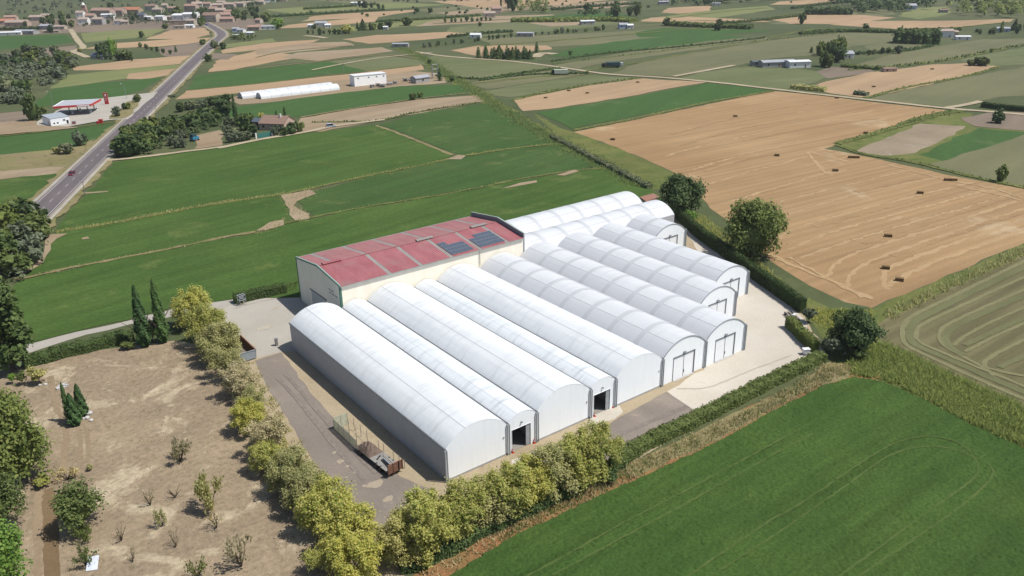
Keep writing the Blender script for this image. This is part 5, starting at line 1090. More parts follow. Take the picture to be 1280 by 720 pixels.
# straw bales
m_bale = paint('shade_brown_straw', (.17, .11, .055), .95, .05, 0, .35, 6); m_twine = paint('twine', (.3, .24, .14), .9, .1); m_balet = paint('straw_top', (.30, .21, .11), .95, .05, 0, .3, 6)  # bale body dark brown: the shaded side is put into the straw colour
bale0 = None
NB = ['bale on the big stubble field, nearest the olive tree row', 'bale left of the lowest one near the corner of the stubble', 'lowest bale near the reed corner of the stubble field', 'bale in the middle of the swaths of the big stubble field', 'double bale at the right edge of the big stubble field', 'double bale by the green strip at the top of the big stubble', 'bale inside the curved swath at the upper stubble', 'faint bale at the upper left of the big stubble', 'bale near the farm track on the big stubble', 'bale in the middle of the small right stubble field', 'bale at the upper end of the small right stubble field', 'bale at the weedy corner of the fallow patch', 'bale in the middle of the narrow stubble strip', 'left bale of the narrow stubble strip edge', 'bale at the left end of the narrow stubble strip', 'bale at the track end of the narrow stubble strip', 'bale below the dark green strip', 'bale at the top of the big stubble below the green strip']
for i, (px, py, dbl) in enumerate([(1110, 296, 0), (1107, 336, 0), (1124, 351, 0), (1150, 242, 0), (1188, 226, 1), (1067, 197.5, 1), (1044, 214, 0), (971, 195, 0), (1046, 123, 0), (1092, 109, 0), (1165, 87, 0), (1082, 167, 0), (734, 117, 0), (711, 114, 0), (682, 123, 0), (797, 103.5, 0), (766, 175, 0), (919, 146, 0)]):
    root = empty('straw_bale', gp(px, py), R(40+rnd.uniform(-12, 12))); tag(root, NB[i], 'bale', 'dark straw bales left on the stubble')
    for k in range(2 if dbl else 1):
        if bale0 is None:
            mb = MB(); mb.box(-.55, -1.0, 0, .55, 1.0, .85); bale0 = mb.mesh('bale', m_bale); mt_ = MB()
            for y in (-.9, -.45, 0, .45, .9): mt_.box(-.565, y-.025, -.001, .565, y+.025, .865)
            tw0 = mt_.mesh('twine', m_twine)
        o = bpy.data.objects.new('bale_body', bale0); COL.objects.link(o); o.parent = root; o.location = (k*.1-.05, k*2.2-1.1*dbl, 0); o2 = bpy.data.objects.new('twine', tw0); COL.objects.link(o2); o2.parent = o

# ------------------------------------------------------------------ vehicles
m_glass = paint('dark_glass', (.02, .025, .03), .1, .6); m_tyre = paint('tyre', (.02, .02, .02), .9, .1); m_rim = paint('rim', (.4, .4, .42), .35, .5, .6); m_light = paint('headlight', (.7, .72, .75), .2, .6); m_tail = paint('tail_light', (.4, .02, .02), .3, .5)
def car(label, px, py, dirv, col, kind='hatch', cat='car'):
    p = gp(px, py); root = empty('parked_car' if kind == 'van' else 'car', p, math.atan2(dirv[1], dirv[0])-math.pi/2); tag(root, label, cat)
    mt = paint('car_paint_%d' % int(col[0]*1000+col[2]*100), col, .25, .6, 0, .03); L, Wd, H = (4.4, 1.8, 1.5) if kind == 'hatch' else (4.7, 1.9, 1.85); h = Wd/2
    pr = [(-L/2, .3), (L/2-.1, .3), (L/2, .55), (L/2-.1, .8), (L*.24, .95), (-L/2, .98)]
    mb = MB(); mb.prism(pr, 'x', -h, h); mb.build('body', mt, root, bevel=.06)
    top = [(-L*.47, .98), (L*.23, .95), (L*.05, H-.06), (-L*.05, H), (-L*.4, H-.05)] if kind == 'hatch' else [(-L*.49, .98), (L*.26, .95), (L*.12, H-.06), (0, H), (-L*.47, H-.04)]
    mb = MB(); mb.prism(top, 'x', -h+.1, h-.1); cb_ = mb.build('cabin', m_glass, root)
    mb = MB(); mb.prism([(top[2][0]-.05, H-.07), (top[4][0]+.04, H-.07), (top[4][0]+.06, H+.0), (top[3][0], H+.04)], 'x', -h+.08, h-.08); mb.build('roof', mt, cb_)
    for x in (-h+.05, h-.05):
        for y in (L*.31, -L*.31):
            mb = MB(); mb.cyl_x((x, y, .33), .33, .1); wv_ = mb.build('wheel', m_tyre, root); mb = MB(); mb.cyl_x((x, y, .33), .2, .115); mb.build('rim', m_rim, wv_)
        s_ = 1 if x > 0 else -1
        mb = MB(); mb.box(x-.2, L/2-.14, .62, x+.05, L/2-.02, .78); mb.build('headlight', m_light, root); mb = MB(); mb.box(x-.12, -L/2-.02, .7, x+.05, -L/2+.05, .95); mb.build('tail_light', m_tail, root)
        mb = MB(); mb.box(x, L*.16, .98, x+.2*s_, L*.19, 1.12) if s_ > 0 else mb.box(x-.2, L*.16, .98, x, L*.19, 1.12); mb.build('mirror', mt, root)
    return root
car('dark red car driving along the straight main road', 90, 219, -dr, (.16, .012, .016))
car('small blue car at the bend of the road before the village', 257.5, 32, (-1, .6), (.08, .16, .42))
car('pale blue-grey van parked on the dirt track by the fallow strip', 414, 159, (1, -.35), (.42, .48, .56), 'van', 'van')
car('white car parked by the trees beside the road', 256, 75, (1, .3), (.6, .6, .6))
lor = empty('lorry', gp(763, 84.5), math.atan2(-.6, .8)-math.pi/2+math.pi); tag(lor, 'lorry with dark green covered load body, standing beside the farm track', 'lorry')
m_tarp = paint('dark_green_tarp', (.035, .075, .075), .6, .3, 0, .2, .8)
mb = MB(); mb.prism([(-1.5, 1.1), (1.5, 1.1), (1.5, 3.6), (1.1, 4.1), (-1.1, 4.1), (-1.5, 3.6)], 'y', -6.5, 3.0); mb.build('load_cover', m_tarp, lor, bevel=.12); mb = MB(); mb.box(-1.4, -6.6, .8, 1.4, 6.2, 1.1); mb.build('chassis', m_black, lor)
mb = MB(); mb.prism([(3.5, 1.1), (6.3, 1.1), (6.3, 2.0), (5.8, 3.1), (3.5, 3.2)], 'x', -1.25, 1.25); cbn = mb.build('cab', m_black, lor, bevel=.08); mb = MB(); mb.prism([(6.34, 2.05), (5.86, 3.0), (5.8, 2.95), (6.28, 2.0)], 'x', -1.1, 1.1); mb.build('windscreen', m_glass, cbn)
for x in (-1.25, 1.25):
    for y in (-5.2, -4.0, 4.9): mb = MB(); mb.cyl_x((x, y, .55), .55, .18); mb.build('wheel', m_tyre, lor)
bt = empty('water_tank', gp(777, 82.6), R(-37)); tag(bt, 'pale caged water tank standing behind the dark green lorry', 'tank'); mb = MB(); mb.box(-.9, -.9, .2, .9, .9, 2.6); mb.build('tank', m_wht, bt, bevel=.2)
mb = MB()
for a in (-.92, 0, .92): mb.box(a-.03, -.95, .15, a+.03, -.9, 2.6); mb.box(a-.03, .9, .15, a+.03, .95, 2.6)
for z in (.2, 1.3, 2.5): mb.box(-.98, -.97, z, .98, -.93, z+.08); mb.box(-.98, .93, z, .98, .97, z+.08)
mb.build('cage', m_rim, bt)
tl = empty('box_trailer', gp(702, 93.6), R(-35)); tag(tl, 'pale green slatted box trailer on the meadow below the farm track', 'trailer')
m_pg = paint('pale_green_panel', (.62, .66, .52), .6, .3)
mb = MB(); mb.box(-5.0, -1.3, 1.0, 4.0, 1.3, 3.6); mb.build('box', m_pg, tl)
for k in range(8): mb = MB(); mb.box(-4.8+k*1.15, -1.36, 1.0, -4.7+k*1.15, -1.3, 3.6); mb.build('slat', m_rim, tl)
mb = MB(); mb.box(-6.6, -1.2, .9, -5.0, 1.2, 3.2); mb.build('front_box', m_black, tl); mb = MB(); mb.box(-5, -1.2, .7, 5.2, 1.2, 1.0); mb.build('chassis', m_black, tl); mb = MB(); mb.tube([(5, 0, .8), (7.2, 0, .6)], .1, 6); mb.build('drawbar', m_black, tl)
for x in (-3.4, -2.2, 3):
    for y in (-1.15, 1.15): mb = MB(); mb.tube([(x, y-.12, .5), (x, y+.12, .5)], .5, 14); mb.build('wheel', m_tyre, tl)
pl = empty('harrow', gp(717, 91), R(-35)); tag(pl, 'dark farm implement beside the pale green trailer', 'implement')
for k in range(5): mb = MB(); mb.tube([(-2.2+k*1.1, 0, 1.3), (-2.2+k*1.1, .4, .6), (-2.2+k*1.1, .1, 0)], .08, 5); mb.build('tine', m_black, pl)
mb = MB(); mb.box(-2.6, -.15, 1.2, 2.6, .15, 1.5); mb.build('beam', m_lamp, pl); mb = MB(); mb.tube([(0, 0, 1.4), (0, -1.6, 1.0)], .1, 6); mb.build('drawbar', m_lamp, pl)

# ------------------------------------------------------------------ filling station
m_gred = paint('station_red', (.55, .035, .035), .45, .4, 0, .05); m_gwh = paint('station_white', (.95, .96, .97), .5, .4, 0, .05); m_ggr = paint('canopy_top', (.42, .43, .46), .6, .3, 0, .1)
cp = [gp(66, 133.5, 5.6)[:2], gp(113.5, 130.5, 5.6)[:2], gp(126, 123.6, 5.6)[:2], gp(78.5, 126, 5.6)[:2]]
cpc = np.mean(cp, 0); can = empty('station_canopy', (cpc[0], cpc[1], 0)); tag(can, 'flat grey canopy with red fascia over the filling station forecourt', 'canopy'); cl = [np.array(q)-cpc for q in cp]
mb = MB(); mb.prism([tuple(q*.99) for q in cl], 'z', 4.9, 5.45); mb.build('deck', m_ggr, can)
for i in range(4):
    a, b = cl[i], cl[(i+1) % 4]; m_ = (a+b)/2; d = b-a
    mb = MB(); mb.obox(m_, d, np.linalg.norm(d)/2, .12, 4.7, 5.75); fa = mb.build('fascia', m_gred if i in (0, 1) else m_gwh, can)
    if i == 0:   # pale lettering on the fascia
        dn = d/np.linalg.norm(d); nrm = np.array([dn[1], -dn[0]])
        mb = MB(); mb.obox(a+d*.80+nrm*.13, d, np.linalg.norm(d)*.17, .03, 4.82, 5.6); pn = mb.build('sign_panel', paint('pale_red_panel', (.62, .36, .36), .5), fa)
        mb = MB()
        for k in range(9): mb.obox(a+d*(.65+.035*k)+nrm*.18, d, .38 if k % 3 else .5, .02, 4.95, 5.45 if k % 2 else 5.35)
        mb.build('lettering', m_gwh, pn)
for u_, v_ in ((.3, .35), (.42, .7), (.78, .35), (.86, .7)):
    q = (cl[0]*(1-u_)+cl[1]*u_)*(1-v_)+(cl[3]*(1-u_)+cl[2]*u_)*v_; mb = MB(); mb.tube([(q[0], q[1], 0), (q[0], q[1], 4.9)], .28, 10); mb.build('column', m_lamp, can)
    pu = empty('fuel_pump', (cpc[0]+q[0]+1.2, cpc[1]+q[1]-.6, 0), R(-25)); tag(pu, 'fuel pump standing in the shade under the station canopy', 'pump', 'fuel pumps under the canopy')
    mb = MB(); mb.box(-.4, -.3, .12, .4, .3, 2.0); mb.build('body', m_gwh, pu, bevel=.03); mb = MB(); mb.box(-.9, -.6, 0, .9, .6, .12); mb.build('plinth', m_tip, pu); mb = MB(); mb.box(-.3, -.34, 1.2, .3, -.3, 1.7); mb.build('screen', m_glass, pu)
# shop
k0, k1, k2 = gp(64.5, 158.3)[:2], gp(88, 154.6)[:2], gp(46, 156.5)[:2]; kh = 3.7
e1 = (k1-k0)/np.linalg.norm(k1-k0); e2 = np.array([-e1[1], e1[0]]); ww_ = np.linalg.norm(k1-k0); dd_ = abs(np.dot(k2-k0, e2)); dd_ = max(6, min(dd_, 13))
sh_ = empty('station_shop', (k0[0], k0[1], 0), math.atan2(e1[1], e1[0])); tag(sh_, 'white box-like station shop with shaded grey side, beside the forecourt', 'shop')
mb = MB(); mb.box(0, 0, 0, ww_, dd_, kh); mb.build('wall', m_gwh, sh_); mb = MB(); mb.prism([(-.1, kh), (dd_+.1, kh+.9), (dd_+.1, kh+1.0), (-.1, kh+.14)], 'x', -.1, ww_+.1); mb.build('roof', m_skipg, sh_)
for x, w_, z0_, z1_, nm in ((1.2, .8, 1.0, 1.7, 'window'), (2.8, .9, 1.0, 1.7, 'window'), (ww_-3.2, 1.2, 1.8, 2.8, 'sign'), (ww_-1.6, 1.0, 0.05, 2.1, 'door')): mb = MB(); mb.box(x, -.05, z0_, x+w_, -.003, z1_); mb.build(nm, m_glass if nm != 'sign' else m_lamp, sh_)
mb = MB(); mb.box(-.06, 2, .05, -.004, 3, 2.1); mb.build('door', m_lamp, sh_)
tb_ = gp(134, 131); to = empty('totem_sign', tb_, R(-35)); tag(to, 'tall red price totem at the edge of the forecourt', 'sign'); th_ = height_at(tb_, 116)
mb = MB(); mb.box(-1.1, -.25, .4, 1.1, .25, th_); mb.build('panel', m_gred, to, bevel=.05); mb = MB(); mb.box(-.9, -.3, 0, .9, .3, .4); mb.build('plinth', m_tip, to)
mb = MB()
for z in (.36, .5, .64): mb.box(-.7, -.28, th_*z, .7, -.25, th_*z+.45)
mb.build('price_panel', paint('pale_red_panel', (.62, .36, .36), .5), to); mb = MB(); mb.tube([(.1, -.27, th_*.82), (.1, -.31, th_*.82)], .5, 14); mb.build('emblem', m_gwh, to)
for i, (px, py, lab) in enumerate([(126.5, 154, 'taller red bin at the front edge of the forecourt'), (122.6, 154.5, 'smaller red bin left of the taller one on the forecourt edge'), (93, 156, 'reddish air and water post beside the white shop')]):
    root = empty('red_bin', gp(px, py), R(-30)); tag(root, lab, 'bin'); s_ = (1.0, .6, .9)[i]; mb = MB(); mb.prism([(-.8*s_, .1), (.8*s_, .1), (.95*s_, 1.9*s_), (-.95*s_, 1.9*s_)], 'y', -.6, .6); mb.build('body', m_gred if i < 2 else paint('dull_red', (.36, .16, .15), .7), root, bevel=.05)
    mb = MB(); mb.box(-1.0*s_, -.65, 1.9*s_, 1.0*s_, .65, 1.9*s_+.12); mb.build('lid', m_gred if i < 2 else m_lamp, root)
def lamp(px, py, top, lab, arm=1.4, grp=None, nm='street_lamp', cat='lamp'):
    b = gp(px, py); h = height_at(b, top); root = empty(nm, b, R(-37)); tag(root, lab, cat, grp); mb = MB(); mb.tube([(0, 0, 0), (0, 0, h*.6), (0, 0, h)], [.14, .11, .08], 8); mb.build('pole', m_rim, root)
    if cat == 'lamp': mb = MB(); mb.tube([(0, 0, h), (-arm*.6, 0, h+.25), (-arm, 0, h+.2)], .06, 6); mb.build('arm', m_rim, root); mb = MB(); mb.box(-arm-.7, -.2, h+.1, -arm, .2, h+.26); mb.build('lamp_head', m_gwh, root)
    else: mb = MB(); mb.box(-1, -.07, h-.5, 1, .07, h-.36); mb.build('cross_arm', m_wood, root); mb = MB(); [mb.tube([(x, 0, h-.36), (x, 0, h-.12)], .05, 6) for x in (-.9, 0, .9)]; mb.build('insulator', m_gwh, root)
    return root
lamp(158.5, 124, 105, 'tall street lamp between the green strip and the forecourt')
lamp(67, 134, 115, 'tall lamp post behind the left end of the station canopy')
lamp(107, 245, 226, 'utility pole at the right verge of the main road', 1, None, 'utility_pole', 'pole')
lamp(148, 194, 182, 'utility pole by the trees where the field track meets the road', 1, None, 'utility_pole', 'pole')
lamp(430, 92, 79, 'utility pole in front of the striped strip above the white barn', 1, None, 'utility_pole', 'pole')
lamp(863, 43, 29, 'pale utility pole by the far maize strip', 1, None, 'utility_pole', 'pole'); lamp(895, 38, 27, 'pale utility pole just left of the far round tree', 1, None, 'utility_pole', 'pole')
lamp(197, 147, 131, 'utility pole right of the main road below the hedge', 1, None, 'utility_pole', 'pole')

# ------------------------------------------------------------------ barns and houses
m_hw = [paint('wall_cream', (.52, .46, .37), .9, .1, 0, .12, .6), paint('wall_white', (.84, .82, .78), .9, .1, 0, .08, .6), paint('wall_ochre', (.46, .36, .26), .9, .1, 0, .12, .6), paint('wall_pink', (.50, .38, .31), .9, .1, 0, .12, .6), paint('wall_grey', (.40, .39, .37), .9, .1, 0, .12, .6), paint('wall_blue', (.45, .52, .66), .8, .1, 0, .08, .6)]
m_hr = [roof_mat('tile_roof', (.40, .25, .19), (.33, .22, .17), .4), roof_mat('pale_tile_roof', (.44, .34, .27), (.36, .29, .24), .4), roof_mat('orange_tile_roof', (.48, .20, .11), (.42, .18, .10), .4), roof_mat('brown_tile_roof', (.28, .18, .13), (.24, .16, .12), .4), paint('white_roof', (.72, .73, .74), .6, .3), paint('grey_roof', (.36, .37, .40), .6, .3, 0, .15, .5), paint('dark_roof', (.10, .12, .15), .5, .4)]
def house(label, px, py, w_, d_, h_, rt_, wi, ri, rot=-37, cat='house', group=None, name='house', windows=2, flat=False, chimney=False):
    """w_ x d_ metres, walls h_ high, roof rising rt_; front edge centre at the pixel"""
    p = gp(px, py); root = empty(name, p, R(rot)); tag(root, label, cat, group); a = w_/2
    if flat or rt_ <= 0:
        mb = MB(); mb.box(-a, 0, 0, a, d_, h_); mb.build('wall', m_hw[wi], root); mb = MB(); mb.box(-a-.2, -.2, h_+.002, a+.2, d_+.2, h_+.35); rf = mb.build('roof', m_hr[ri], root)
    else:
        mb = MB(); mb.prism([(0, 0), (d_, 0), (d_, h_), (d_/2, h_+rt_-.1), (0, h_)], 'x', -a, a); mb.build('wall', m_hw[wi], root)
        k = rt_/(d_/2); mb = MB(); mb.prism([(-.4, h_-.4*k), (d_/2, h_+rt_), (d_+.4, h_-.4*k), (d_+.4, h_-.4*k+.25), (d_/2, h_+rt_+.28), (-.4, h_-.4*k+.25)], 'x', -a-.3, a+.3); rf = mb.build('roof', m_hr[ri], root)
    if chimney: mb = MB(); mb.box(a*.4, d_*.35, h_, a*.4+.7, d_*.35+.7, h_+rt_+1.2); mb.build('chimney', m_hw[1], rf)
    for k in range(windows):
        x = -a+w_*(k+.5)/windows; z = h_*.55
        if k == windows//2 and windows > 1: mb = MB(); mb.box(x-.5, -.06, 0, x+.5, -.004, min(2.2, h_*.7)); mb.build('door', m_hr[3], root)
        else: mb = MB(); mb.box(x-.55, -.06, z-.6, x+.55, -.004, z+.7); mb.build('window', m_glass, root)
    return root
# polytunnels and white barn in the middle distance
for i, yy in enumerate((377.0, 385.2)):
    root = empty('polytunnel', (117 if i == 0 else 109, yy, 0)); tag(root, ['front one of two low silvery polytunnels beside the white barn', 'rear one of two low silvery polytunnels beside the white barn'][i], 'polytunnel', 'low polytunnels')
    L_ = 50 if i == 0 else 58; mb = MB(); pr_ = [(4-4*math.cos(math.pi*k/16), 3.4*math.sin(math.pi*k/16)**.8) for k in range(17)]; n_ = len(pr_)
    for x in (0, L_): mb.v += [(x, y, z) for y, z in pr_]
    for k in range(n_-1): mb.f.append((k, k+1, n_+k+1, n_+k)); mb.m.append(0)
    mb.build('cover', mc_white if i == 0 else mc_trans, root, True)
    for x in (0.1, L_-.1): mb = MB(); mb.prism([(y, z) for y, z in pr_], 'x', x-.04, x+.04); mb.build('end_wall', m_pipe, root)
    for k in range(1, 8): mb = MB(); mb.tube([(L_*k/8, y, z+.02) for y, z in pr_], .06, 5); mb.build('hoop', m_rim, root)
m_hw.append(paint('wall_bright_white', (1.12, 1.11, 1.08), .9, .1, 0, .05, .6)); bb = gp(443.8, 108.3); hb = height_at(bb, 95.5); e_ = gp(483.5, 104.3)-bb; ang = math.degrees(math.atan2(e_[1], e_[0])); wl_ = np.linalg.norm(e_[:2])
root = house('white box-shaped barn with bare walls beside the silvery polytunnels', (443.8+483.5)/2, 106.4, wl_, 8, hb, 0, 6, 4, ang, 'barn', None, 'barn', 0, True)
for x in (-wl_*.38, -wl_*.05, wl_*.2, wl_*.42): mb = MB(); mb.box(x-.5, -.06, hb*.72, x+.5, -.004, hb*.72+.8); mb.build('window', m_lamp, root)
house('small grey shed with pale blue gable at the end of the dirt strip', 529, 103.5, 11, 6, 3.2, 1.1, 4, 5, ang+10, 'shed', None, 'shed', 1)
rr = random.Random(12)
for i, (px, py) in enumerate([(466, 109.5), (473, 108), (478, 109), (487, 106), (494, 105), (507, 101.5), (515, 101)]):
    root = empty('pallet_stack', gp(px, py), R(rr.uniform(-60, 60))); tag(root, 'grey heap of stacked pallets and junk on the dirt by the white barn', 'pallets', 'pallet heaps by the white barn')
    for k in range(rr.randint(2, 4)): a = rr.uniform(1, 2.2); mb = MB(); mb.obox((rr.uniform(-.4, .4), rr.uniform(-.4, .4)), (1, rr.uniform(-.3, .3)), a, a*.6, k*.5, k*.5+.42); mb.build('pallet', [m_wood, m_deck, m_skipg][k % 3], root)
ms = empty('lattice_mast', gp(544, 98)); tag(ms, 'two-legged grey lattice stand beside the dark cypress near the ditch', 'mast')
for x in (-2.2, 2.2): mb = MB(); mb.tube([(x, 0, 0), (x*.9, 0, 9.5)], .35, 6); mb.build('leg', m_rim, ms)
for z in (3, 6, 9): mb = MB(); mb.tube([(-2.1, 0, z), (2.1, 0, z)], .2, 6); mb.build('cross_beam', m_rim, ms)
# farmhouse among garden trees
house('brown hipped farmhouse among garden trees by the field track', 340, 163, 13, 11, 3.2, 2.8, 3, 3, -50, 'house', None, 'farmhouse', 3, False, True)
house('small pink house with dark blue solar roof, left of the farmhouse', 322, 159, 6, 5, 2.6, 1.2, 3, 6, -60, 'house', None, 'farmhouse', 1)
gt = empty('garden_gate', gp(331, 172), R(5)); tag(gt, 'green sheet gate with white post in front of the farmhouse', 'gate'); mb = MB(); mb.box(-3.4, -.06, .1, 3.4, .06, 2.4); mb.build('panel', paint('gate_green', (.05, .20, .17), .5), gt)
for x in (-4.2, 3.7): mb = MB(); mb.box(x-.3, -.3, 0, x+.3, .3, 2.7); mb.build('post', m_hw[1], gt)
bc = empty('blue_cart', gp(243.5, 176), R(20)); tag(bc, 'bright blue farm cart with pale cover beside the olive trees', 'cart'); mb = MB(); mb.box(-1.7, -1.2, .7, 1.7, 1.2, 2.0); mb.build('body', paint('cart_blue', (.04, .22, .36), .5), bc, bevel=.1); mb = MB(); mb.box(-1.5, -1.1, 2.0, .6, 1.1, 3.2); mb.build('cover', m_tarp, bc)
for x in (-1.2, 1.2):
    for y in (-1.2, 1.2): mb = MB(); mb.tube([(x, y-.1, .45), (x, y+.1, .45)], .45, 12); mb.build('wheel', m_tyre, bc)
GB = 'garden trees round the brown farmhouse'
for px, py, top, wd, kd, lm, lab in [(296, 158, 117, 8, 'cypress', 'leaf_cypress', 'tall thin dark cypress left of the farmhouse'), (347, 157, 138, 6, 'cypress', 'leaf_cypress', 'short cypress right behind the farmhouse roof'), (358, 160, 134, 8, 'cypress', 'leaf_cypress', 'pointed cypress at the right of the farmhouse'), (305, 163, 140, 22, 'broad', 'leaf_dark', 'dark broad tree at the foot of the tall thin cypress'), (313, 155, 140, 16, 'broad', 'leaf_mid', 'mid green tree behind the blue-roofed house'), (317, 171, 156, 15, 'broad', 'leaf_dark', 'dark tree left of the green gate'), (345, 170, 156, 13, 'bush', 'leaf_grey', 'greyish bush before the farmhouse wall'), (356, 170, 158, 13, 'bush', 'leaf_dark', 'dark clipped bush right of the gate'), (366, 168, 152, 18, 'bush', 'leaf_dark', 'broad dark bush at the right end of the farmhouse garden'), (375, 165, 152, 13, 'bush', 'leaf_mid', 'green bush ending the farmhouse garden hedge'), (327, 152, 140, 12, 'bush', 'leaf_yellow', 'yellow-green bush behind the farmhouse')]:
    px_tree('garden_tree', lab, 'tree', px, py, top, wd, kd, lm, GB)
for k, (px, py) in enumerate([(284, 158), (291, 160), (285, 168), (293, 169), (288, 178), (296, 177), (304, 176), (310, 175), (233, 172), (226, 175), (222, 185), (230, 184), (214, 182), (222, 165)]):
    px_tree('olive_tree', 'round grey-green olive tree in the small orchard between road and farmhouse', 'tree', px, py, py-13, 13, 'broad', 'leaf_grey', 'olive trees of the small orchard')
tree_line((150, 188), (284, 146), 20, (6, 9.5), 'dark tree in the row running from the main road to the farmhouse', 'dark tree row right of the road', (('broad', 'leaf_dark'), ('broad', 'leaf_dark'), ('broad', 'leaf_mid')), 4, 4, 'row_tree', (.6, .8))
grove([(146, 188), (170, 168), (196, 160), (210, 165), (196, 190), (160, 197)], 14, (6, 9), 'dark tree in the clump where the field track leaves the road', 'trees at the field track', (('broad', 'leaf_dark'), ('broad', 'leaf_mid')), 5, 'grove_tree', (.55, .75))
tree_line((222, 140), (290, 128), 11, (3, 6), 'bushy tree in the ragged hedge right of the road above the farmhouse', 'ragged hedge trees', (('broad', 'leaf_dark'), ('bush', 'leaf_grey'), ('broad', 'leaf_grey')), 6, 2, 'hedge_tree', (.6, .8))
for px, py, top, wd, kd, lm, lab in [(147, 146, 132, 13, 'bush', 'leaf_grey', 'larger oleander bush on the forecourt island'), (156, 137, 128, 9, 'bush', 'leaf_dark', 'small bush by the lamp at the forecourt'), (160, 137, 128, 9, 'bush', 'leaf_mid', 'right small bush at the forecourt by the road'), (172, 128, 117, 12, 'bush', 'leaf_mid', 'round bush where the forecourt meets the road'), (41, 151, 117, 24, 'broad', 'leaf_dark', 'dark rounded tree beside the white station shop'), (54, 147, 132, 13, 'bush', 'leaf_mid', 'bush between the dark tree and the station canopy'), (215, 121, 118, 12, 'bush', 'leaf_grey', 'grey bush at the right verge of the main road'), (100, 182, 161, 19, 'broad', 'leaf_grey', 'grey-green tree on the left verge below the forecourt'), (84, 192, 178, 20, 'bush', 'leaf_grey', 'low scrub bush left of the main road'), (72, 192, 182, 13, 'bush', 'leaf_olive', 'olive scrub bush left of the low one'), (516, 125, 116, 11, 'bush', 'leaf_mid', 'round green bush between alfalfa and fallow strip'), (525, 122, 115, 9, 'bush', 'leaf_mid', 'smaller bush right of the round one on the alfalfa edge'), (550, 101, 85, 7, 'cypress', 'leaf_cypress', 'dark narrow cypress beside the lattice stand'), (565, 102, 96, 7, 'bush', 'leaf_dark', 'dark bush on the ditch right of the narrow cypress'), (537, 80, 74, 6, 'bush', 'leaf_dark', 'dark little bush on the ditch near the track'), (177, 47, 37, 9, 'broad', 'leaf_dark', 'lone dark tree in the stubble before the village'), (1002, 30, 16, 11, 'broad', 'leaf_dark', 'lone dark rounded tree in the far meadows'), (1082, 37, 28, 10, 'broad', 'leaf_dark', 'lone round tree by the far fallow strip'), (1123, 67, 56, 12, 'broad', 'leaf_grey', 'rounded grey tree right of the meadow farm'), (1247, 154, 133, 17, 'broad', 'leaf_dark', 'dark cone-like tree beside the track at the right edge'), (1251, 227, 205, 17, 'broad', 'leaf_mid', 'small lone tree at the edge of the big stubble'), (1227, 82, 70, 25, 'bush', 'leaf_mid', 'broad green bush at the end of the small stubble field'), (898, 38, 24, 13, 'broad', 'leaf_dark', 'dark round tree in the far maize strip'), (833, 32, 20, 12, 'broad', 'leaf_dark', 'rounded tree at the left of the far maize strip'), (713, 69, 63, 7, 'bush', 'leaf_dark', 'small bush in the pale meadow above the track'), (600, 33, 27, 5, 'bush', 'leaf_dark', 'small bush on the far green meadow')]:
    px_tree('roadside_bush' if kd == 'bush' else 'roadside_tree', lab, 'bush' if kd == 'bush' else 'tree', px, py, top, wd, kd, lm)

# ------------------------------------------------------------------ groves, farms and the village
DK = (('broad', 'leaf_dark'), ('broad', 'leaf_dark'), ('broad', 'leaf_mid')); GY = (('broad', 'leaf_grey'), ('broad', 'leaf_dark'), ('broad', 'leaf_grey'), ('broad', 'leaf_mid'))
grove([(-10, 132), (0, 78), (40, 68), (88, 72), (100, 86), (80, 100), (62, 110), (40, 126), (10, 134)], 42, (5, 10), 'grey-green tree in the riverside grove at the upper left edge', 'trees of the riverside grove', GY, 11, 'grove_tree', (.5, .75))
grove([(60, 82), (92, 82), (98, 90), (80, 98), (60, 108)], 8, (4, 7), 'dark green bushy tree at the right rim of the riverside grove', 'rim trees of the riverside grove', DK, 12)
grove([(-10, 360), (0, 300), (24, 276), (48, 272), (54, 300), (48, 322), (20, 350)], 13, (7, 10.5), 'grey-green tree in the clump at the left edge beside the main road', 'roadside trees at the left edge', GY, 13, 'roadside_tree', (.55, .75))
tree_line((118, 74), (172, 76), 6, (4, 7), 'dark tree along the hedged plot left of the main road', 'hedged plot trees', DK, 14, 2); tree_line((172, 58), (214, 69), 7, (3, 5), 'dark hedge tree on the right side of the hedged plot', 'hedged plot rim trees', DK, 15, 2)
for px, py, top, wd, kd, lm, lab in [(130, 73, 49, 19, 'broad', 'leaf_dark', 'tall dark tree beside the dark roofed hut left of the main road'), (141, 70, 47, 14, 'broad', 'leaf_bright', 'bright green tree right of the tall dark one at the hut'), (158, 75, 61, 20, 'broad', 'leaf_mid', 'rounded mid green tree in the hedged plot'), (100, 65, 59, 9, 'bush', 'leaf_olive', 'olive bush beside the bend of the pale track'), (260, 77, 66, 12, 'broad', 'leaf_mid', 'green tree at the right verge below the bend of the road'), (268, 61, 48, 12, 'broad', 'leaf_grey', 'grey tree inside the bend of the main road'), (279, 61, 53, 10, 'broad', 'leaf_dark', 'dark tree right of the bend of the main road'), (254, 56, 48, 10, 'broad', 'leaf_mid', 'green tree left of the bend of the main road'), (220, 65, 57, 4, 'cypress', 'leaf_cypress', 'tiny dark cypress on the ploughed strip'), (207, 36, 29, 10, 'bush', 'leaf_mid', 'green bush in front of the village walls')]:
    px_tree('far_tree', lab, 'tree', px, py, top, wd, kd, lm)
house('dark roofed hut beside the tall dark tree left of the road', 121, 74, 11, 8, 2.8, 1.8, 4, 6, -50, 'house', None, 'hut', 1)
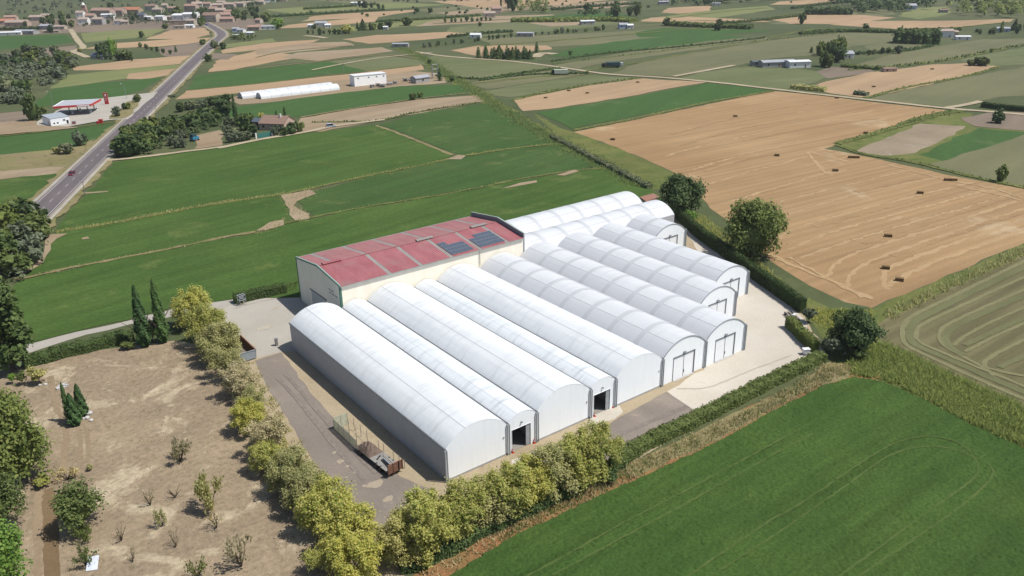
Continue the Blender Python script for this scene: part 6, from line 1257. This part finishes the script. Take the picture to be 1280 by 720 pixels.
# the village
NV = 'houses of the village'
V = [  # px, py, width m, depth m, height m, roof rise, wall, roof, label
    (20, 33, 34, 10, 5, 2.5, 3, 1, None), (8, 31, 22, 10, 5, 2.2, 3, 2, None), (44, 26, 20, 10, 5, 2, 0, 1, None), (56, 24, 16, 9, 5, 2, 0, 1, None), (13, 27, 18, 9, 6, 2, 3, 0, None),
    (30, 43, 24, 9, 3.4, 1, 4, 5, 'long grey roofed shed left of the village, at the upper left'), (10, 44, 26, 7, 2.6, .8, 1, 4, 'long low white shed beside the green field at the upper left'), (56, 37, 13, 8, 4, 1.4, 4, 5, 'blue-grey shed beside the dark tree left of the village'), (74, 37, 15, 8, 3.6, 1, 0, 1, None), (64, 41, 20, 5, 2.2, .6, 0, 1, None),
    (104, 31, 14, 9, 7, 2, 1, 1, None), (113, 27, 14, 9, 8, 2, 0, 0, None), (122, 31, 16, 9, 7, 2, 4, 1, None), (126, 21, 30, 12, 8, 3, 3, 0, 'long pink building with tiled roof right of the church tower'), (146, 20, 22, 11, 8, 3, 3, 0, None), (163, 19, 26, 12, 7, 3, 2, 2, 'long hall with bright orange tiled roof in the village'),
    (100, 23, 12, 9, 8, 2, 1, 1, None), (134, 24, 20, 9, 6, 1, 1, 4, None), (148, 31, 13, 8, 5, 1.5, 1, 1, None), (156, 31, 10, 7, 4, 1.4, 0, 1, None), (176, 24, 12, 9, 6, 2, 4, 6, None),
    (188, 14, 16, 10, 7, 2.5, 0, 3, 'house with dark brown roof at the back of the village'), (206, 13, 10, 9, 8, 2, 0, 1, None), (196, 17, 18, 10, 6, 2, 0, 1, None), (216, 16, 18, 9, 7, 2, 3, 0, None), (185, 25, 10, 8, 4, 1, 1, 4, None), (199, 26, 11, 9, 5, 1, 1, 4, 'small white box house in the middle of the village'), (213, 25, 14, 9, 4, 1.2, 0, 1, None),
    (228, 25, 28, 16, 5.5, 1.6, 1, 4, 'large white roofed warehouse in front of the village'), (238, 25, 18, 12, 7, 1.6, 1, 4, 'taller white block right of the large white warehouse'), (226, 31, 26, 8, 4.6, 0, 2, 1, 'long ochre wall block below the white warehouse'), (238, 32, 12, 9, 6, 1.6, 0, 1, None), (224, 36, 15, 7, 3, 0, 0, 1, None), (236, 35, 12, 7, 3, .8, 1, 4, None),
    (238, 15, 22, 10, 9, 2.5, 3, 0, None), (247, 12, 18, 10, 9, 2.5, 0, 1, None), (240, 7, 16, 9, 12, 1.5, 2, 1, 'tall ochre block behind the village trees'), (262, 28, 18, 12, 8, 3, 0, 3, 'house with brown gable beside the village end of the road'), (266, 18, 14, 10, 8, 2.5, 2, 0, None), (272, 13, 18, 10, 8, 2.5, 3, 1, None), (280, 24, 20, 10, 6, 2.5, 0, 0, None), (276, 19, 16, 10, 7, 2.5, 3, 1, None), (285, 20, 15, 9, 6, 2, 1, 0, None), (285, 11, 22, 10, 7, 2.4, 3, 1, None), (298, 9, 22, 10, 6, 2, 0, 1, None), (283, 28, 20, 9, 4.5, 2, 3, 0, None), (258, 11, 16, 10, 8, 2, 0, 0, None), (276, 8, 16, 9, 7, 2, 0, 1, None), (310, 7, 24, 9, 5, 1.6, 4, 1, None), (324, 6, 18, 9, 5, 2, 0, 1, None), (338, 3, 20, 9, 5, 2, 1, 1, None), (352, 2, 20, 9, 5, 2, 3, 0, None), (324, 2, 14, 9, 6, 2, 3, 1, None),
    (295, 40, 7, 6, 3.4, .8, 5, 5, 'small light blue house right of the bend of the road'), (300, 41, 9, 7, 3.2, 1, 1, 5, None), (317, 38, 13, 8, 3.4, 1.6, 3, 0, 'red tiled house right of the blue one by the bend'), (294, 47, 6, 4, 2.4, 0, 1, 4, 'tiny white hut below the light blue house'), (312, 44, 8, 6, 2.6, .8, 1, 4, None),
    (322, 29, 8, 8, 4, 1.5, 0, 0, None), (335, 37, 16, 8, 3.2, 1, 1, 5, 'low white sheds by the bright tree above the tan fields'), (323, 37, 8, 7, 3.4, 1.5, 3, 0, 'red tiled hut left of the low white sheds'),
    (401, 33, 13, 8, 3.6, 1.6, 1, 5, 'white cottage among dark trees above the tan fields'), (410, 35, 8, 7, 3.4, 1, 1, 4, None), (388, 35, 6, 6, 3, 1, 1, 4, 'tiny white shed left of the white cottage'), (430, 42, 5, 4, 3, .6, 1, 4, 'white hut below the yellowish tree of the cottage'), (482, 37, 5, 4, 2.6, .6, 1, 4, 'tiny white hut at the end of the far tree line'),
    (446, 8, 17, 9, 5, 1, 1, 4, 'far white villa among dark trees near the top edge'), (612, 22, 14, 9, 5, 2, 0, 1, 'cream farmhouse beside the tall dark trees near the top edge'), (621, 18, 12, 9, 7, 2.4, 3, 0, 'pink farmhouse touching the tall dark trees near the top edge'), (594, 48, 10, 6, 3.2, 1.2, 1, 4, 'small white house at the hedge above the row of conifers'), (500, 59, 14, 6, 2.6, .5, 4, 5, 'long low grey shed beside the head of the ditch'),
    (637, 73, 9, 6, 3.6, 1, 1, 5, 'white house half hidden behind the row of dark conifers'), (656, 46, 16, 7, 3.2, .6, 4, 5, 'low grey roofed sheds at the left of the far allotments'), (735, 31, 15, 8, 3.6, .8, 4, 4, 'white roofed dark shed beside the far maize'), (780, 36, 9, 7, 4, 1.4, 5, 5, 'bluish white cottage at the end of the far hedge'), (788, 36, 6, 5, 3.4, 1, 1, 4, 'small white annex beside the bluish cottage'),
    (895, 7, 12, 6, 3, .6, 1, 5, 'pale shed under the dark wood at the top edge'), (974, 84, 24, 8, 3.4, 1, 4, 5, 'long blue-grey shed of the meadow farm'), (1000, 85, 15, 9, 4, .6, 1, 4, 'white flat roofed house of the meadow farm'), (1056, 73, 13, 8, 3.2, 1.6, 1, 5, 'white cottage with grey roof under the meadow farm trees'), (955, 82, 16, 6, 2.6, .4, 4, 6, 'low dark shed at the left end of the meadow farm'),
    (1138, 12, 15, 9, 4.6, 2, 5, 5, 'far white house with grey roof near the top right'), (1182, 47, 13, 9, 5.4, 1.4, 1, 1, 'white and ochre villa right of the dark hedge block'), (1192, 46, 7, 6, 4, 1, 2, 1, 'ochre annex of the white villa'), (1204, 50, 12, 6, 2.6, .6, 1, 4, 'low white garage right of the villa'), (1254, 40, 11, 6, 3, 1, 5, 5, 'pale blue shed by the dark cypress at the right edge'), (1180, 16, 9, 6, 3, .8, 4, 3, 'small brown shed at the foot of the far wood'), (1113, 90, 9, 4, 2, .5, 3, 3, 'small brick hut at the edge of the fallow patch'), (830, 6, 14, 7, 4, 1, 4, 5, 'small grey barn left of the dark wood at the top edge')]
vc = 0
for px, py, w_, d_, h_, rt_, wi, ri, lab in V:
    if py < 2: py = 2
    far_ = lab is None
    if far_: w_, h_ = w_*.8, h_*.9
    house(lab or ['cream village house with pale tiled roof among the other houses of the village', 'village house with reddish tiled roof among the other houses of the village'][0 if ri in (1, 3, 4, 5, 6) else 1], px, py, w_, d_, h_, rt_, wi, ri, -37+rnd.uniform(-14, 14), 'house', (NV if ri in (1, 3, 4, 5, 6) else 'red tiled houses of the village') if far_ else None, 'village_house' if px < 360 else 'farmhouse', 2 if w_ < 16 else 3, rt_ == 0)
# church tower
b = gp(107, 21); th_ = height_at(b, 3); ch = empty('church_tower', b, R(-30)); tag(ch, 'tall slim brick church tower with pale top, above the village', 'church tower')
mb = MB(); mb.box(-3.4, -3.4, 0, 3.4, 3.4, th_*.55); mb.build('shaft', paint('tower_brick', (.46, .28, .21), .9, .1, 0, .15, .4), ch); mb = MB(); mb.box(-2.7, -2.7, th_*.55, 2.7, 2.7, th_*.8); bf = mb.build('belfry', paint('tower_pale_brick', (.52, .36, .29), .9, .1, 0, .15, .4), ch)
for x in (-1.2, 1.2): mb = MB(); mb.box(x-.6, -2.76, th_*.6, x+.6, -2.705, th_*.74); mb.build('bell_opening', m_glass, bf)
mb = MB(); mb.box(-3.0, -3.0, th_*.8, 3.0, 3.0, th_*.83); mb.build('cornice', m_hw[0], ch); mb = MB(); mb.tube([(0, 0, th_*.83), (0, 0, th_*.93), (0, 0, th_)], [2.4, 1.6, .2], 8); mb.build('spire', m_hw[1], ch)
lit = lambda a, b, n, h, lab, grp, k, sd, j=2, w_=(.34, .5): tree_line(a, b, n, h, lab, grp, k, sd, j, 'far_tree', w_)
grove([(60, 26), (88, 22), (92, 34), (74, 36), (30, 34), (28, 29)], 16, (7, 12), 'dark tree between the village houses at the far left', 'village trees on the left', DK, 21, 'village_tree')
grove([(160, 20), (180, 16), (186, 26), (176, 28), (160, 29)], 8, (6, 9), 'grey-green tree in the village left of the white warehouse', 'village trees in the middle', GY, 22, 'village_tree')
grove([(124, 27), (166, 24), (168, 31), (128, 32)], 9, (4, 7), 'small tree among the village gardens below the orange roofed hall', 'village garden trees', GY, 23, 'village_tree')
grove([(242, 32), (240, 24), (256, 20), (258, 31), (252, 34)], 8, (8, 13), 'tall grey-green tree where the road enters the village', 'trees at the village entrance', GY, 24, 'village_tree')
grove([(284, 26), (284, 16), (300, 12), (322, 14), (322, 27), (300, 28)], 18, (6, 11), 'dark tree in the wood right of the village', 'trees right of the village', DK, 25, 'village_tree')
for px, py, top, wd, lm, lab in [(222, 20, 7, 15, 'leaf_mid', 'rounded green tree above the white warehouse of the village'), (213, 12, 3, 12, 'leaf_dark', 'dark tree behind the village houses'), (255, 20, 9, 18, 'leaf_dark', 'big dark round tree in the right half of the village'), (139, 14, 2, 9, 'leaf_dark', 'dark tree above the long pink building'), (64, 41, 31, 10, 'leaf_dark', 'dark round tree beside the blue-grey shed'), (346, 36, 21, 19, 'leaf_bright', 'bright yellow-green tree beside the low white sheds'), (333, 27, 14, 16, 'leaf_mid', 'green tree above the low white sheds'), (433, 42, 31, 18, 'leaf_yellow', 'yellowish rounded tree right of the white cottage'), (400, 44, 35, 7, 'leaf_dark', 'dark tree in front of the white cottage'), (393, 36, 29, 8, 'leaf_dark', 'dark tree left of the white cottage'), (509, 32, 20, 19, 'leaf_mid', 'big rounded green tree right of the far tree line'), (486, 34, 25, 13, 'leaf_dark', 'dark rounded tree left of the big green one'), (521, 15, 8, 8, 'leaf_dark', 'dark round tree below the far white sheds'), (538, 16, 8, 8, 'leaf_dark', 'second dark round tree below the far white sheds'), (389, 17, 12, 6, 'leaf_dark', 'small tree on the far tan strip'), (770, 21, -2, 15, 'leaf_dark', 'tall dark poplar like tree near the top edge'), (796, 20, 1, 13, 'leaf_mid', 'green tree near the top edge right of the dark tall one'), (787, 20, 6, 10, 'leaf_dark', 'dark tree between the two tall ones near the top edge'), (735, 17, 4, 14, 'leaf_dark', 'rounded dark tree at the end of the far thicket'), (1213, 82, 74, 14, 'leaf_mid', 'green bush left of the broad one on the small stubble')]:
    px_tree('far_tree', lab, 'tree', px, py, top, wd, 'conifer' if 'cypress' in lab else 'broad', lm)
px_tree('far_conifer', 'dark pointed conifer in the far tree line above the tan fields', 'tree', 454, 38, 24, 13, 'conifer', 'leaf_dark'); px_tree('far_conifer', 'small conifer left of the dark pointed one in the far tree line', 'tree', 447, 36, 27, 5, 'conifer', 'leaf_dark')
px_tree('far_conifer', 'dark cypress beside the pale blue shed at the right edge', 'tree', 1252, 37, 26, 5, 'cypress', 'leaf_cypress'); px_tree('far_conifer', 'dark conifer right of the pale blue shed at the right edge', 'tree', 1268, 38, 24, 12, 'conifer', 'leaf_dark'); px_tree('far_conifer', 'dark cypress at the left of the meadow farm trees', 'tree', 1014, 66, 58, 5, 'cypress', 'leaf_cypress'); px_tree('far_conifer', 'tall conifer in the right end of the conifer row by the track', 'tree', 671, 66, 52, 7, 'cypress', 'leaf_cypress')
lit((460, 38), (480, 36), 6, (5, 8), 'dark tree in the far tree line between the conifer and the green trees', 'far tree line above the tan fields', DK, 31)
lit((384, 42), (428, 43), 7, (4, 7), 'grey-green tree in the garden of the white cottage', 'cottage garden trees', GY, 32)
lit((598, 73), (666, 74), 15, (7, 10), 'dark conifer in the dense row beside the farm track', 'conifer row by the track', (('cypress', 'leaf_dark'), ('conifer', 'leaf_dark'), ('cypress', 'leaf_cypress')), 33, 1.5, (.5, .7))
lit((555, 28), (618, 26), 10, (4, 7), 'dark tree in the hedge left of the cream farmhouse near the top edge', 'far hedge trees', DK, 34, 3)
grove([(624, 24), (626, 6), (640, -2), (644, 16), (640, 24)], 7, (14, 20), 'tall dark tree beside the pink farmhouse near the top edge', 'tall trees at the pink farmhouse', (('broad', 'leaf_dark'), ('poplar', 'leaf_dark')), 35, 'far_tree')
lit((440, 8), (480, 12), 7, (6, 10), 'dark tree beside the far white villa near the top edge', 'villa trees', DK, 36, 5)
lit((524, 60), (600, 51), 10, (3, 5), 'low bushy tree in the ragged hedge above the conifer row', 'ragged hedge above the conifer row', GY, 37, 3); lit((605, 50), (640, 46), 6, (3, 5), 'green hedge tree right of the small white house', 'hedge right of the white house', DK, 38, 3)
lit((668, 44), (758, 38), 14, (3, 6), 'garden tree in the far allotments above the meadow', 'allotment trees', GY, 39, 4)
lit((1064, 69), (1116, 67), 6, (3, 5), 'low tree right of the meadow farm cottage', 'trees right of the meadow farm', GY, 40, 3)
grove([(1012, 84), (1016, 70), (1030, 62), (1056, 62), (1060, 70), (1044, 84), (1026, 88)], 13, (9, 14), 'rounded green tree in the grove of the meadow farm', 'grove of the meadow farm', (('broad', 'leaf_mid'), ('broad', 'leaf_dark')), 41)
grove([(1200, 44), (1290, 42), (1300, 34), (1262, 36), (1220, 40)], 14, (4, 7), 'green tree in the thick hedge right of the villa', 'thick hedge right of the villa', DK, 42)
leaf_strip('tree_hedge', [(1118, 53), (1145, 54), (1173, 54.5)], 16, 10, M['leaf_dark'], .35, 1.6, 43, None, 'dense dark hedge block left of the white villa', 'hedge', True)
leaf_strip('maize_hedge', [(640, 27), (700, 27), (760, 26), (792, 28)], 18, 3.5, M['leaf_mid'], .3, 1.5, 44, None, 'far strip of tall maize ending at the bluish cottage', 'maize', True)
leaf_strip('maize_hedge', [(838, 32), (880, 34), (940, 36)], 14, 3.5, M['leaf_mid'], .3, 1.5, 45, None, 'far strip of tall maize around the dark round tree', 'maize', True)
leaf_strip('tree_hedge', [(1006, 18), (1040, 18), (1064, 18)], 14, 7, M['leaf_dark'], .3, 1.8, 46, None, 'far dark thicket left of the top right houses', 'hedge', True)
leaf_strip('hedge_line', [(1000, 43), (1060, 40), (1120, 41), (1200, 38)], 5, 2.5, M['leaf_dark'], .7, 1.0, 47, None, 'long low bushy hedge between the far meadows on the right', 'hedge', True)
leaf_strip('hedge_line', [(1052, 84), (1080, 86), (1100, 87)], 4, 2, M['leaf_mid'], .9, .9, 48, None, 'low hedge below the meadow farm cottage', 'hedge', True)
leaf_strip('scrub_bank', [(990, 110), (1010, 112), (1032, 114)], 6, 2.2, M['leaf_olive'], 1, .7, 49, None, 'olive scrub along the farm track beside the big stubble', 'scrub', True)
leaf_strip('scrub_bank', [(1068, 118), (1084, 120)], 4, 2, M['leaf_grey'], 1.4, .7, 50, None, 'grey-green scrub clump by the farm track', 'scrub', True)
# fence line and dark wall at the right edge
fz = leaf_strip('dark_fence', [(1226, 134), (1250, 137), (1290, 141), (1330, 146)], 1.2, 2.8, M['leaf_dark'], 6, .35, 51, None, 'dark netted fence beside the farm track at the right edge', 'fence', True, rough=.05)
# far woods and scrub that read as one mass
def wood(name, pxpoly, n, hr, lm, seed, label, kind='broad', lf=1.5):
    """one mass of crowns: leaf clumps over many overlapping domes"""
    rs = np.random.default_rng(seed); rr = random.Random(seed); pts = scatter(pxpoly, n, rr); C, N, Z = [], [], []
    for q in pts:
        h = rr.uniform(*hr); r = h*rr.uniform(.4, .6); m = 34; u = rs.normal(size=(m, 3)); u /= np.linalg.norm(u, axis=1, keepdims=True); u[:, 2] = np.abs(u[:, 2])*1.0
        C.append(np.array([q[0], q[1], h*.3])+u*np.array([r, r, h*.7])*rs.uniform(.75, 1.05, (m, 1))); N.append(u+np.array([0, 0, .4])+rs.normal(size=(m, 3))*.3)
    o = bpy.data.objects.new(name, quads_mesh(name, np.concatenate(C), np.concatenate(N), lf, M[lm], rs)); COL.objects.link(o); return tag(o, label, 'wood', None, 'stuff')
wood('woodland', [(1190, 22), (1182, 12), (1200, 2), (1240, -6), (1500, 0), (1500, 30), (1290, 27), (1240, 22)], 240, (8, 14), 'leaf_mid', 61, 'broad dark wood at the top right corner', lf=1.7)
wood('woodland', [(836, 7), (850, -2), (960, -8), (1120, -8), (1180, 6), (1130, 8), (1090, 8), (1060, 10), (1010, -2), (960, 3), (900, 8)], 200, (8, 14), 'leaf_dark', 62, 'long dark wood along the top edge', lf=1.9)
wood('woodland', [(1064, 18), (1070, 6), (1130, 4), (1160, 6), (1160, 12), (1110, 16)], 50, (7, 11), 'leaf_dark', 63, 'dark trees round the far houses at the top right', lf=1.7)
wood('scrubland', [(-80, 20), (-60, -6), (400, -12), (700, -12), (660, 2), (500, 4), (380, 2), (330, 0), (300, 4), (230, 4), (200, 10), (110, 10), (96, 18), (40, 19)], 420, (2.5, 6.5), 'leaf_grey', 64, 'grey-green scrub behind the village along the top edge', lf=1.5)
wood('scrubland', [(-300, 14), (-300, -20), (900, -24), (1500, -30), (1500, -12), (900, -10), (300, -14)], 420, (4, 9), 'leaf_dark', 65, 'far dark scrub beyond the upper edge', lf=2.6)
wood('orchard', [(280, 48), (290, 44), (318, 46), (316, 52), (290, 52)], 16, (3, 4.5), 'leaf_mid', 66, 'small green orchard below the red tiled house', lf=1)
wood('thicket', [(640, 14), (650, 6), (684, 5), (686, 16), (664, 18)], 22, (7, 10), 'leaf_mid', 67, 'rounded dark thicket right of the tall trees near the top edge', lf=1.5)
wood('thicket', [(712, 19), (740, 14), (790, 20), (760, 22)], 16, (4, 7), 'leaf_dark', 68, 'low dark thicket under the rounded tree near the top edge', lf=1.4)
wood('grove_undergrowth', [(-10, 132), (0, 80), (40, 70), (84, 74), (98, 86), (80, 100), (62, 110), (40, 126), (10, 134)], 90, (2.5, 5), 'leaf_grey', 71, 'grey-green undergrowth beneath the riverside grove', lf=1.0)
wood('village_gardens', [(100, 34), (130, 30), (190, 30), (220, 30), (210, 26), (120, 27)], 34, (2, 4.5), 'leaf_grey', 72, 'scrubby gardens in front of the village houses', lf=1.0)
# straw swaths on the stubble
m_straw = field_mat('straw_swath', alb(206, 176, 134), alb(196, 166, 124), None, .1, .05, .05, .1, None, .6, .22, 1.6, .3, .08); m_bare = field_mat('bare_rows', alb(180, 148, 108), alb(188, 156, 115), None, .1, .05, .05, .1, None, .6, .2, 1.6, .3, .08)
for k, (mt, wd, px) in enumerate([
    (m_straw, 1.4, [(1290, 270), (1200, 302), (1130, 327), (1107, 340), (1104, 352), (1112, 362)]), (m_straw, 1.3, [(1290, 284), (1210, 312), (1140, 340), (1110, 358)]), (m_straw, 1.2, [(1290, 258), (1200, 288), (1120, 314), (1080, 330), (1062, 345), (1058, 360)]),
    (m_straw, 1.2, [(1270, 252), (1180, 282), (1100, 306), (1060, 320), (1040, 334), (1034, 350)]), (m_straw, 1.1, [(1262, 244), (1150, 276), (1060, 302), (1000, 322)]), (m_straw, 1.1, [(1232, 238), (1120, 268), (1040, 290), (985, 312)]), (m_straw, 1.0, [(1215, 228), (1100, 256), (1010, 280), (970, 300)]), (m_straw, 1.0, [(1170, 222), (1060, 246), (985, 268)]),
    (m_straw, 1.0, [(1140, 212), (1040, 236), (975, 252)]), (m_straw, 1.2, [(1060, 202), (1012, 190), (1018, 200), (1034, 217), (1058, 212)]), (m_straw, 1.0, [(1045, 213), (980, 232), (900, 256)]), (m_straw, .9, [(1010, 196), (940, 214), (880, 232)]), (m_straw, .9, [(1000, 176), (920, 196), (860, 214)]), (m_straw, .9, [(980, 160), (880, 182), (830, 196)]),
    (m_bare, 2.0, [(1280, 264), (1190, 294), (1115, 320)]), (m_bare, 2.4, [(1255, 248), (1160, 278), (1080, 305)]), (m_bare, 2.2, [(1180, 240), (1090, 264), (1020, 284)]), (m_bare, 2.0, [(1150, 222), (1070, 240)]), (m_bare, 2.2, [(970, 190), (920, 202), (880, 214)]), (m_bare, 1.8, [(1000, 148), (930, 160), (850, 182)]), (m_bare, 1.8, [(1010, 130), (940, 142), (840, 168)]), (m_bare, 1.6, [(1100, 148), (1010, 160), (930, 176)]),
    (m_straw, 1.4, [(962, 318), (1000, 336), (1040, 352), (1080, 372)]), (m_straw, 1.2, [(985, 322), (1020, 340), (1052, 356), (1090, 374)]), (m_straw, 1.2, [(1290, 252), (1240, 236), (1180, 224), (1110, 206)]), (m_straw, 1.0, [(1275, 250), (1230, 240), (1190, 232)])]):
    ribbon('straw_row', px, wd, mt, 0.04+0.003*k, 2.0, 0.6)
# tyre marks and stains in the yards
m_mark = field_mat('tyre_mark', alb(194, 187, 175), alb(202, 196, 184), None, .1, .05, .05, .3, None, .6, .2, 1.5, .1, .02); m_mark2 = field_mat('tyre_mark_pale', alb(212, 202, 184), alb(206, 195, 176), None, .1, .05, .05, .3, None, .6, .2, 1.5, .1, .02); m_oil = field_mat('damp_stain', alb(200, 189, 170), alb(212, 202, 184), None, .1, .05, .05, .3, None, .6, .25, 1.2, .1, .02); m_oil2 = field_mat('dark_tarmac_patch', alb(150, 140, 131), alb(158, 147, 137), None, .1, .05, .05, .3, None, .6, .25, 1.2, .1, .02)
for k, (mt, wd, px) in enumerate([(m_mark, .4, [(292, 386), (320, 378), (352, 372)]), (m_mark2, .35, [(846, 486), (886, 484), (936, 464), (990, 444)]),
    (m_oil2, .8, [(345, 470), (380, 510), (420, 560), (455, 600)]), (m_oil2, .8, [(356, 466), (392, 508), (434, 556), (470, 592)]), (m_oil2, 1.0, [(720, 570), (770, 545), (830, 520), (860, 508)])]):
    ribbon('yard_mark', px, wd, mt, 0.075+0.003*k, 1.2, 0.1)
for x, y, r_ in [(330, 410, 1.6), (316, 432, 1.2), (345, 385, 1.4)]:
    c = gp(x, y); sheet('yard_stain', [(c[0]+r_*math.cos(t*.63)*rnd.uniform(.5, 1.3), c[1]+r_*.7*math.sin(t*.63)*rnd.uniform(.5, 1.3)) for t in range(10)], m_oil, 0.066, False, True)
leaf_strip('brush_strip', [(262, 430), (286, 474), (312, 520), (338, 566), (372, 615), (410, 664), (436, 700)], 3.0, 1.5, M['leaf_dry'], 14, .2, 81, None, 'pale dry brush under the left row of yellowing trees', 'brush', core=False)
leaf_strip('brush_strip', [(300, 470), (326, 520), (352, 562), (386, 606)], 2.2, 1.0, M['leaf_olive'], 16, .17, 82, None, 'olive brush along the edge of the worn tarmac', 'brush', core=False)
for i, (lab, px, wd, hh) in enumerate([('low dark hedgerow above the far tan strips near the top edge', [(335, 22), (400, 18), (480, 13)], 5, 2.6), ('hedgerow under the far tan strips, left of the cream farmhouse', [(470, 28), (540, 24), (600, 20)], 4, 2.2), ('hedgerow at the far end of the allotments', [(560, 47), (600, 43), (640, 40)], 4, 2.2), ('topmost hedgerow left of the villa', [(380, 12), (430, 9), (470, 6)], 5, 3), ('hedgerow above the thicket near the top edge', [(690, 13), (740, 9), (800, 5)], 5, 3), ('hedgerow left of the far dark thicket', [(900, 30), (950, 26), (1004, 20)], 4, 2), ('hedgerow beyond the lone dark tree at the top', [(990, 11), (1030, 6), (1060, 3)], 5, 2.5), ('dark hedgerow behind the green field at the upper left', [(0, 38), (40, 37), (80, 36)], 5, 3), ('hedgerow above the narrow stubble strip', [(600, 101), (660, 94), (735, 92)], 2.5, 1.1), ('hedgerow between the meadows left of the lorry', [(690, 77), (760, 67), (860, 58), (955, 48)], 2.2, 1.0), ('hedgerow under the conifer row meadow', [(545, 95), (600, 99), (640, 93), (700, 86)], 2.0, .9), ('low hedgerow below the dark hedge block', [(1070, 68), (1130, 64), (1165, 58)], 3, 1.6)]):
    leaf_strip('hedgerow', px, wd, hh, M['leaf_dark'], .9, .8, 90+i, None, lab, 'hedge', True, rough=.5)
wood('belt_undergrowth', [(146, 196), (150, 180), (200, 160), (284, 142), (290, 152), (240, 168), (206, 186), (180, 196)], 60, (2.5, 5), 'leaf_dark', 73, 'dark undergrowth of the tree belt between road and farmhouse', lf=.7)
wood('roadside_scrub', [(-20, 372), (-10, 310), (24, 280), (50, 276), (56, 300), (46, 330), (20, 360)], 34, (2, 4.5), 'leaf_grey', 74, 'grey-green scrub beneath the roadside trees at the left edge', lf=.5)
for i, (poly, n, lab) in enumerate([([(232, 20), (246, 14), (290, 8), (300, 10), (290, 22), (250, 26)], 26, 'small trees among the roofs in the right half of the village'), ([(180, 22), (200, 14), (228, 12), (226, 22), (190, 28)], 20, 'small trees among the roofs in the middle of the village'), ([(96, 32), (96, 24), (130, 16), (170, 16), (170, 22), (120, 30)], 18, 'small trees round the church tower'), ([(300, 6), (350, 0), (356, 4), (310, 12)], 14, 'small trees among the farthest village houses')]):
    wood('village_greenery', poly, n, (4, 8), 'leaf_dark' if i % 2 else 'leaf_grey', 120+i, lab, lf=1.1)
wood('meadow_scrub', [(440, 14), (640, 4), (760, -2), (1000, -4), (1000, 4), (800, 10), (640, 16), (460, 22)], 60, (1.5, 4), 'leaf_dark', 130, 'scattered scrub on the far meadows', lf=1.3)
# the air: pale even haze over the whole plain
bpy.ops.mesh.primitive_cube_add(size=1); hz = bpy.context.object; hz.name = 'haze'; hz.scale = (12100, 12100, 93); hz.location = (0, 0, 45.5); tag(hz, kind='stuff')
hm = bpy.data.materials.new('haze_air'); hm.use_nodes = True; ht = hm.node_tree; ht.nodes.clear(); ho = ht.nodes.new('ShaderNodeOutputMaterial'); hv = ht.nodes.new('ShaderNodeVolumePrincipled')
hv.inputs['Color'].default_value = (.9, .93, 1, 1); hv.inputs['Density'].default_value = 0.00006; hv.inputs['Anisotropy'].default_value = 0.2; ht.links.new(hv.outputs[0], ho.inputs['Volume']); hz.data.materials.append(hm)
